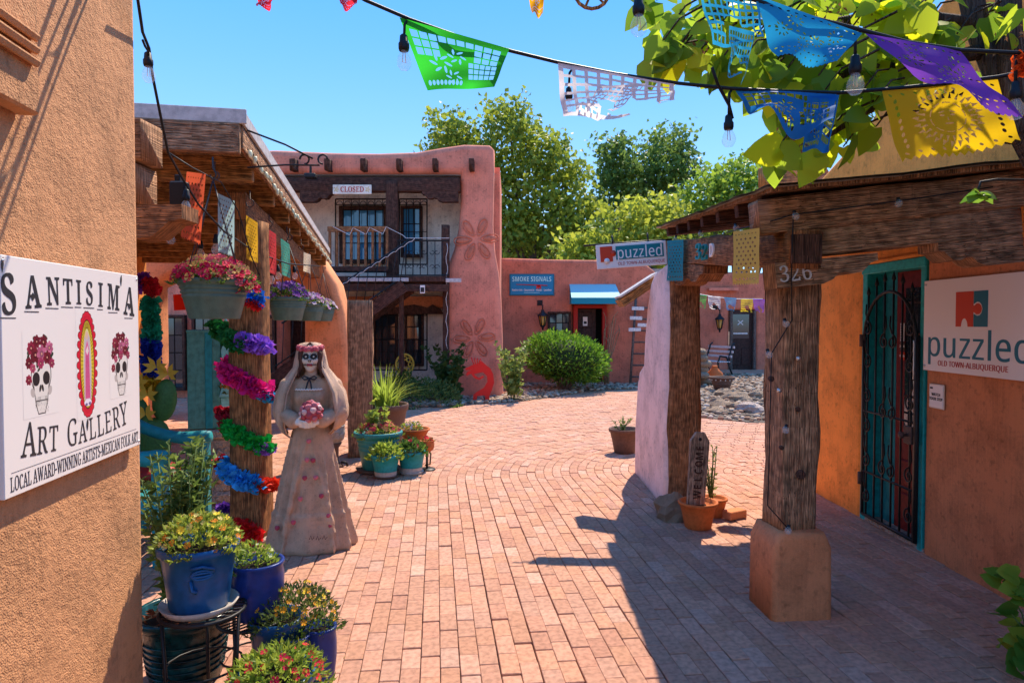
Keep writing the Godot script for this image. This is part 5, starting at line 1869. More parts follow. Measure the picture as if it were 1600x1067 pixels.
	for i in g.size() - 1:
		for j in 32:
			for v in [g[i][j], g[i][j + 1], g[i + 1][j], g[i][j + 1], g[i + 1][j + 1], g[i + 1][j], inner[i][j], inner[i + 1][j], inner[i][j + 1], inner[i][j + 1], inner[i + 1][j], inner[i + 1][j + 1]]:
				vs.add_vertex(v)
		for j in [0, 32]:
			for v in [g[i][j], g[i + 1][j], inner[i][j], inner[i][j], g[i + 1][j], inner[i + 1][j]]:
				vs.add_vertex(v)
	for j in 32:
		var e := g.size() - 1
		for v in [g[e][j], g[e][j + 1], inner[e][j], inner[e][j], g[e][j + 1], inner[e][j + 1]]:
			vs.add_vertex(v)
	part("veil", vs, mat("statue_veil", lin(0.80, 0.52, 0.35), 0.85, "mud", 2.0, "fine", 1.0), s)
	var tones := [Color(0.55, 0.09, 0.12), Color(0.62, 0.16, 0.18), Color(0.42, 0.06, 0.09)]
	for k in 15:
		var a := -1.7 + 3.4 * k / 14.0
		rosette(s, "crown_rose", Vector3(sin(a) * 0.086, 1.468 - 0.012 * cos(a) + 0.006 * (k % 2), cos(a) * 0.080 + 0.012), 0.0165, tones[k % 3], Vector3(sin(a), 0.5, cos(a)))
	# bouquet
	var bc := Vector3(0.03, 1.02, 0.215)
	part("bouquet", one_lathe([Vector2(0, -0.07), Vector2(0.05, -0.05), Vector2(0.072, 0), Vector2(0.05, 0.055), Vector2(0, 0.07)], 12), M["rose_55"], s, Transform3D(Basis(), bc))
	for k in 30:
		var u := Vector3(cos(k * 2.4) * sqrt(1.0 - pow(1.0 - k / 15.0, 2)), 1.0 - k / 15.0, sin(k * 2.4) * sqrt(maxf(0, 1.0 - pow(1.0 - k / 15.0, 2))))
		if u.z > -0.4:
			rosette(s, "bouquet_rose", bc + u * 0.072, 0.018, [Color(0.6, 0.18, 0.2), Color(0.45, 0.08, 0.1), Color(0.75, 0.45, 0.42)][k % 3], u)
	# roses down the skirt
	for q in [[0.0, 0.80, 0.13], [-0.01, 0.67, 0.155], [0.03, 0.665, 0.15], [-0.025, 0.545, 0.172], [0.05, 0.545, 0.17], [-0.055, 0.40, 0.185], [0.09, 0.415, 0.185], [-0.10, 0.24, 0.205], [0.14, 0.27, 0.185], [0.155, 0.20, 0.19], [-0.22, 0.19, 0.15]]:
		rosette(s, "skirt_rose", Vector3(q[0], q[1], q[2] + 0.004), 0.0145, tones[rng.randi() % 3])
	# black bow at the neck, lace edge of the bodice
	for sg in [-1.0, 1.0]:
		part("bow_loop", one_tube([Vector3(0, 1.245, 0.075), Vector3(sg * 0.035, 1.262, 0.078), Vector3(sg * 0.05, 1.248, 0.078), Vector3(sg * 0.035, 1.236, 0.080), Vector3(0, 1.245, 0.078)], 0.006, 6), M.ink, s)
		part("bow_tail", one_tube([Vector3(0, 1.245, 0.078), Vector3(sg * 0.012, 1.21, 0.095), Vector3(sg * 0.02, 1.17, 0.118)], 0.006, 6), M.ink, s)
	var lace := []
	for i in 21:
		var t := i / 20.0
		lace.append(Vector3(lerpf(-0.095, 0.095, t), 1.165 + 0.007 * (i % 2), 0.10 + 0.03 * sin(t * PI)))
	part("lace_edge", one_tube(lace, 0.006, 5), M.shell_white, s)
	for q in [[0.03, 0.13], [0.075, 0.125], [0.12, 0.128]]:
		part("scratch", one_tube([Vector3(q[0] - 0.015, q[1], 0.262), Vector3(q[0] - 0.006, q[1] + 0.025, 0.256), Vector3(q[0] + 0.004, q[1] - 0.004, 0.262), Vector3(q[0] + 0.016, q[1] + 0.012, 0.257)], 0.003, 5), M.wood_dark, s)

# ---------- pots and plants ----------
func pot(called: String, at: Vector3, r: float, h: float, m: Material, parent: Node3D, style := 0, foot := 0.7) -> MeshInstance3D:
	var w := 0.012 + r * 0.03
	var pr := [Vector2(0, 0), Vector2(r * foot * 0.96, 0), Vector2(r * foot, 0.008)]
	match style:
		0: # rolled rim
			pr += [Vector2(r * lerpf(foot, 0.93, 0.5), h * 0.5), Vector2(r * 0.93, h - 0.045 * h / 0.3), Vector2(r, h - 0.04 * h / 0.3), Vector2(r + 0.004, h - 0.012), Vector2(r, h), Vector2(r - w, h - 0.004)]
		1: # banded tub
			for k in 3:
				var y := h * (0.52 + 0.11 * k)
				var rr0 := r * lerpf(foot, 0.95, y / h)
				pr += [Vector2(rr0, y), Vector2(rr0 + 0.006, y + 0.006), Vector2(rr0 + 0.006, y + 0.014), Vector2(rr0 + 0.001, y + 0.02)]
			pr += [Vector2(r * 0.95, h * 0.87), Vector2(r * 1.02, h * 0.885), Vector2(r * 1.03, h - 0.008), Vector2(r * 1.01, h), Vector2(r - w, h)]
		2: # belly
			pr += [Vector2(r * 0.86, h * 0.2), Vector2(r * 0.98, h * 0.5), Vector2(r * 0.98, h * 0.75), Vector2(r * 0.93, h * 0.9), Vector2(r, h * 0.96), Vector2(r, h), Vector2(r - w, h)]
	pr += [Vector2(r - w - 0.004, h * 0.86), Vector2(0, h * 0.86)]
	return part(called, one_lathe(pr, 32), m, parent, Transform3D(Basis(), at))

func soil(at: Vector3, r: float, parent: Node3D) -> void:
	part("soil", one_lathe([Vector2(r, 0), Vector2(r * 0.5, 0.015), Vector2(0, 0.02)], 16), M.soil, parent, Transform3D(Basis(), at))

# A low mound of leaves and blossoms, centre at, radii r and h.
func mound(parent: Node3D, at: Vector3, r: float, h: float, n: int, leaf: float, a: Color, b: Color, blooms := [], nb := 0, bs := 0.013, called := "foliage", up := 0.7) -> void:
	if not T.has("leaf_std"):
		T.leaf_std = leaf_mesh(1.0, 0.42, 0.25, 0.25)
		T.leaf_broad = leaf_mesh(1.0, 0.75, 0.2, 0.25)
		T.bloom = flower_mesh(1.0)
	var xf := []
	var cols := []
	n = int(n * 1.35)
	leaf *= 0.86
	for k in n:
		var an := rr(0, TAU)
		var q := sqrt(rng.randf()) * (1.0 + 0.14 * sin(an * 5.0 + r * 40.0))
		var p := at + Vector3(cos(an) * q * r, h * sqrt(maxf(0.0, 1.0 - q * q)) * rr(0.35, 1.05), sin(an) * q * r)
		var d := Vector3(cos(an) * q, up, sin(an) * q) + rv(0.55)
		xf.append(aim(p, d, leaf * rr(0.6, 1.2)))
		cols.append(a.lerp(b, rng.randf()) * rr(0.8, 1.15))
	scatter(called, T.leaf_std, M.leaf, xf, cols, parent)
	if nb > 0:
		xf = []
		cols = []
		for k in nb:
			var an := rr(0, TAU)
			var q := sqrt(rng.randf())
			var p := at + Vector3(cos(an) * q * r * 1.03, h * sqrt(maxf(0.0, 1.0 - q * q)) * rr(0.85, 1.1) + 0.004, sin(an) * q * r * 1.03)
			xf.append(aim(p, Vector3(cos(an) * q, 0.8, sin(an) * q + 0.4) + rv(0.4), bs * rr(0.7, 1.2)))
			cols.append(blooms[rng.randi() % blooms.size()] * rr(0.8, 1.15))
		scatter("blossoms", T.bloom, M.petal, xf, cols, parent)

func stems(parent: Node3D, at: Vector3, n: int, hgt: float, spread: float, leaf: float, a: Color, b: Color, per := 22, broad := false, up := 0.4) -> void:
	mound(parent, at, 0.01, 0.01, 1, 0.01, a, b, [], 0, 0.01, "shoot")
	var xf := []
	var cols := []
	for k in n:
		var base := at + Vector3(rr(-0.3, 0.3), 0, rr(-0.3, 0.3)) * spread
		var tip := at + Vector3(rr(-1, 1) * spread, hgt * rr(0.6, 1.0), rr(-1, 1) * spread)
		var mid := base.lerp(tip, 0.5) + Vector3(rr(-0.1, 0.1), 0.05, rr(-0.1, 0.1)) * spread
		part("stem", one_tube([base, mid, tip], [0.007, 0.005, 0.003], 4), M.stem_green, parent)
		for j in per:
			var f := rr(0.12, 1.0)
			var p := base.lerp(mid, f * 2.0) if f < 0.5 else mid.lerp(tip, f * 2.0 - 1.0)
			var an := j * 2.4
			xf.append(aim(p, Vector3(cos(an), up + rr(-0.2, 0.3), sin(an)), leaf * rr(0.6, 1.15) * (1.2 - 0.5 * f)))
			cols.append(a.lerp(b, rng.randf()) * rr(0.8, 1.15))
	scatter("foliage", T.leaf_broad if broad else T.leaf_std, M.leaf, xf, cols, parent)

const LIME_A := Color(0.40, 0.46, 0.06)
const LIME_B := Color(0.20, 0.31, 0.045)
const GREEN_A := Color(0.13, 0.22, 0.035)
const GREEN_B := Color(0.05, 0.11, 0.02)

func wire_stand(called: String, label: String, c: Vector3, r: float, turn: float) -> void:
	var s := thing(called, label, "plant stand", Vector3(c.x, 0, c.z), turn)
	var ring := []
	for i in 25:
		ring.append(Vector3(cos(TAU * i / 24.0) * r, c.y, sin(TAU * i / 24.0) * r))
	part("top_ring", one_tube(ring, 0.008, 6), M.iron, s)
	for i in range(-4, 5):
		var z := r * i / 5.0
		var x := sqrt(r * r - z * z)
		var st := new_st(true)
		tube(st, [Vector3(-x, c.y, z), Vector3(0, c.y + 0.004, z + 0.012), Vector3(x, c.y, z)], 0.004, 5)
		part("slat", st, M.iron, s)
	for k in 3:
		var a := TAU * k / 3.0 + 0.5
		var d := Vector3(cos(a), 0, sin(a))
		part("leg", one_tube([d * r + Vector3(0, c.y, 0), d * r * 0.92 + Vector3(0, c.y * 0.5, 0), d * r * 1.1], 0.008, 6), M.iron, s)
	ring = []
	for i in 17:
		ring.append(Vector3(cos(TAU * i / 16.0) * r * 0.92, c.y * 0.5, sin(TAU * i / 16.0) * r * 0.92))
	part("brace_ring", one_tube(ring, 0.005, 5), M.iron, s)

func build_left_pots() -> void:
	mat("stem_green", lin(0.10, 0.16, 0.04), 0.6)
	mat("saucer", lin(0.55, 0.47, 0.40), 0.6, "speck", 3.0)
	# blue pot with a face on a high wire stand
	var c := V(-1.283, 0.46, 2.8)
	wire_stand("plant_stand", "tall black wire plant stand under the weathered blue pot", c, 0.165, 0.3)
	var p := thing("blue_pot", "weathered blue face pot of yellow-green blooms on the tall wire stand", "flower pot", c + Vector3(-0.015, 0.008, 0))
	part("saucer", one_lathe([Vector2(0, 0), Vector2(0.135, 0), Vector2(0.155, 0.03), Vector2(0.148, 0.03), Vector2(0.13, 0.010), Vector2(0, 0.010)], 28), M.saucer, p)
	var b := pot("pot", Vector3(0, 0.012, 0), 0.157, 0.265, M.pot_blue, p, 0, 0.74)
	for k in 2:
		var pts := []
		for i in 13:
			var a := TAU * i / 12.0
			var x := 0.070 + cos(a) * 0.035
			pts.append(Vector3(x, 0.17 + sin(a) * 0.018 * (1 if k == 0 else 0.4), sqrt(0.143 * 0.143 - x * x) + 0.002))
		part("face_relief", one_tube(pts, 0.006, 5), M.pot_blue, b)
	part("face_relief", one_tube([Vector3(0.035, 0.20, 0.146), Vector3(0.075, 0.205, 0.132), Vector3(0.11, 0.185, 0.102)], 0.007, 5), M.pot_blue, b)
	part("face_relief", one_tube([Vector3(0.03, 0.15, 0.138), Vector3(0.035, 0.11, 0.137), Vector3(0.05, 0.10, 0.128)], 0.008, 5), M.pot_blue, b)
	soil(Vector3(0, 0.24, 0), 0.14, p)
	mound(p, Vector3(0, 0.25, 0), 0.155, 0.13, 950, 0.036, LIME_A, Color(0.20, 0.28, 0.05), [Color(0.75, 0.55, 0.05), Color(0.8, 0.25, 0.03), Color(0.75, 0.6, 0.2)], 90, 0.011)
	# cobalt pot on a lower stand behind it
	c = V(-1.17, 0.325, 3.02)
	wire_stand("plant_stand", "low black wire plant stand under the glazed cobalt pot", c, 0.14, 0.9)
	p = thing("cobalt_pot", "glazed cobalt pot of small green leaves on the low wire stand", "flower pot", c + Vector3(0.03, 0.008, 0))
	pot("pot", Vector3.ZERO, 0.118, 0.255, M.pot_cobalt, p, 2, 0.7)
	soil(Vector3(0, 0.225, 0), 0.1, p)
	mound(p, Vector3(-0.02, 0.225, 0.0), 0.10, 0.10, 300, 0.034, LIME_A, LIME_B, [Color(0.7, 0.7, 0.4)], 10, 0.008)
	# three blue pots on the bricks
	p = thing("blue_pot", "bright blue rimmed pot with orange flecked foliage on the bricks", "flower pot", V(-1.055, 0, 3.02))
	pot("pot", Vector3.ZERO, 0.122, 0.34, M.pot_blue, p, 0, 0.7)
	M.pot_blue.albedo_color = lin(0.012, 0.095, 0.27)
	soil(Vector3(0, 0.30, 0), 0.10, p)
	mound(p, Vector3(0.09, 0.30, 0.02), 0.19, 0.17, 950, 0.032, Color(0.16, 0.20, 0.05), Color(0.05, 0.09, 0.025), [Color(0.85, 0.35, 0.02), Color(0.8, 0.55, 0.05)], 45, 0.011)
	p = thing("cobalt_pot", "slim cobalt pot at right under the orange flecked foliage", "flower pot", V(-0.875, 0, 3.06))
	pot("pot", Vector3.ZERO, 0.078, 0.275, M.pot_cobalt, p, 2, 0.72)
	soil(Vector3(0, 0.24, 0), 0.065, p)
	mound(p, Vector3(0, 0.24, 0), 0.085, 0.09, 150, 0.03, GREEN_A, GREEN_B, [Color(0.85, 0.35, 0.02)], 8, 0.01)
	p = thing("cobalt_pot", "narrow cobalt pot wedged between the two orange flecked plants", "flower pot", V(-0.965, 0, 2.98))
	pot("pot", Vector3.ZERO, 0.07, 0.27, M.pot_cobalt, p, 2, 0.72)
	soil(Vector3(0, 0.235, 0), 0.058, p)
	mound(p, Vector3(0, 0.23, 0), 0.07, 0.07, 110, 0.03, GREEN_A, GREEN_B)
	p = thing("blue_pot", "blue pot of lime leaves and red blossoms at the bottom edge", "flower pot", V(-0.945, 0, 2.66))
	pot("pot", Vector3.ZERO, 0.165, 0.275, M.pot_blue, p, 0, 0.7)
	soil(Vector3(0, 0.24, 0), 0.15, p)
	mound(p, Vector3(0.02, 0.235, 0.0), 0.185, 0.11, 750, 0.042, LIME_A, LIME_B, [Color(0.75, 0.04, 0.05), Color(0.6, 0.02, 0.06)], 32, 0.014)
	# big dark teal pot with a leggy bush by the wall
	p = thing("teal_pot", "big dark teal ribbed pot with tall leafy bush behind the wall corner", "flower pot", V(-1.52, 0, 3.14))
	var tp := pot("pot", Vector3.ZERO, 0.215, 0.325, M.pot_teal_dark, p, 0, 0.72)
	for k in 6:
		var ring := []
		var y := 0.06 + 0.03 * k
		var r := 0.215 * lerpf(0.72, 0.93, y / 0.29) + 0.001
		for i in 29:
			ring.append(Vector3(cos(TAU * i / 28.0) * r, y, sin(TAU * i / 28.0) * r))
		part("rib", one_tube(ring, 0.004, 5), M.pot_teal_dark, tp)
	soil(Vector3(0, 0.28, 0), 0.19, p)
	stems(p, Vector3(-0.02, 0.28, 0), 36, 0.82, 0.145, 0.075, Color(0.22, 0.30, 0.06), Color(0.06, 0.12, 0.025), 46)
	mound(p, Vector3(0.02, 0.28, 0), 0.17, 0.10, 120, 0.05, Color(0.35, 0.10, 0.04), Color(0.2, 0.06, 0.03))

# ruffled tissue paper along a path
func ruffle(called: String, parent: Node3D, pts: Array, r: float, col: Color, n: int) -> void:
	if not T.has("petal"):
		var st := new_st()
		for q in [[Vector3(-0.5, 0, 0), Vector3(-0.62, 0.8, 0.14), Vector3(0.0, 0.95, -0.10)], [Vector3(-0.5, 0, 0), Vector3(0.0, 0.95, -0.10), Vector3(0.5, 0, 0)], [Vector3(0.5, 0, 0), Vector3(0.0, 0.95, -0.10), Vector3(0.6, 0.85, 0.16)]]:
			for v in q:
				st.add_vertex(v)
		T.petal = mesh_of(st)
	var xf := []
	var cols := []
	for k in n * 2:
		var f := rng.randf() * (pts.size() - 1)
		var i := mini(int(f), pts.size() - 2)
		var p: Vector3 = pts[i].lerp(pts[i + 1], f - i)
		var t: Vector3 = (pts[i + 1] - pts[i]).normalized()
		var d := rv().normalized()
		d = (d - t * d.dot(t) * 0.6).normalized()
		xf.append(aim(p + d * r * rr(0.05, 0.55), d + rv(0.4), r * rr(0.3, 0.6)))
		cols.append(col * rr(0.7, 1.2))
	scatter(called, T.petal, M.paper_ruffle, xf, cols, parent)

func build_left_things() -> void:
	# garland wound round the porch post
	var g := thing("flower_garland", "bright tissue paper flower garland spiralling round the porch post", "garland")
	var pc := L(5.15, -0.02, 0)
	var bands := [[[392, 455, 418, 470], Color(0.02, 0.20, 0.75), 0.075], [[396, 470, 415, 480], Color(0.8, 0.03, 0.03), 0.05], [[332, 510, 396, 540], Color(0.02, 0.20, 0.04), 0.085], [[392, 532, 424, 540], Color(0.38, 0.14, 0.75), 0.08], [[349, 570, 425, 612], Color(0.75, 0.015, 0.22), 0.088], [[416, 612, 430, 622], Color(0.04, 0.42, 0.75), 0.06], [[347, 640, 362, 660], Color(0.45, 0.01, 0.03), 0.07], [[358, 660, 424, 694], Color(0.01, 0.42, 0.05), 0.082], [[414, 692, 426, 702], Color(0.35, 0.14, 0.65), 0.055], [[342, 716, 352, 735], Color(0.45, 0.01, 0.02), 0.07], [[348, 722, 416, 752], Color(0.04, 0.40, 0.85), 0.088], [[412, 748, 430, 757], Color(0.85, 0.06, 0.02), 0.07], [[345, 790, 360, 800], Color(0.16, 0.05, 0.42), 0.06], [[380, 812, 414, 830], Color(0.85, 0.02, 0.02), 0.095]]
	for q in bands:
		var pts := []
		var lastp := Vector3.ZERO
		for i in 9:
			var f := i / 8.0
			var px: float = lerpf(q[0][0], q[0][2], f)
			var py: float = lerpf(q[0][1], q[0][3], f)
			var w := P(px, py, 5.15)
			var dx := clampf(w.x - pc.x, -0.2, 0.2)
			w.z = pc.z + sqrt(maxf(0.0, 0.165 * 0.165 - dx * dx)) + 0.01
			pts.append(w)
		ruffle("tissue_flowers", g, pts, q[2], q[1], int(60 + 420 * pts[0].distance_to(pts[8])))
	# foil garland hanging from the dark door post
	g = thing("foil_garland", "shiny green and blue foil garland hanging on the dark post at left", "garland")
	for q in [[223, 432, 224, 450, Color(0.35, 0.06, 0.5), 0.075], [232, 440, 240, 458, Color(0.75, 0.02, 0.04), 0.085], [235, 468, 236, 528, Color(0.02, 0.42, 0.24), 0.10], [236, 530, 235, 588, Color(0.01, 0.05, 0.50), 0.10], [236, 590, 237, 612, Color(0.75, 0.5, 0.02), 0.09]]:
		var pts := []
		for i in 5:
			pts.append(P(lerpf(q[0], q[2], i / 4.0), lerpf(q[1], q[3], i / 4.0), 6.4))
		ruffle("foil_ruffle", g, pts, q[5], q[4], 260)
	# teal bench facing the courtyard
	var b := thing("teal_bench", "chunky teal painted wooden bench with rounded arms behind the wall", "bench", V(-2.42, 0, 5.0), 0.1)
	for s in [[-0.42, "near"], [0.42, "far"]]:
		var z: float = -s[0]
		var arm := []
		for i in 9:
			var f := i / 8.0
			arm.append(Vector3(lerpf(-0.50, 0.06, f), 0.74 + 0.10 * pow(1.0 - f, 2.2) - 0.02 * sin(f * PI), z))
		var st := new_st(true)
		tube(st, arm, [0.05, 0.045, 0.045, 0.045, 0.048, 0.05, 0.055, 0.06, 0.045], 10)
		part("arm", st, M.teal_paint, b)
		board("leg", Vector3(0.0, 0, z), Vector3(0.0, 0.72, z), 0.085, 0.085, M.teal_paint, b)
		board("leg", Vector3(-0.50, 0, z), Vector3(-0.56, 0.98, z), 0.085, 0.085, M.teal_paint, b)
		board("side_rail", Vector3(-0.5, 0.38, z), Vector3(0.0, 0.40, z), 0.05, 0.11, M.teal_paint, b)
		part("post_knob", one_lathe([Vector2(0, -0.06), Vector2(0.05, -0.03), Vector2(0.055, 0.02), Vector2(0.03, 0.06), Vector2(0, 0.065)], 12), M.teal_paint, b, Transform3D(Basis(), Vector3(-0.565, 1.02, z)))
	for k in 5:
		board("seat_slat", Vector3(-0.46 + 0.115 * k, 0.45 + 0.004 * k, -0.42), Vector3(-0.46 + 0.115 * k, 0.45 + 0.004 * k, 0.42), 0.10, 0.03, M.teal_paint, b, 0.006, Vector3.UP)
	board("front_rail", Vector3(0.015, 0.37, -0.38), Vector3(0.015, 0.37, 0.38), 0.03, 0.12, M.teal_paint, b, 0.006, Vector3.UP)
	for k in 3:
		board("back_slat", Vector3(-0.525 - 0.01 * k, 0.58 + 0.16 * k, -0.40), Vector3(-0.525 - 0.01 * k, 0.58 + 0.16 * k, 0.40), 0.03, 0.11, M.teal_paint, b, 0.006, Vector3.UP)
	var cu := thing("striped_cushion", "small dark red cushion lying on the teal bench seat", "cushion")
	var cst := new_st(true)
	ball(cst, V(-2.68, 0.53, 5.1), Vector3(0.17, 0.07, 0.2), 14)
	part("cover", cst, M.ink_red, cu)
	# carved pedestal with a worn teal niche box
	var p := thing("stone_pedestal", "pale carved stone pedestal carrying the worn teal niche box", "pedestal", V(-2.72, 0, 6.32), 0.1)
	part("base", one_box(Vector3(0, 0.06, 0), Vector3(0.46, 0.12, 0.46), 0.03), M.stone, p)
	part("shaft", slab([Vector2(-0.19, 0.1), Vector2(0.19, 0.1), Vector2(0.17, 0.35), Vector2(0.21, 0.6), Vector2(-0.21, 0.6), Vector2(-0.17, 0.35)], 0.38, 0.03), M.stone, p)
	part("cap", one_box(Vector3(0, 0.645, 0), Vector3(0.48, 0.09, 0.46), 0.02), M.stone, p)
	for s in [-1.0, 1.0]:
		part("carved_scroll", one_tube([Vector3(s * 0.02, 0.2, 0.195), Vector3(s * 0.12, 0.28, 0.195), Vector3(s * 0.13, 0.42, 0.195), Vector3(s * 0.05, 0.5, 0.195), Vector3(s * 0.03, 0.4, 0.195)], 0.02, 6), M.stone, p)
	var n := thing("niche_box", "worn teal wooden niche box with open cut-out door on pedestal", "cabinet", V(-2.75, 0.70, 6.25), 0.35)
	part("back_panel", one_box(Vector3(0, 0.43, -0.14), Vector3(0.36, 0.86, 0.02), 0.004), M.teal_worn, n)
	part("side_panel", one_box(Vector3(-0.18, 0.43, 0), Vector3(0.025, 0.86, 0.30), 0.004), M.teal_worn, n)
	part("front_panel", one_box(Vector3(-0.06, 0.43, 0.15), Vector3(0.27, 0.86, 0.025), 0.004), M.teal_worn, n)
	part("front_stripe", one_box(Vector3(-0.02, 0.43, 0.166), Vector3(0.06, 0.86, 0.012), 0.003), M.teal_paint, n)
	part("top_panel", one_box(Vector3(0, 0.87, 0.0), Vector3(0.40, 0.025, 0.34), 0.004), M.teal_worn, n)
	part("bottom_panel", one_box(Vector3(0, 0.012, 0.0), Vector3(0.38, 0.024, 0.32), 0.004), M.teal_worn, n)
	var o := [Vector2(0, 0.30), Vector2(0.025, 0.40), Vector2(0.01, 0.5), Vector2(0.03, 0.62), Vector2(0.02, 0.72), Vector2(0.05, 0.80), Vector2(0.03, 0.92), Vector2(0.06, 1.02), Vector2(0.08, 0.95), Vector2(0.10, 0.88), Vector2(0.16, 0.86), Vector2(0.24, 0.85), Vector2(0.24, 0.78), Vector2(0.09, 0.77), Vector2(0.085, 0.36), Vector2(0.20, 0.33), Vector2(0.20, 0.30)]
	part("cut_out_door", one_prism(o, 0.025, Transform3D(Basis(Vector3.UP, -0.35), Vector3(0.07, -0.02, 0.17))), M.teal_pale, n)
	part("shelf", one_box(Vector3(0.20, 0.30, 0.10), Vector3(0.24, 0.025, 0.22), 0.004), M.teal_pale, n)
	part("lower_door", one_box(Vector3(0.17, 0.14, 0.15), Vector3(0.17, 0.27, 0.02), 0.004, Basis(Vector3.BACK, 0.06)), M.teal_pale, n)
	part("inner_panel", one_box(Vector3(0.21, 0.58, -0.10), Vector3(0.24, 0.5, 0.02)), M.yellow_paint, n)
	var fl := thing("niche_bouquet", "small bunch of red and orange artificial flowers in the niche box", "flowers", V(-2.53, 1.01, 6.18))
	mound(fl, Vector3.ZERO, 0.10, 0.20, 120, 0.06, GREEN_B, Color(0.1, 0.1, 0.03), [Color(0.65, 0.05, 0.03), Color(0.7, 0.2, 0.03), Color(0.5, 0.02, 0.1)], 46, 0.03)
	# painted metal cactus with yellow blooms
	var k := thing("metal_cactus", "green painted cactus pads with yellow metal flowers beside the niche", "ornament", V(-3.18, 0, 5.95))
	mat("cactus_green", lin(0.06, 0.18, 0.05), 0.45, "speck", 4.0)
	part("pot", one_lathe([Vector2(0, 0), Vector2(0.14, 0), Vector2(0.18, 0.32), Vector2(0.16, 0.32), Vector2(0, 0.3)], 16), M.pot_clay, k)
	for q in [[0.05, 0.62, 0.15, 0.20, 0.0], [0.14, 0.97, 0.11, 0.19, -0.15], [-0.10, 0.86, 0.11, 0.17, 0.3], [0.0, 0.4, 0.12, 0.14, 0.1]]:
		var st := new_st(true)
		ball(st, Vector3.ZERO, Vector3(q[2], q[3], 0.04), 16)
		part("pad", st, M.cactus_green, k, Transform3D(Basis(Vector3.BACK, q[4]), Vector3(q[0], q[1], 0)))
	for q in [[0.10, 1.26], [-0.06, 1.12], [0.20, 1.20], [-0.16, 1.02], [0.02, 1.02], [0.0, 0.85]]:
		for j in 6:
			var a := TAU * j / 6.0
			var st := new_st()
			var d := Vector3(cos(a), sin(a) * 0.6 + 0.3, 0.3).normalized()
			var c0 := Vector3(q[0], q[1], 0.05)
			var sd := d.cross(Vector3.BACK).normalized() * 0.022
			poly(st, [c0, c0 + d * 0.06 + sd, c0 + d * 0.12, c0 + d * 0.06 - sd], Vector3.BACK)
			part("metal_petal", st, M.yellow_paint, k)
	# hanging tubs of flowers
	mat("wire", lin(0.05, 0.05, 0.05), 0.5)
	var rose := [Color(0.62, 0.012, 0.05), Color(0.66, 0.03, 0.09), Color(0.70, 0.12, 0.14), Color(0.48, 0.006, 0.04), Color(0.7, 0.4, 0.12)]
	var mixd := [Color(0.65, 0.35, 0.55), Color(0.75, 0.6, 0.7), Color(0.45, 0.15, 0.4), Color(0.75, 0.65, 0.35)]
	var tubs := [[335, 3.95, "hanging grey-green tub of red and pink blossoms nearest the camera", rose], [449, 6.8, "hanging grey-green tub of dark purple blossoms, second along the porch", [Color(0.20, 0.05, 0.30), Color(0.12, 0.03, 0.15), Color(0.4, 0.2, 0.45)]], [484, 9.2, "hanging grey-green tub of pink and white blossoms, third along porch", mixd], [505, 11.4, "hanging grey-green tub of mauve and yellow blossoms farthest along porch", [Color(0.6, 0.3, 0.5), Color(0.75, 0.6, 0.3), Color(0.7, 0.55, 0.65)]]]
	for i in 4:
		var q = tubs[i]
		var at := P(q[0], 504, q[1])
		at.y = 1.67
		var t := thing("hanging_basket", q[2], "hanging basket", at, 0.4 * i, "flower tubs hung along the porch")
		var tub := pot("tub", Vector3.ZERO, 0.205, 0.228, M.pot_sage, t, 1, 0.68)
		mound(t, Vector3(0, 0.19, 0), 0.215, 0.15 if i == 0 else 0.17, 420 if i == 0 else 480, 0.045, LIME_B if i > 1 else GREEN_A, GREEN_B, q[3], 460 if i == 0 else 120, 0.024 if i == 0 else 0.03)
		for j in 4:
			var a := TAU * j / 4.0 + 0.4
			part("hanger_wire", one_tube([Vector3(cos(a) * 0.2, 0.22, sin(a) * 0.2), Vector3(0, 0.80, 0)], 0.0035 if i == 0 else 0.005, 4), M.wire, t)
		part("hook", one_tube([Vector3(0, 0.79, 0), Vector3(0.02, 0.83, 0), Vector3(0.0, 0.87, 0), Vector3(0, 0.93, 0)], 0.005, 5), M.wire, t)
		if i == 0:
			# trailing stems at the right
			mound(t, Vector3(0.20, 0.13, 0.02), 0.06, 0.10, 60, 0.04, GREEN_A, GREEN_B, rose, 50, 0.022, "trailing_stems")
	# cut paper banners under the porch, small lattice cut
	var cols := [["orange-red", lin(0.80, 0.13, 0.05)], ["pale blue", lin(0.42, 0.62, 0.62)], ["golden yellow", lin(0.80, 0.45, 0.03)], ["rose red", lin(0.65, 0.07, 0.08)], ["sea green", lin(0.10, 0.42, 0.33)], ["pale cream", lin(0.75, 0.65, 0.50)]]
	for i in 6:
		var m := paper("banner_%d" % i, "banner", cols[i][1], 0.7)
		var e: Array = [[291, 268, 321, 272, 282, 372, 312, 384, 3.7], [340, 302, 366, 314, 340, 395, 365, 402, 4.3], [384, 336, 402, 348, 384, 405, 402, 412, 4.8], [416, 356, 431, 366, 416, 424, 431, 432, 5.5], [438, 372, 452, 382, 440, 430, 454, 436, 6.3], [474, 394, 485, 398, 474, 424, 485, 428, 7.5]][i]
		var d: float = e[8]
		var st := new_st(true)
		sheet(st, P(e[0], e[1], d), P(e[2], e[3], d + 0.05), P(e[6], e[7], d + 0.08), P(e[4], e[5], d + 0.03), 0.012, 5, 8, i)
		var o2 := part("cut_paper_banner", st, m, self)
		tag(o2, "%s cut paper banner hanging under the gallery porch beams" % cols[i][0], "banner", "paper banners under the gallery porch")
	# a red paper flag and a white globe lamp deep in the arch
	var rf := part("red_flag", one_box(P(284, 472, 11.2), Vector3(0.28, 0.26, 0.01), 0.0, Basis(Vector3.BACK, 0.05)), M.red_metal, self)
	tag(rf, "plain red paper flag hanging in the shaded porch arch", "flag")
	# string with clear bulbs crossing in front of the porch
	var sl := thing("bulb_string", "black cable with large clear bulbs dropping from the wall top", "string lights")
	var pts := []
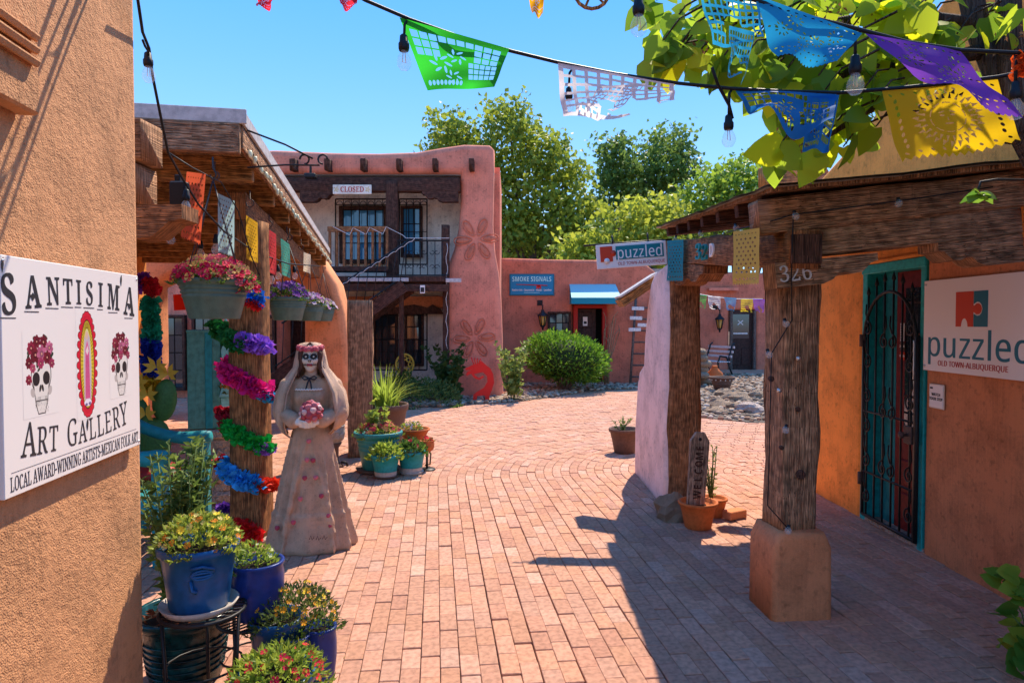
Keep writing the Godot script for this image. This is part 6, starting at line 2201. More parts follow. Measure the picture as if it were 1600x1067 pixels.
	for q in [[213, -12, 2.6], [222, 50, 2.75], [232, 75, 2.85], [238, 120, 2.95], [252, 190, 3.1], [262, 238, 3.25], [282, 275, 3.5], [310, 320, 3.7], [350, 362, 4.2], [400, 395, 5.0], [450, 412, 6.2], [500, 416, 8.0]]:
		pts.append(P(q[0], q[1], q[2]))
	part("cable", one_tube(pts, 0.006, 6), M.black_rubber, sl)
	pts = []
	for q in [[262, 238, 3.25], [300, 262, 3.6], [345, 285, 4.0], [372, 330, 4.3], [392, 400, 4.5], [405, 430, 4.6]]:
		pts.append(P(q[0], q[1], q[2]))
	part("cable", one_tube(pts, 0.004, 5), M.black_rubber, sl)
	part("cable_loop", one_tube([P(222, 62, 2.78), P(226, 72, 2.8), P(231, 80, 2.82), P(231, 92, 2.84)], 0.005, 5), M.black_rubber, sl)
	for q in [[231, 103, 2.84, 0.027], [290, 313, 3.55, 0.027], [265, 364, 4.6, 0.03], [337, 380, 4.6, 0.03], [313, 388, 5.2, 0.028], [412, 418, 5.6, 0.03], [434, 424, 6.4, 0.03], [424, 430, 6.0, 0.03], [460, 425, 7.2, 0.03]]:
		bulb(sl, P(q[0], q[1], q[2]), q[3], Vector3(rr(-0.1, 0.1), -1, 0))
	# cone bulbs strung along the edge of the roof
	var cl := thing("cone_bulb_string", "row of cream cone bulbs clipped along the porch roof edge", "string lights")
	pts = []
	for i in 40:
		var s := lerpf(4.1, 11.6, i / 39.0)
		var q := L(s, 0.165, 2.69 + 0.012 * sin(i * 2.0))
		pts.append(q)
		var cone := new_st(true)
		lathe(cone, [Vector2(0, -0.055), Vector2(0.010, -0.04), Vector2(0.016, -0.015), Vector2(0.012, 0.0), Vector2(0, 0.004)], 8)
		part("cone_bulb", cone, M.bulb_cream, cl, frame(q + Vector3(0.01, -0.01, 0), Vector3(rr(-0.5, 0.2), 1, rr(-0.3, 0.3))))
	part("cable", one_tube(pts, 0.005, 5), M.black_rubber, cl)
	# eye hooks in the joists
	for i in 5:
		var q := P([335, 390, 420, 452, 470][i], [260, 305, 340, 362, 378][i], [4.1, 4.7, 5.7, 6.7, 7.6][i])
		var hk := []
		for j in 11:
			var a := PI / 2 - TAU * 0.8 * j / 10.0
			hk.append(q + Vector3(cos(a) * 0.026, -0.055 + sin(a) * 0.026, 0))
		hk.push_front(q + Vector3(0, 0.03, 0))
		tag(part("ceiling_hook", one_tube(hk, 0.005, 5), M.rust_iron, self), ["steel hook above the nearest flower tub", "steel hook in the second porch joist", "steel hook in the third porch joist", "steel hook in the fourth porch joist", "steel hook in the fifth porch joist"][i], "hook", "hooks in the porch joists")
	# tall split timber post standing in the courtyard
	var tp := thing("timber_post", "tall split timber post standing beside the brown grass planter", "post", V(-1.87, 0, 8.4), 0.2)
	put("post", timber(1.92, 0.30, 0.24, 0.014, 77, 0.1), M.wood_old, tp)

# ---------- middle: pots by the timber post ----------
func build_mid_pots() -> void:
	var p := thing("teal_pot", "large banded teal pot of red and lime blossoms beside the statue", "flower pot", V(-1.487, 0, 7.55))
	part("saucer", one_lathe([Vector2(0, 0), Vector2(0.22, 0), Vector2(0.25, 0.04), Vector2(0.235, 0.04), Vector2(0, 0.02)], 24), M.pot_brown, p)
	pot("pot", Vector3(0, 0.02, 0), 0.262, 0.425, M.pot_teal, p, 1, 0.66)
	soil(Vector3(0, 0.39, 0), 0.22, p)
	mound(p, Vector3(0, 0.38, 0), 0.25, 0.16, 420, 0.055, LIME_A, GREEN_A, [Color(0.55, 0.06, 0.10), Color(0.65, 0.30, 0.10), Color(0.5, 0.02, 0.06)], 150, 0.022)
	stems(p, Vector3(-0.02, 0.40, 0), 5, 0.40, 0.12, 0.10, LIME_A, LIME_B, 16, true)
	var labels := ["small aqua pot of lime leaves, left of the pair in front", "small aqua pot of green leaves, right of the pair in front"]
	for k in 2:
		p = thing("aqua_pot", labels[k], "flower pot", [V(-1.345, 0, 7.22), V(-1.10, 0, 7.42)][k], 0.0, "pair of small aqua pots")
		part("saucer", one_lathe([Vector2(0, 0), Vector2(0.115, 0), Vector2(0.135, 0.03), Vector2(0.125, 0.03), Vector2(0, 0.015)], 20), M.saucer if k == 1 else M.pot_brown, p)
		pot("pot", Vector3(0, 0.016, 0), 0.155, 0.235, M.pot_aqua, p, 0, 0.72)
		part("weathered_band", one_lathe([Vector2(0.113, 0.018), Vector2(0.122, 0.075)], 24), M.saucer, p)
		soil(Vector3(0, 0.21, 0), 0.13, p)
		mound(p, Vector3(0, 0.205, 0), 0.16, 0.15, 260, 0.075, LIME_A if k == 0 else GREEN_A, LIME_B if k == 0 else GREEN_B, [Color(0.6, 0.03, 0.06)], 0 if k == 0 else 8, 0.02)
	p = thing("terracotta_bowl", "wide terracotta bowl of small plants on a curled iron stand", "flower pot", V(-1.13, 0, 7.85))
	pot("pot", Vector3(0, 0.26, 0), 0.18, 0.17, M.pot_clay, p, 0, 0.6)
	soil(Vector3(0, 0.40, 0), 0.15, p)
	mound(p, Vector3(-0.03, 0.40, 0), 0.12, 0.10, 150, 0.045, LIME_A, GREEN_A, [Color(0.6, 0.5, 0.6)], 20, 0.014)
	for k in 3:
		var a := TAU * k / 3.0 + 0.2
		part("stand_leg", one_tube([Vector3(cos(a) * 0.11, 0.27, sin(a) * 0.11), Vector3(cos(a) * 0.2, 0.14, sin(a) * 0.2), Vector3(cos(a) * 0.19, 0.02, sin(a) * 0.19), Vector3(cos(a) * 0.13, 0.008, sin(a) * 0.13)], 0.009, 6), M.iron, p)
	p = thing("terracotta_pot", "small orange terracotta pocket pot with red bloom under the bowl rim", "flower pot", V(-0.955, 0, 7.62))
	pot("pot", Vector3(0, 0.20, 0), 0.085, 0.13, M.pot_clay, p, 2, 0.5)
	part("stand_stem", one_tube([Vector3(0, 0.2, 0), Vector3(0, 0.01, 0)], 0.014, 6), M.iron, p)
	part("stand_foot", one_lathe([Vector2(0, 0), Vector2(0.10, 0), Vector2(0.09, 0.012), Vector2(0, 0.014)], 14), M.iron, p)
	mound(p, Vector3(0, 0.31, 0), 0.07, 0.05, 50, 0.035, GREEN_A, GREEN_B, [Color(0.7, 0.03, 0.04)], 14, 0.018)
	p = thing("grass_planter", "brown planter of tall arching lime grass behind the teal pots", "planter", V(-1.66, 0, 8.8))
	pot("pot", Vector3.ZERO, 0.315, 0.60, M.pot_brown, p, 0, 0.72)
	soil(Vector3(0, 0.54, 0), 0.28, p)
	var st := new_st(true)
	for k in 150:
		var a := rr(0, TAU)
		var lean := rr(0.05, 0.52)
		var hh := rr(0.35, 0.66)
		var b := Vector3(cos(a), 0, sin(a)) * rr(0.0, 0.2) + Vector3(0, 0.55, 0)
		var dirv := Vector3(cos(a), 0, sin(a))
		var side := Vector3(-sin(a), 0, cos(a)) * 0.016
		var prev := []
		for i in 6:
			var t := i / 5.0
			var c := b + dirv * lean * t * t + Vector3(0, hh * (t - 0.42 * t * t * lean / 0.4), 0)
			var w := side * (1.0 - t * 0.96)
			var cur := [c - w, c + w]
			if i > 0:
				for v in [prev[0], prev[1], cur[0], prev[1], cur[1], cur[0]]:
					st.add_vertex(v)
			prev = cur
	stuff(part("grass_blades", st, leafy("blade", lin(0.34, 0.44, 0.06), 0.9), p))
	p = thing("stone_urn", "small grey stone urn on a dark stand right of the statue", "urn", V(-2.03, 0, 7.75))
	pot("pot", Vector3(0, 0.28, 0), 0.125, 0.20, M.stone, p, 2, 0.6)
	part("stand", one_lathe([Vector2(0, 0), Vector2(0.11, 0), Vector2(0.10, 0.03), Vector2(0.05, 0.06), Vector2(0.05, 0.22), Vector2(0.09, 0.28), Vector2(0, 0.29)], 16), M.pot_brown, p)
	for k in 3:
		var a := TAU * k / 3.0
		part("stand_foot", one_tube([Vector3(cos(a) * 0.08, 0.06, sin(a) * 0.08), Vector3(cos(a) * 0.14, 0.05, sin(a) * 0.14), Vector3(cos(a) * 0.15, 0.01, sin(a) * 0.15)], 0.014, 6), M.iron, p)

# ---------- garden strip in front of the houses ----------
func pebbles(called: String, outline: Array, n: int, s0: float, s1: float, label_h := 0.0) -> void:
	var pg := PackedVector2Array(outline)
	var st := new_st()
	var idx := Geometry2D.triangulate_polygon(pg)
	for i in range(0, idx.size(), 3):
		poly(st, [Vector3(pg[idx[i]].x, 0.009, -pg[idx[i]].y), Vector3(pg[idx[i + 1]].x, 0.009, -pg[idx[i + 1]].y), Vector3(pg[idx[i + 2]].x, 0.009, -pg[idx[i + 2]].y)], Vector3.UP)
	var bed := structure(called, st, M.gravel_base)
	var lo := pg[0]
	var hi := pg[0]
	for v in pg:
		lo = lo.min(v)
		hi = hi.max(v)
	var pm := new_st(true)
	ball(pm, Vector3.ZERO, Vector3(1, 0.6, 0.8), 7)
	var xf := []
	var cols := []
	while xf.size() < n:
		var q := Vector2(rr(lo.x, hi.x), rr(lo.y, hi.y))
		if Geometry2D.is_point_in_polygon(q, pg):
			var s := rr(s0, s1)
			xf.append(Transform3D(Basis(Vector3.UP, rr(0, TAU)) * Basis.from_scale(Vector3(s, s * rr(0.7, 1.2), s)), Vector3(q.x, 0.01 + s * 0.25, -q.y)))
			var t: float = rng.randf()
			cols.append([Color(0.38, 0.26, 0.17), Color(0.48, 0.35, 0.24), Color(0.22, 0.15, 0.10), Color(0.52, 0.40, 0.29), Color(0.34, 0.19, 0.11)][rng.randi() % 5] * rr(0.8, 1.15))
	scatter("pebbles", mesh_of(pm), M.tint, xf, cols, bed)

func rock(called: String, label: String, at: Vector3, s: Vector3, sd: int, m: Material, group := "") -> void:
	var st := new_st()
	var fn := FastNoiseLite.new()
	fn.seed = sd
	fn.frequency = 0.9
	var f := func(th: float, ph: float) -> Vector3:
		var d := Vector3(cos(ph) * cos(th), sin(ph), cos(ph) * sin(th))
		var k := 1.0 + 0.45 * fn.get_noise_3dv(d * 1.3) + 0.18 * fn.get_noise_3dv(d * 4.0)
		var v := d * k
		v.y = maxf(v.y, -0.5)
		return v * s
	for i in 8:
		for j in 14:
			var p0 := -PI / 2 + PI * i / 8.0
			var p1 := -PI / 2 + PI * (i + 1) / 8.0
			var t0 := TAU * j / 14.0
			var t1 := TAU * ((j + 1) % 14) / 14.0
			for v in [f.call(t0, p0), f.call(t1, p0), f.call(t0, p1), f.call(t1, p0), f.call(t1, p1), f.call(t0, p1)]:
				st.add_vertex(v)
	st.set_smooth_group(0)
	var o := put(called, mesh_of(st), m, self, Transform3D(Basis(Vector3.UP, sd * 1.3), at + Vector3(0, s.y * 0.42, 0)))
	tag(o, label, "rock", group)

func build_garden() -> void:
	pebbles("gravel_bed", [Vector2(-2.6, 13.35), Vector2(-1.4, 13.2), Vector2(-0.7, 13.75), Vector2(0.1, 14.1), Vector2(0.9, 15.0), Vector2(1.9, 16.4), Vector2(3.8, 17.2), Vector2(3.8, 18.3), Vector2(-0.15, 18.3), Vector2(-0.15, 15.2), Vector2(-2.6, 15.2)], 2200, 0.02, 0.075)
	pebbles("rock_garden_gravel", [Vector2(3.0, 12.0), Vector2(3.9, 11.2), Vector2(5.0, 11.0), Vector2(6.5, 12.0), Vector2(8.0, 15.0), Vector2(9.0, 21.0), Vector2(6.3, 22.0), Vector2(4.3, 18.2), Vector2(3.3, 14.0)], 2600, 0.02, 0.075)
	# clipped round bush
	var b := thing("clipped_bush", "big clipped bright green dome bush on a short trunk by the shop", "bush", V(1.30, 0, 16.4))
	var xf := []
	var cols := []
	for k in 5200:
		var u := rv().normalized()
		var r := rr(0.86, 1.02) if rng.randf() < 0.8 else rr(0.6, 0.9)
		var lump := 1.0 + 0.05 * sin(u.x * 11.0 + u.y * 5.0) * cos(u.z * 9.0 + u.y * 7.0)
		var p := Vector3(u.x * 1.02, u.y * 0.60, u.z * 0.9) * r * lump
		p += Vector3(0.10 * -p.y, 0, 0) + u * 0.05 * sin(u.x * 23.0) * sin(u.y * 17.0 + u.z * 19.0)
		if p.y > 0.0:
			p.x *= 1.0 - 0.12 * p.y
		p += Vector3(0, 0.80 - 0.10 * p.x, 0)
		xf.append(aim(p, u + Vector3(0, 0.5, 0) + rv(0.6), rr(0.07, 0.12)))
		cols.append(Color(0.20, 0.36, 0.03).lerp(Color(0.08, 0.20, 0.02), rng.randf()) * rr(0.85, 1.15))
	scatter("foliage", T.leaf_std, M.leaf, xf, cols, b)
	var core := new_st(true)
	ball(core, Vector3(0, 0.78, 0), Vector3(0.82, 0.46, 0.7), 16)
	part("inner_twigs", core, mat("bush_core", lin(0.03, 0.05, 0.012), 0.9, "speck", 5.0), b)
	for k in 4:
		part("trunk", one_tube([Vector3(-0.12 + 0.05 * k, -0.02, 0.03 * k), Vector3(-0.15 + 0.1 * k, 0.25, 0), Vector3(-0.3 + 0.22 * k, 0.55, 0)], [0.05, 0.045, 0.03], 6), M.wood_grey, b)
	# flowering tall plants either side of the red figure
	var t := thing("tall_herb", "tall pale green spired herb standing right of the red dancer", "plant", V(0.02, 0, 14.3))
	stems(t, Vector3(0, 0, 0), 13, 1.40, 0.42, 0.15, Color(0.38, 0.42, 0.10), Color(0.14, 0.22, 0.04), 34, true, 0.5)
	t = thing("dark_herb", "dark green broad leafed plant against the balcony house left of dancer", "plant", V(-1.35, 0, 14.25))
	stems(t, Vector3(0, 0, 0), 17, 1.25, 0.55, 0.17, Color(0.10, 0.18, 0.04), Color(0.04, 0.09, 0.02), 36, true, 0.3)
	t = thing("low_shrub", "low spreading grey-green shrub at the edge of the gravel", "bush", V(-1.75, 0, 13.7))
	mound(t, Vector3.ZERO, 0.75, 0.50, 1500, 0.10, Color(0.16, 0.26, 0.07), Color(0.06, 0.12, 0.03))
	t = thing("low_shrub", "small dark shrub in shade behind the low grey-green one", "bush", V(-2.35, 0, 14.3))
	mound(t, Vector3.ZERO, 0.55, 0.6, 700, 0.11, GREEN_A, GREEN_B)
	# red cut steel flute player
	var k := thing("red_dancer", "red cut steel dancing flute player figure standing in the gravel", "sculpture", V(-0.70, 0, 14.1), 0.12)
	var sil := [Vector2(0.06, 0.86), Vector2(-0.01, 0.80), Vector2(-0.10, 0.78), Vector2(-0.22, 0.72), Vector2(-0.27, 0.70), Vector2(-0.25, 0.66), Vector2(-0.20, 0.67), Vector2(-0.14, 0.66), Vector2(-0.17, 0.60), Vector2(-0.10, 0.58), Vector2(-0.02, 0.60), Vector2(0.10, 0.62), Vector2(0.18, 0.54), Vector2(0.19, 0.42), Vector2(0.12, 0.30), Vector2(-0.02, 0.22), Vector2(-0.10, 0.16), Vector2(-0.11, 0.04), Vector2(-0.16, 0.0), Vector2(-0.02, 0.0), Vector2(-0.03, 0.06), Vector2(-0.02, 0.13), Vector2(0.10, 0.14), Vector2(0.15, 0.12), Vector2(0.14, 0.04), Vector2(0.09, 0.0), Vector2(0.23, 0.0), Vector2(0.23, 0.12), Vector2(0.28, 0.24), Vector2(0.33, 0.40), Vector2(0.31, 0.58), Vector2(0.25, 0.70), Vector2(0.16, 0.77)]
	part("body", one_prism(sil, 0.02), M.red_metal, k)
	part("flute", one_prism([Vector2(-0.22, 0.64), Vector2(-0.06, 0.68), Vector2(-0.05, 0.65), Vector2(-0.23, 0.55), Vector2(-0.26, 0.57)], 0.024), M.red_metal, k)
	part("arm", one_prism([Vector2(-0.16, 0.60), Vector2(-0.08, 0.50), Vector2(0.02, 0.46), Vector2(0.12, 0.52), Vector2(0.10, 0.55), Vector2(0.02, 0.50), Vector2(-0.06, 0.55), Vector2(-0.12, 0.63)], 0.028), M.red_metal, k)
	for i in 4:
		part("crest_feather", one_tube([Vector3(-0.08 + 0.035 * i, 0.76, 0), Vector3(-0.12 + 0.05 * i, 0.86, 0), Vector3(-0.14 + 0.065 * i, 0.93 - 0.01 * i, 0)], [0.012, 0.012, 0.018], 6), M.red_metal, k)
	# pierced yellow chair
	var c := thing("yellow_chair", "yellow pierced metal garden chair with round back under the balcony", "chair", V(-2.27, 0, 14.6), 0.3)
	var ring := []
	for i in 21:
		var a := TAU * i / 20.0
		ring.append(Vector3(cos(a) * 0.19, 0.74 + sin(a) * 0.22, -0.2))
	part("back_ring", one_tube(ring, 0.025, 6), M.yellow_paint, c)
	for i in 8:
		var a := TAU * i / 8.0
		var hole := []
		for j in 9:
			var q := TAU * j / 8.0
			hole.append(Vector3(cos(a) * 0.115 + cos(q) * 0.04, 0.74 + sin(a) * 0.135 + sin(q) * 0.045, -0.2))
		part("back_scroll", one_tube(hole, 0.014, 5), M.yellow_paint, c)
	part("seat", one_lathe([Vector2(0, 0), Vector2(0.2, 0), Vector2(0.21, 0.02), Vector2(0.2, 0.035), Vector2(0, 0.03)], 20), M.yellow_paint, c, Transform3D(Basis(), Vector3(0, 0.43, 0)))
	for q in [[-0.15, -0.17], [0.15, -0.17], [-0.15, 0.15], [0.15, 0.15]]:
		part("leg", one_tube([Vector3(q[0], 0.44, q[1]), Vector3(q[0] * 1.25, 0.2, q[1] * 1.2), Vector3(q[0] * 1.2, 0, q[1] * 1.3)], 0.018, 6), M.yellow_paint, c)
	part("back_stay", one_tube([Vector3(-0.1, 0.44, -0.18), Vector3(-0.1, 0.58, -0.2)], 0.02, 6), M.yellow_paint, c)
	part("back_stay", one_tube([Vector3(0.1, 0.44, -0.18), Vector3(0.1, 0.58, -0.2)], 0.02, 6), M.yellow_paint, c)
	# rock garden on the right with pots and bench
	var names := ["large tan boulder left of the rock garden border", "long tan rock behind the left boulder", "flat dark slab rock at the front left of border", "smooth rounded grey boulder at the front of rock garden", "pale tan rock at the back right of border", "small tan rock between slab and grey boulder", "tan rock under the brown bowl planter"]
	var spots := [[1122, 632, 0.24, 0.13], [1148, 622, 0.34, 0.13], [1117, 641, 0.25, 0.08], [1170, 640, 0.26, 0.13], [1182, 618, 0.24, 0.13], [1145, 634, 0.20, 0.09], [1132, 616, 0.22, 0.13]]
	for i in spots.size():
		var q = spots[i]
		rock("garden_rock", names[i], G(q[0], q[1] + 4), Vector3(q[2], q[3], q[2] * 0.7), 40 + i, M.rock if i != 3 else M.stone, "rocks edging the right garden")
	var p := thing("bowl_planter", "brown banded bowl planter standing among the garden rocks", "planter", G(1128, 612))
	pot("pot", Vector3.ZERO, 0.30, 0.36, M.pot_brown, p, 1, 0.5)
	soil(Vector3(0, 0.30, 0), 0.24, p)
	for i in 16:
		var a := TAU * i / 16.0
		part("raised_dot", one_lathe([Vector2(0.02, 0), Vector2(0.015, 0.012), Vector2(0, 0.016)], 6), M.saucer, p, frame(Vector3(cos(a) * 0.285, 0.29, sin(a) * 0.285), Vector3(cos(a), 0, sin(a))))
	p = thing("orange_gourd_pot", "orange gourd shaped pot beside the wrought bench", "pot", G(1117, 598))
	part("pot", one_lathe([Vector2(0, 0), Vector2(0.12, 0), Vector2(0.22, 0.12), Vector2(0.22, 0.26), Vector2(0.10, 0.38), Vector2(0.07, 0.44), Vector2(0.09, 0.47), Vector2(0, 0.46)], 18), M.pot_clay, p)
	p = thing("stone_fountain", "rough stacked stone garden fountain left of the wrought bench", "fountain", G(1101, 602))
	for i in 6:
		var st := new_st(true)
		ball(st, Vector3(rr(-0.12, 0.12), 0.12 + 0.15 * i, rr(-0.1, 0.1)), Vector3(rr(0.2, 0.3) * (1.0 - 0.08 * i), 0.11, rr(0.2, 0.3)), 9)
		part("stone", st, M.rock, p)
	var bn := thing("scroll_bench", "white and black scrolled iron bench before the distant door", "bench", V(6.35, 0, 21.4), -1.15)
	for s in [-0.5, 0.5]:
		part("end_frame", one_tube([Vector3(s, 0, 0.25), Vector3(s, 0.42, 0.28), Vector3(s, 0.62, 0.2), Vector3(s, 0.58, -0.05), Vector3(s, 0.45, -0.1), Vector3(s, 0.95, -0.28), Vector3(s, 1.0, -0.36)], 0.03, 6), M.iron, bn)
		part("rear_leg", one_tube([Vector3(s, 0.45, -0.1), Vector3(s, 0.2, -0.2), Vector3(s, 0, -0.3)], 0.03, 6), M.iron, bn)
	for i in 5:
		board("seat_slat", Vector3(-0.6, 0.44, -0.08 + 0.085 * i), Vector3(0.6, 0.44, -0.08 + 0.085 * i), 0.06, 0.025, M.white_paint, bn, 0.004, Vector3.UP)
	for i in 3:
		board("back_slat", Vector3(-0.6, 0.60 + 0.14 * i, -0.17 - 0.055 * i), Vector3(0.6, 0.60 + 0.14 * i, -0.17 - 0.055 * i), 0.03, 0.07, M.white_paint, bn, 0.004, Vector3.UP)
	# little flags on a line before the far wall
	var ln := thing("flag_line", "thin line strung before the distant wall carrying small paper flags", "cord")
	part("line", one_tube([P(1090, 459, 16.0), P(1118, 464, 16.0), P(1150, 467, 16.1), P(1192, 467, 16.2)], 0.008, 4), M.white_paint, ln)
	var fl := [["green", lin(0.05, 0.45, 0.08), 1096], ["white", lin(0.8, 0.78, 0.75), 1117], ["blue", lin(0.03, 0.35, 0.62), 1142], ["yellow", lin(0.8, 0.6, 0.03), 1168], ["purple", lin(0.25, 0.08, 0.5), 1187]]
	for i in 5:
		var m := paper("small_flag_%d" % i, "torn", fl[i][1], 0.7)
		var x: float = fl[i][2]
		var st := new_st(true)
		var y: float = 460.0 + clampf((x - 1090) * 0.09, 0.0, 7.0)
		sheet(st, P(x - 10, y, 15.98), P(x + 9, y + 1, 15.98), P(x + 6 + 2 * (i % 2), y + 21, 15.9), P(x - 6 - 3 * (i % 2), y + 19, 15.92), 0.05, 5, 5, i * 1.7)
		tag(part("small_paper_flag", st, m, self), "small %s cut paper flag on the line before the distant wall" % fl[i][0], "flag", "small flags on the distant line")

# ---------- right: things around the porch ----------
func build_right_small() -> void:
	# hanging shop sign on an iron arm
	var s := thing("hanging_shop_sign", "small white and teal shop sign hanging from an iron arm", "sign")
	var a := P(932, 402, 6.15)
	var b := P(1042, 394, 6.15)
	var so := Transform3D(Basis(Vector3(1, 0.075, 0).normalized(), Vector3(-0.075, 1, 0).normalized(), Vector3.BACK), (a + b) * 0.5)
	part("arm", one_tube([P(912, 384, 6.2), P(980, 379, 6.2), P(1050, 374, 6.2)], 0.010, 6), M.iron, s)
	for x in [-0.16, 0.16]:
		part("hanger", one_tube([so * Vector3(x, 0.10, -0.01), so * Vector3(x, 0.19, -0.02)], 0.008, 5), M.iron, s)
	part("panel", one_box(Vector3(0, 0, -0.012), Vector3(0.63, 0.215, 0.024), 0.003), M.sign_white, s, so)
	part("teal_field", one_box(Vector3(0.075, 0.025, 0.002), Vector3(0.43, 0.12, 0.006)), M.sign_teal, s, so)
	part("red_field", one_box(Vector3(-0.225, 0.022, 0.003), Vector3(0.11, 0.135, 0.006)), M.print_red, s, so)
	for q in [[-0.165, 0.025, 0.027, M.print_red, 0.0], [-0.225, -0.04, 0.025, M.sign_white, 0.001]]:
		part("puzzle_knob", one_lathe([Vector2(0, 0.0), Vector2(q[2], 0.0), Vector2(q[2], 0.007), Vector2(0, 0.007)], 14), q[3], s, so * Transform3D(Basis(Vector3.RIGHT, PI / 2), Vector3(q[0], q[1], 0.001 + q[4])))
	lettering("lettering", "puzzled", 0.10, M.sign_white, s, so * Transform3D(Basis(), Vector3(0.075, 0.022, 0.006)), "Droid Sans", false, 1.0, 0.004, 0.40)
	lettering("small_lettering", "OLD TOWN-ALBUQUERQUE", 0.028, M.ink_red, s, so * Transform3D(Basis(), Vector3(0.085, -0.072, 0.001)), "Droid Sans", false, 1.0, 0.003, 0.42)
	# teal and yellow banners on the porch beam
	var st := new_st(true)
	sheet(st, P(1043, 376, 6.02), P(1068, 374, 5.55), P(1068, 440, 5.52), P(1043, 440, 6.0), 0.006, 5, 8, 1.0)
	tag(part("cut_paper_banner", st, paper("banner_teal", "banner", lin(0.03, 0.33, 0.38), 0.5), self), "teal cut paper banner on the porch beam over the far post", "banner", "banners on the plaza porch")
	st = new_st(true)
	sheet(st, P(1146, 362, 4.18), P(1187, 356, 3.56), P(1188, 445, 3.55), P(1147, 446, 4.16), 0.006, 5, 8, 2.0)
	tag(part("cut_paper_banner", st, paper("banner_yellow", "banner", lin(0.82, 0.56, 0.10), 0.5), self), "yellow cut paper banner hanging at the left of the near post", "banner", "banners on the plaza porch")
	# planter beyond the wing wall
	var p := thing("brown_planter", "brown planter with sparse sprigs half hidden by the wing wall", "planter", V(1.43, 0, 8.62))
	pot("pot", Vector3.ZERO, 0.20, 0.31, M.pot_brown, p, 0, 0.66)
	soil(Vector3(0, 0.27, 0), 0.17, p)
	stems(p, Vector3(-0.03, 0.27, 0), 7, 0.20, 0.13, 0.045, Color(0.30, 0.36, 0.12), Color(0.12, 0.18, 0.05), 9, true)
	# welcome plank standing in a terracotta pot
	p = thing("terracotta_pot", "orange terracotta pot holding the welcome plank at the far post", "flower pot", V(1.50, 0, 5.46))
	pot("pot", Vector3.ZERO, 0.155, 0.215, M.pot_clay, p, 0, 0.68)
	soil(Vector3(0, 0.17, 0), 0.13, p)
	var w := thing("welcome_plank", "grey pointed plank with carved WELCOME lettering in terracotta pot", "sign", V(1.475, 0.17, 5.45), 0.12)
	part("plank", one_prism([Vector2(-0.07, 0), Vector2(0.07, 0), Vector2(0.078, 0.53), Vector2(0.035, 0.60), Vector2(-0.035, 0.60), Vector2(-0.078, 0.53)], 0.035), mat("plank_wood", lin(0.70, 0.46, 0.31), 0.85, "wood", 1.6, "wood_h", 1.0), w, Transform3D(Basis(Vector3.BACK, -0.06), Vector3.ZERO))
	var wt := "WELCOME"
	for i in 7:
		lettering("letter", wt[i], 0.062, M.wood_dark, w, Transform3D(Basis(Vector3.BACK, -0.06 + PI / 2), Vector3(0.008 + 0.025 * i / 7.0, 0.10 + 0.062 * i, 0.018)), "Droid Sans", true, 0.85, 0.006)
	part("peg_hole", one_lathe([Vector2(0.014, 0), Vector2(0.014, 0.004), Vector2(0, 0.004)], 10), M.soft_black, w, Transform3D(Basis(Vector3.RIGHT, PI / 2), Vector3(0.03, 0.545, 0.017)))
	p = thing("terracotta_pot", "small shaded brown pot with trailing sprigs behind the welcome pot", "flower pot", V(1.72, 0, 5.78))
	pot("pot", Vector3.ZERO, 0.115, 0.16, M.pot_clay, p, 0, 0.7)
	stems(p, Vector3(-0.03, 0.13, 0), 7, 0.55, 0.10, 0.05, Color(0.34, 0.36, 0.12), Color(0.16, 0.2, 0.05), 14)
	var br := thing("loose_brick", "loose dark red brick lying right of the small brown pot", "brick", V(1.88, 0.035, 5.72), 0.5)
	part("block", one_box(Vector3.ZERO, Vector3(0.19, 0.07, 0.10), 0.006), M.mud_brown, br)
	rock("foot_rock", "rough brown rock lying against the foot of the far post", V(1.36, 0, 5.72), Vector3(0.16, 0.15, 0.14), 9, M.rock)
	# leafy plant pushing into the bottom right corner
	var t := thing("corner_plant", "bright leafy plant at the lower right corner of the paving", "plant", V(2.45, 0, 3.12))
	for i in 30:
		var an := rr(0, TAU)
		var hh := rr(0.08, 0.45)
		var q := Vector3(cos(an) * rr(0.03, 0.2), hh, sin(an) * rr(0.03, 0.15))
		part("stem", one_tube([Vector3(0, 0, 0), q * Vector3(0.5, 0.7, 0.5), q], [0.006, 0.004, 0.003], 4), M.stem_green, t)
		for j in 3:
			var lo := new_st(true)
			heart(lo, rr(0.075, 0.12))
			put("leaf", mesh_of(lo), leafy("corner_leaf_%d" % (i % 3), [lin(0.20, 0.36, 0.04), lin(0.11, 0.24, 0.03), lin(0.30, 0.42, 0.05)][i % 3], 0.9), t, aim(q + rv(0.035), Vector3(cos(an) + rr(-0.4, 0.4), rr(-0.5, 0.4), sin(an) + 0.5), 1.0))
	# twig of leaves on a wire at the porch end
	t = thing("leafy_twig", "small sprig of green leaves dangling on wire at porch beam end", "twig")
	var tp := P(1530, 296, 3.2)
	part("wire", one_tube([P(1605, 281, 3.2), P(1560, 280, 3.2), P(1533, 284, 3.2), tp], 0.006, 5), M.wire, t)
	for i in 7:
		var lo := new_st(true)
		heart(lo, 0.085)
		put("leaf", mesh_of(lo), leafy("corner_leaf_%d" % (i % 3), Color.GREEN, 0.9), t, aim(tp + Vector3(0, -0.02, 0), Vector3(cos(i * 0.9) * 0.9, -0.5 + 0.12 * (i % 3), sin(i * 0.9)), 1.0))

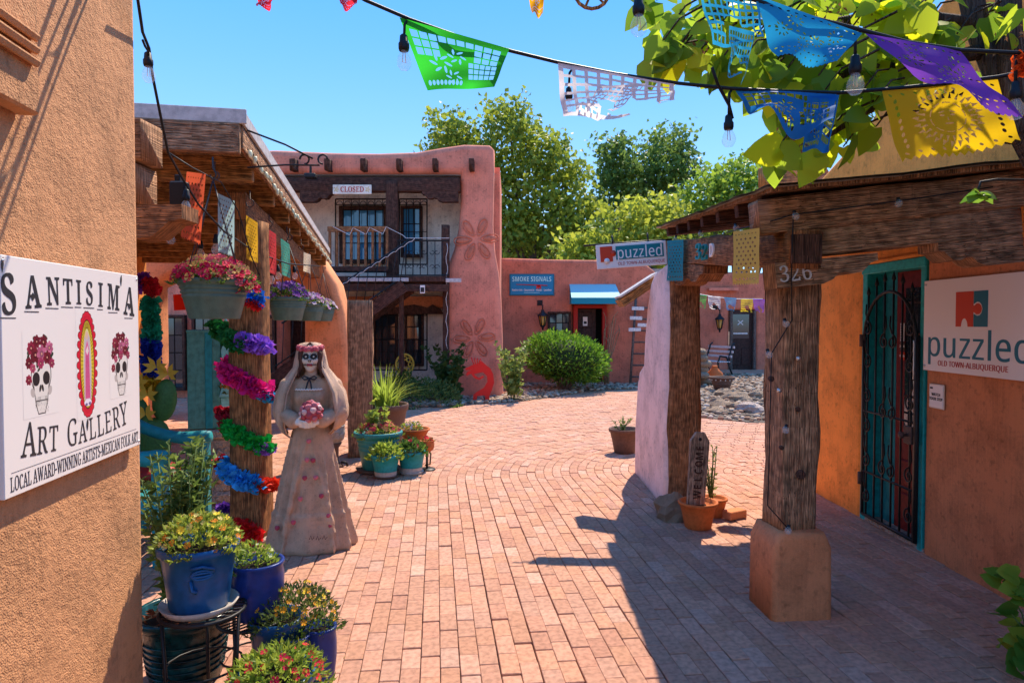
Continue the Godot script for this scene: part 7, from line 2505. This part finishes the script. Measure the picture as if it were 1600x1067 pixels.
func heart(st: SurfaceTool, l: float) -> void:
	# a heart-shaped leaf, stalk at the origin, tip along +y, folded on its midrib
	var w := l * 0.44
	var e := [Vector2(0.0, 0.06), Vector2(0.55, -0.04), Vector2(0.98, 0.16), Vector2(0.95, 0.42), Vector2(0.62, 0.70), Vector2(0.22, 0.90), Vector2(0.0, 1.0)]
	var mid := [0.06, 0.10, 0.25, 0.45, 0.70, 0.90, 1.0]
	for s in [-1.0, 1.0]:
		for i in 6:
			var a0 := Vector3(0, mid[i] * l, -0.10 * l * mid[i] * mid[i])
			var a1 := Vector3(0, mid[i + 1] * l, -0.10 * l * mid[i + 1] * mid[i + 1])
			var b0 := Vector3(s * e[i].x * w, e[i].y * l, 0.20 * e[i].x * w - 0.12 * l * e[i].y * e[i].y)
			var b1 := Vector3(s * e[i + 1].x * w, e[i + 1].y * l, 0.20 * e[i + 1].x * w - 0.12 * l * e[i + 1].y * e[i + 1].y)
			for v in ([a0, a1, b0, b0, a1, b1] if s > 0 else [a0, b0, a1, b0, b1, a1]):
				st.add_vertex(v)

# ---------- overhead: cut paper flags and bulbs ----------
func flag(label: String, m: Material, c: Array, d: Array, amp: float, sd: float, curl := 0.0) -> void:
	var st := new_st(true)
	sheet(st, P(c[0], c[1], d[0]), P(c[2], c[3], d[1]), P(c[4], c[5], d[2]), P(c[6], c[7], d[3]), amp, 16, 12, sd, curl)
	tag(part("paper_flag", st, m, self), label, "paper flag", "cut paper flags strung overhead")

func build_overhead() -> void:
	var s := thing("bulb_string", "black festoon cable with big clear bulbs sagging across the top", "string lights")
	var pts := []
	for q in [[520, -30, 2.35], [570, 0, 2.4], [640, 30, 2.45], [720, 58, 2.5], [800, 80, 2.52], [870, 97, 2.55], [960, 115, 2.55], [1060, 130, 2.55], [1140, 138, 2.5], [1230, 143, 2.45], [1310, 145, 2.4], [1400, 138, 2.35], [1480, 130, 2.3], [1560, 120, 2.25], [1660, 100, 2.2]]:
		pts.append(P(q[0], q[1], q[2]))
	part("cable", one_tube(pts, 0.0065, 7), M.black_rubber, s)
	for q in [[632, 32, 65, 2.44, 0.027], [1140, 140, 188, 2.5, 0.025], [890, 108, 140, 2.56, 0.02]]:
		part("bulb_lead", one_tube([P(q[0] + 4, q[1], q[3]), P(q[0], q[1] + 6, q[3]), P(q[0] - 1, q[2], q[3])], 0.005, 6), M.black_rubber, s)
		bulb(s, P(q[0] - 1, q[2] + 14, q[3]), q[4], Vector3(0.02, -1, 0))
	part("bulb_lead", one_tube([P(1113, 105, 2.4), P(1122, 132, 2.42), P(1140, 165, 2.48), P(1145, 185, 2.5)], 0.006, 6), M.black_rubber, s)
	var s2 := thing("bulb_string", "second festoon cable with bulbs running through the heart-leaved branches", "string lights")
	pts = []
	for q in [[1010, -90, 2.2], [1090, -35, 2.2], [1180, 0, 2.2], [1260, 25, 2.2], [1340, 45, 2.18], [1420, 66, 2.15], [1500, 78, 2.1], [1580, 82, 2.1], [1680, 84, 2.1]]:
		pts.append(P(q[0], q[1], q[2]))
	part("cable", one_tube(pts, 0.0065, 7), M.black_rubber, s2)
	for q in [[1337, 46, 92, 2.18, 0.027], [998, -60, 0, 2.2, 0.027], [1588, 84, 132, 2.1, 0.025]]:
		part("bulb_lead", one_tube([P(q[0], q[1], q[3]), P(q[0], q[2], q[3])], 0.005, 6), M.black_rubber, s2)
		bulb(s2, P(q[0], q[2] + 22, q[3]), q[4], Vector3(0.02, -1, 0))
	# flags
	var green := paper("paper_green", "lace", lin(0.03, 0.42, 0.03), 1.1)
	flag("green cut paper flag with lattice and leaf pattern, leftmost on cable", green, [624, 27, 796, 76, 772, 136, 668, 142], [2.43, 2.5, 2.42, 2.5], 0.03, 0.4)
	var white := paper("paper_white", "torn", lin(0.82, 0.76, 0.78), 0.9)
	flag("torn white cut paper flag with ragged edge, centre of the cable", white, [872, 98, 1054, 130, 1052, 162, 878, 190], [2.54, 2.55, 2.4, 2.5], 0.03, 1.4)
	var tails := new_st(true)
	sheet(tails, P(935, 135, 2.5), P(1010, 130, 2.42), P(962, 182, 2.4), P(908, 176, 2.5), 0.03, 8, 6, 2.0)
	var tail := part("paper_flag", tails, white, self)
	tag(tail, "blown loose white tail of the torn flag trailing toward right", "paper flag", "cut paper flags strung overhead")
	var blue := paper("paper_blue", "dots", lin(0.02, 0.32, 0.62), 0.75)
	flag("large blue cut paper flag with dotted rosettes hanging over branches", blue, [1182, -8, 1348, 52, 1306, 98, 1212, 96], [2.2, 2.16, 2.1, 2.15], 0.025, 0.7)
	var net := paper("paper_blue_net", "torn", lin(0.03, 0.36, 0.62), 0.75)
	flag("light blue latticed cut paper flag at top left of branches", net, [1090, -30, 1185, -5, 1190, 62, 1112, 72], [2.2, 2.2, 2.15, 2.2], 0.02, 2.0)
	flag("narrow blue paper tail blowing below the latticed flag", net, [1140, 40, 1180, 50, 1160, 130, 1138, 112], [2.19, 2.19, 2.15, 2.18], 0.03, 3.0)
	var royal := paper("paper_royal", "lace", lin(0.02, 0.22, 0.62), 0.85)
	flag("royal blue cut paper flag blown flat below the lower cable", royal, [1148, 138, 1308, 146, 1300, 196, 1186, 190], [2.5, 2.4, 2.2, 2.4], 0.05, 1.1)
	flag("royal blue corner piece hanging below the blown blue flag", royal, [1262, 150, 1312, 148, 1296, 236, 1256, 232], [2.41, 2.39, 2.3, 2.35], 0.02, 5.0)
	var purple := paper("paper_purple", "dots", lin(0.20, 0.06, 0.52), 0.8)
	flag("purple cut paper flag slanting down to the right", purple, [1352, 52, 1500, 78, 1598, 186, 1460, 132], [2.16, 2.1, 1.95, 2.05], 0.02, 0.2)
	var yellow := paper("paper_yellow", "sunburst", lin(0.85, 0.56, 0.01), 0.9)
	flag("yellow cut paper flag with a sunburst face above the porch", yellow, [1379, 142, 1560, 124, 1594, 222, 1408, 258], [2.36, 2.26, 2.2, 2.3], 0.02, 0.9)
	var red := paper("paper_red", "dots", lin(0.75, 0.03, 0.05), 0.9)
	flag("pink-red paper scrap at the top edge left of centre", red, [398, -22, 428, -18, 424, 14, 402, 12], [2.3, 2.3, 2.3, 2.3], 0.02, 0.5)
	flag("red paper scrap at the top edge above the green flag", red, [520, -30, 560, -10, 556, 10, 530, 12], [2.35, 2.38, 2.38, 2.35], 0.02, 1.5)
	var orange := paper("paper_orange", "dots", lin(0.85, 0.42, 0.01), 0.9)
	flag("orange paper corner dipping in at the top centre", orange, [822, -30, 852, -25, 848, 22, 832, 26], [2.2, 2.2, 2.2, 2.2], 0.02, 0.8)
	var brown := thing("tan_paper_medallion", "tan round cut medallion hanging at the top beside first leaves", "ornament")
	var md := []
	for i in 17:
		md.append(P(925, -14, 2.2) + Vector3(cos(TAU * i / 16.0) * 0.055, sin(TAU * i / 16.0) * 0.055, 0))
	part("rim", one_tube(md, 0.006, 5), M.wood_gold, brown)
	for i in 3:
		part("spoke", one_tube([md[i * 3], md[i * 3 + 8]], 0.004, 4), M.wood_gold, brown)
	var rf := thing("orange_fringe", "orange-red paper fringe at the right edge beside purple flag", "paper flag")
	ruffle("fringe", rf, [P(1600, 88, 2.1), P(1598, 112, 2.1)], 0.035, Color(0.85, 0.12, 0.02), 60)

# ---------- heart-leaved tree at the upper right ----------
func build_catalpa() -> void:
	var base := V(2.62, 0, 2.9)
	var t := thing("heart_leaf_tree", "tree with big heart-shaped yellow-green leaves over the porch roof", "tree", base)
	var bark := mat("bark", lin(0.20, 0.12, 0.085), 0.9, "wood", 1.6, "wood_h", 3.0)
	var Q := func(px: float, py: float, d: float) -> Vector3:
		return P(px, py, d) - base
	part("trunk", one_tube([Vector3(0, -0.1, 0), Vector3(0.02, 0.9, 0), Vector3(-0.02, 1.7, 0), Q.call(1640, 270, 2.85), Q.call(1592, 190, 2.85), Q.call(1578, 60, 2.9), Q.call(1575, -80, 2.9)], [0.09, 0.08, 0.075, 0.07, 0.055, 0.05, 0.045], 10), bark, t)
	part("trunk", one_tube([Q.call(1592, 215, 2.85), Q.call(1560, 120, 2.95), Q.call(1528, 40, 3.0), Q.call(1505, -60, 3.0)], [0.05, 0.05, 0.05, 0.045], 10), bark, t)
	var limbs := [[[1540, 80, 2.98], [1440, 100, 2.9], [1330, 110, 2.8], [1240, 160, 2.75]], [[1528, 40, 3.0], [1400, 20, 2.9], [1270, 40, 2.85], [1120, 30, 2.8]], [[1510, -40, 3.0], [1330, -60, 2.9], [1150, -50, 2.8], [1020, -30, 2.8]], [[1440, 100, 2.9], [1360, 170, 2.8], [1290, 215, 2.75]], [[1560, 120, 2.95], [1480, 150, 2.9], [1410, 180, 2.85]]]
	var ends := []
	for l in limbs:
		var pts := []
		for q in l:
			pts.append(Q.call(q[0], q[1], q[2]))
		part("limb", one_tube(pts, [0.035, 0.025, 0.016, 0.009] if pts.size() == 4 else [0.025, 0.016, 0.009], 7), bark, t)
	var mats := [leafy("heart_a", lin(0.50, 0.60, 0.035), 1.1), leafy("heart_b", lin(0.36, 0.50, 0.035), 1.1), leafy("heart_c", lin(0.18, 0.30, 0.025), 0.95), leafy("heart_d", lin(0.70, 0.72, 0.02), 1.2)]
	var ms := []
	for k in 4:
		var st := new_st(true)
		heart(st, [0.105, 0.128, 0.148, 0.088][k])
		ms.append(mesh_of(st))
	# clusters of leaves: px, py, spread px, leaves
	var cl := [[1040, 30, 45, 13], [1095, 60, 50, 14], [1150, 20, 60, 14], [1060, 78, 34, 9], [1035, 92, 22, 6], [1120, 100, 40, 10], [1170, 75, 50, 14], [1230, 40, 60, 15], [1300, 20, 60, 15], [1370, 25, 60, 15], [1440, 30, 60, 16], [1490, 60, 45, 12], [1560, 30, 40, 8], [1230, 110, 55, 15], [1300, 95, 60, 16], [1370, 110, 55, 15], [1430, 120, 50, 12], [1320, 165, 50, 13], [1260, 180, 50, 12], [1285, 205, 42, 12], [1250, 225, 28, 8], [1225, 240, 24, 6], [1340, 195, 36, 9], [1195, 130, 40, 9], [1400, 70, 60, 15], [1520, 100, 40, 8], [1090, -20, 60, 8], [1280, -30, 80, 8], [1440, -30, 80, 8]]
	var total := 0
	for c in cl:
		for k in c[3]:
			if total >= 300:
				break
			total += 1
			var p: Vector3 = Q.call(c[0] + rr(-1, 1) * c[2], c[1] + rr(-1, 1) * c[2] * 0.75, rr(2.6, 3.0))
			var dir := Vector3(rr(-0.8, 0.8), rr(-1.0, 0.15), rr(-0.6, 0.6))
			var zh := Vector3(rr(-0.7, 0.7), rr(-0.2, 0.9), rr(0.2, 1.0))
			put("leaf", ms[rng.randi() % 4], mats[[0, 0, 1, 1, 2, 2, 3][rng.randi() % 7]], t, frame(p, dir, zh))
			if k % 4 == 0:
				part("twig", one_tube([p, p + Vector3(0.06, 0.08, 0), p + Vector3(0.16, 0.12, rr(-0.1, 0.1))], [0.003, 0.004, 0.005], 4), bark, t)
	# the many small leaves farther back in the crown
	var xb := []
	var cb := []
	var hm := new_st(true)
	heart(hm, 0.075)
	for c in cl:
		for k in 7:
			var p: Vector3 = Q.call(c[0] + rr(-1, 1) * c[2] * 0.85, c[1] + rr(-1, 1) * c[2] * 0.6, rr(2.9, 3.5))
			xb.append(frame(p, Vector3(rr(-0.8, 0.8), rr(-1.0, 0.2), rr(-0.6, 0.6)), Vector3(rr(-0.7, 0.7), rr(-0.2, 0.9), rr(0.2, 1.0))))
			cb.append(Color(0.46, 0.56, 0.04).lerp(Color(0.18, 0.30, 0.03), rng.randf()))
	scatter("inner_foliage", mesh_of(hm), M.leaf_big, xb, cb, t)
	# small dry seed clusters
	var xf := []
	var cols := []
	for c in [[1095, 75], [1235, 205], [1250, 215], [1300, 15], [1360, 20], [1310, 45], [1585, 60], [1240, 85]]:
		var ctr: Vector3 = Q.call(c[0], c[1], 2.7)
		for k in 26:
			xf.append(aim(ctr + rv(0.045), rv(), rr(0.012, 0.03)))
			cols.append(Color(0.35, 0.17, 0.08) * rr(0.6, 1.4))
	scatter("seed_clusters", T.leaf_std, M.petal, xf, cols, t)
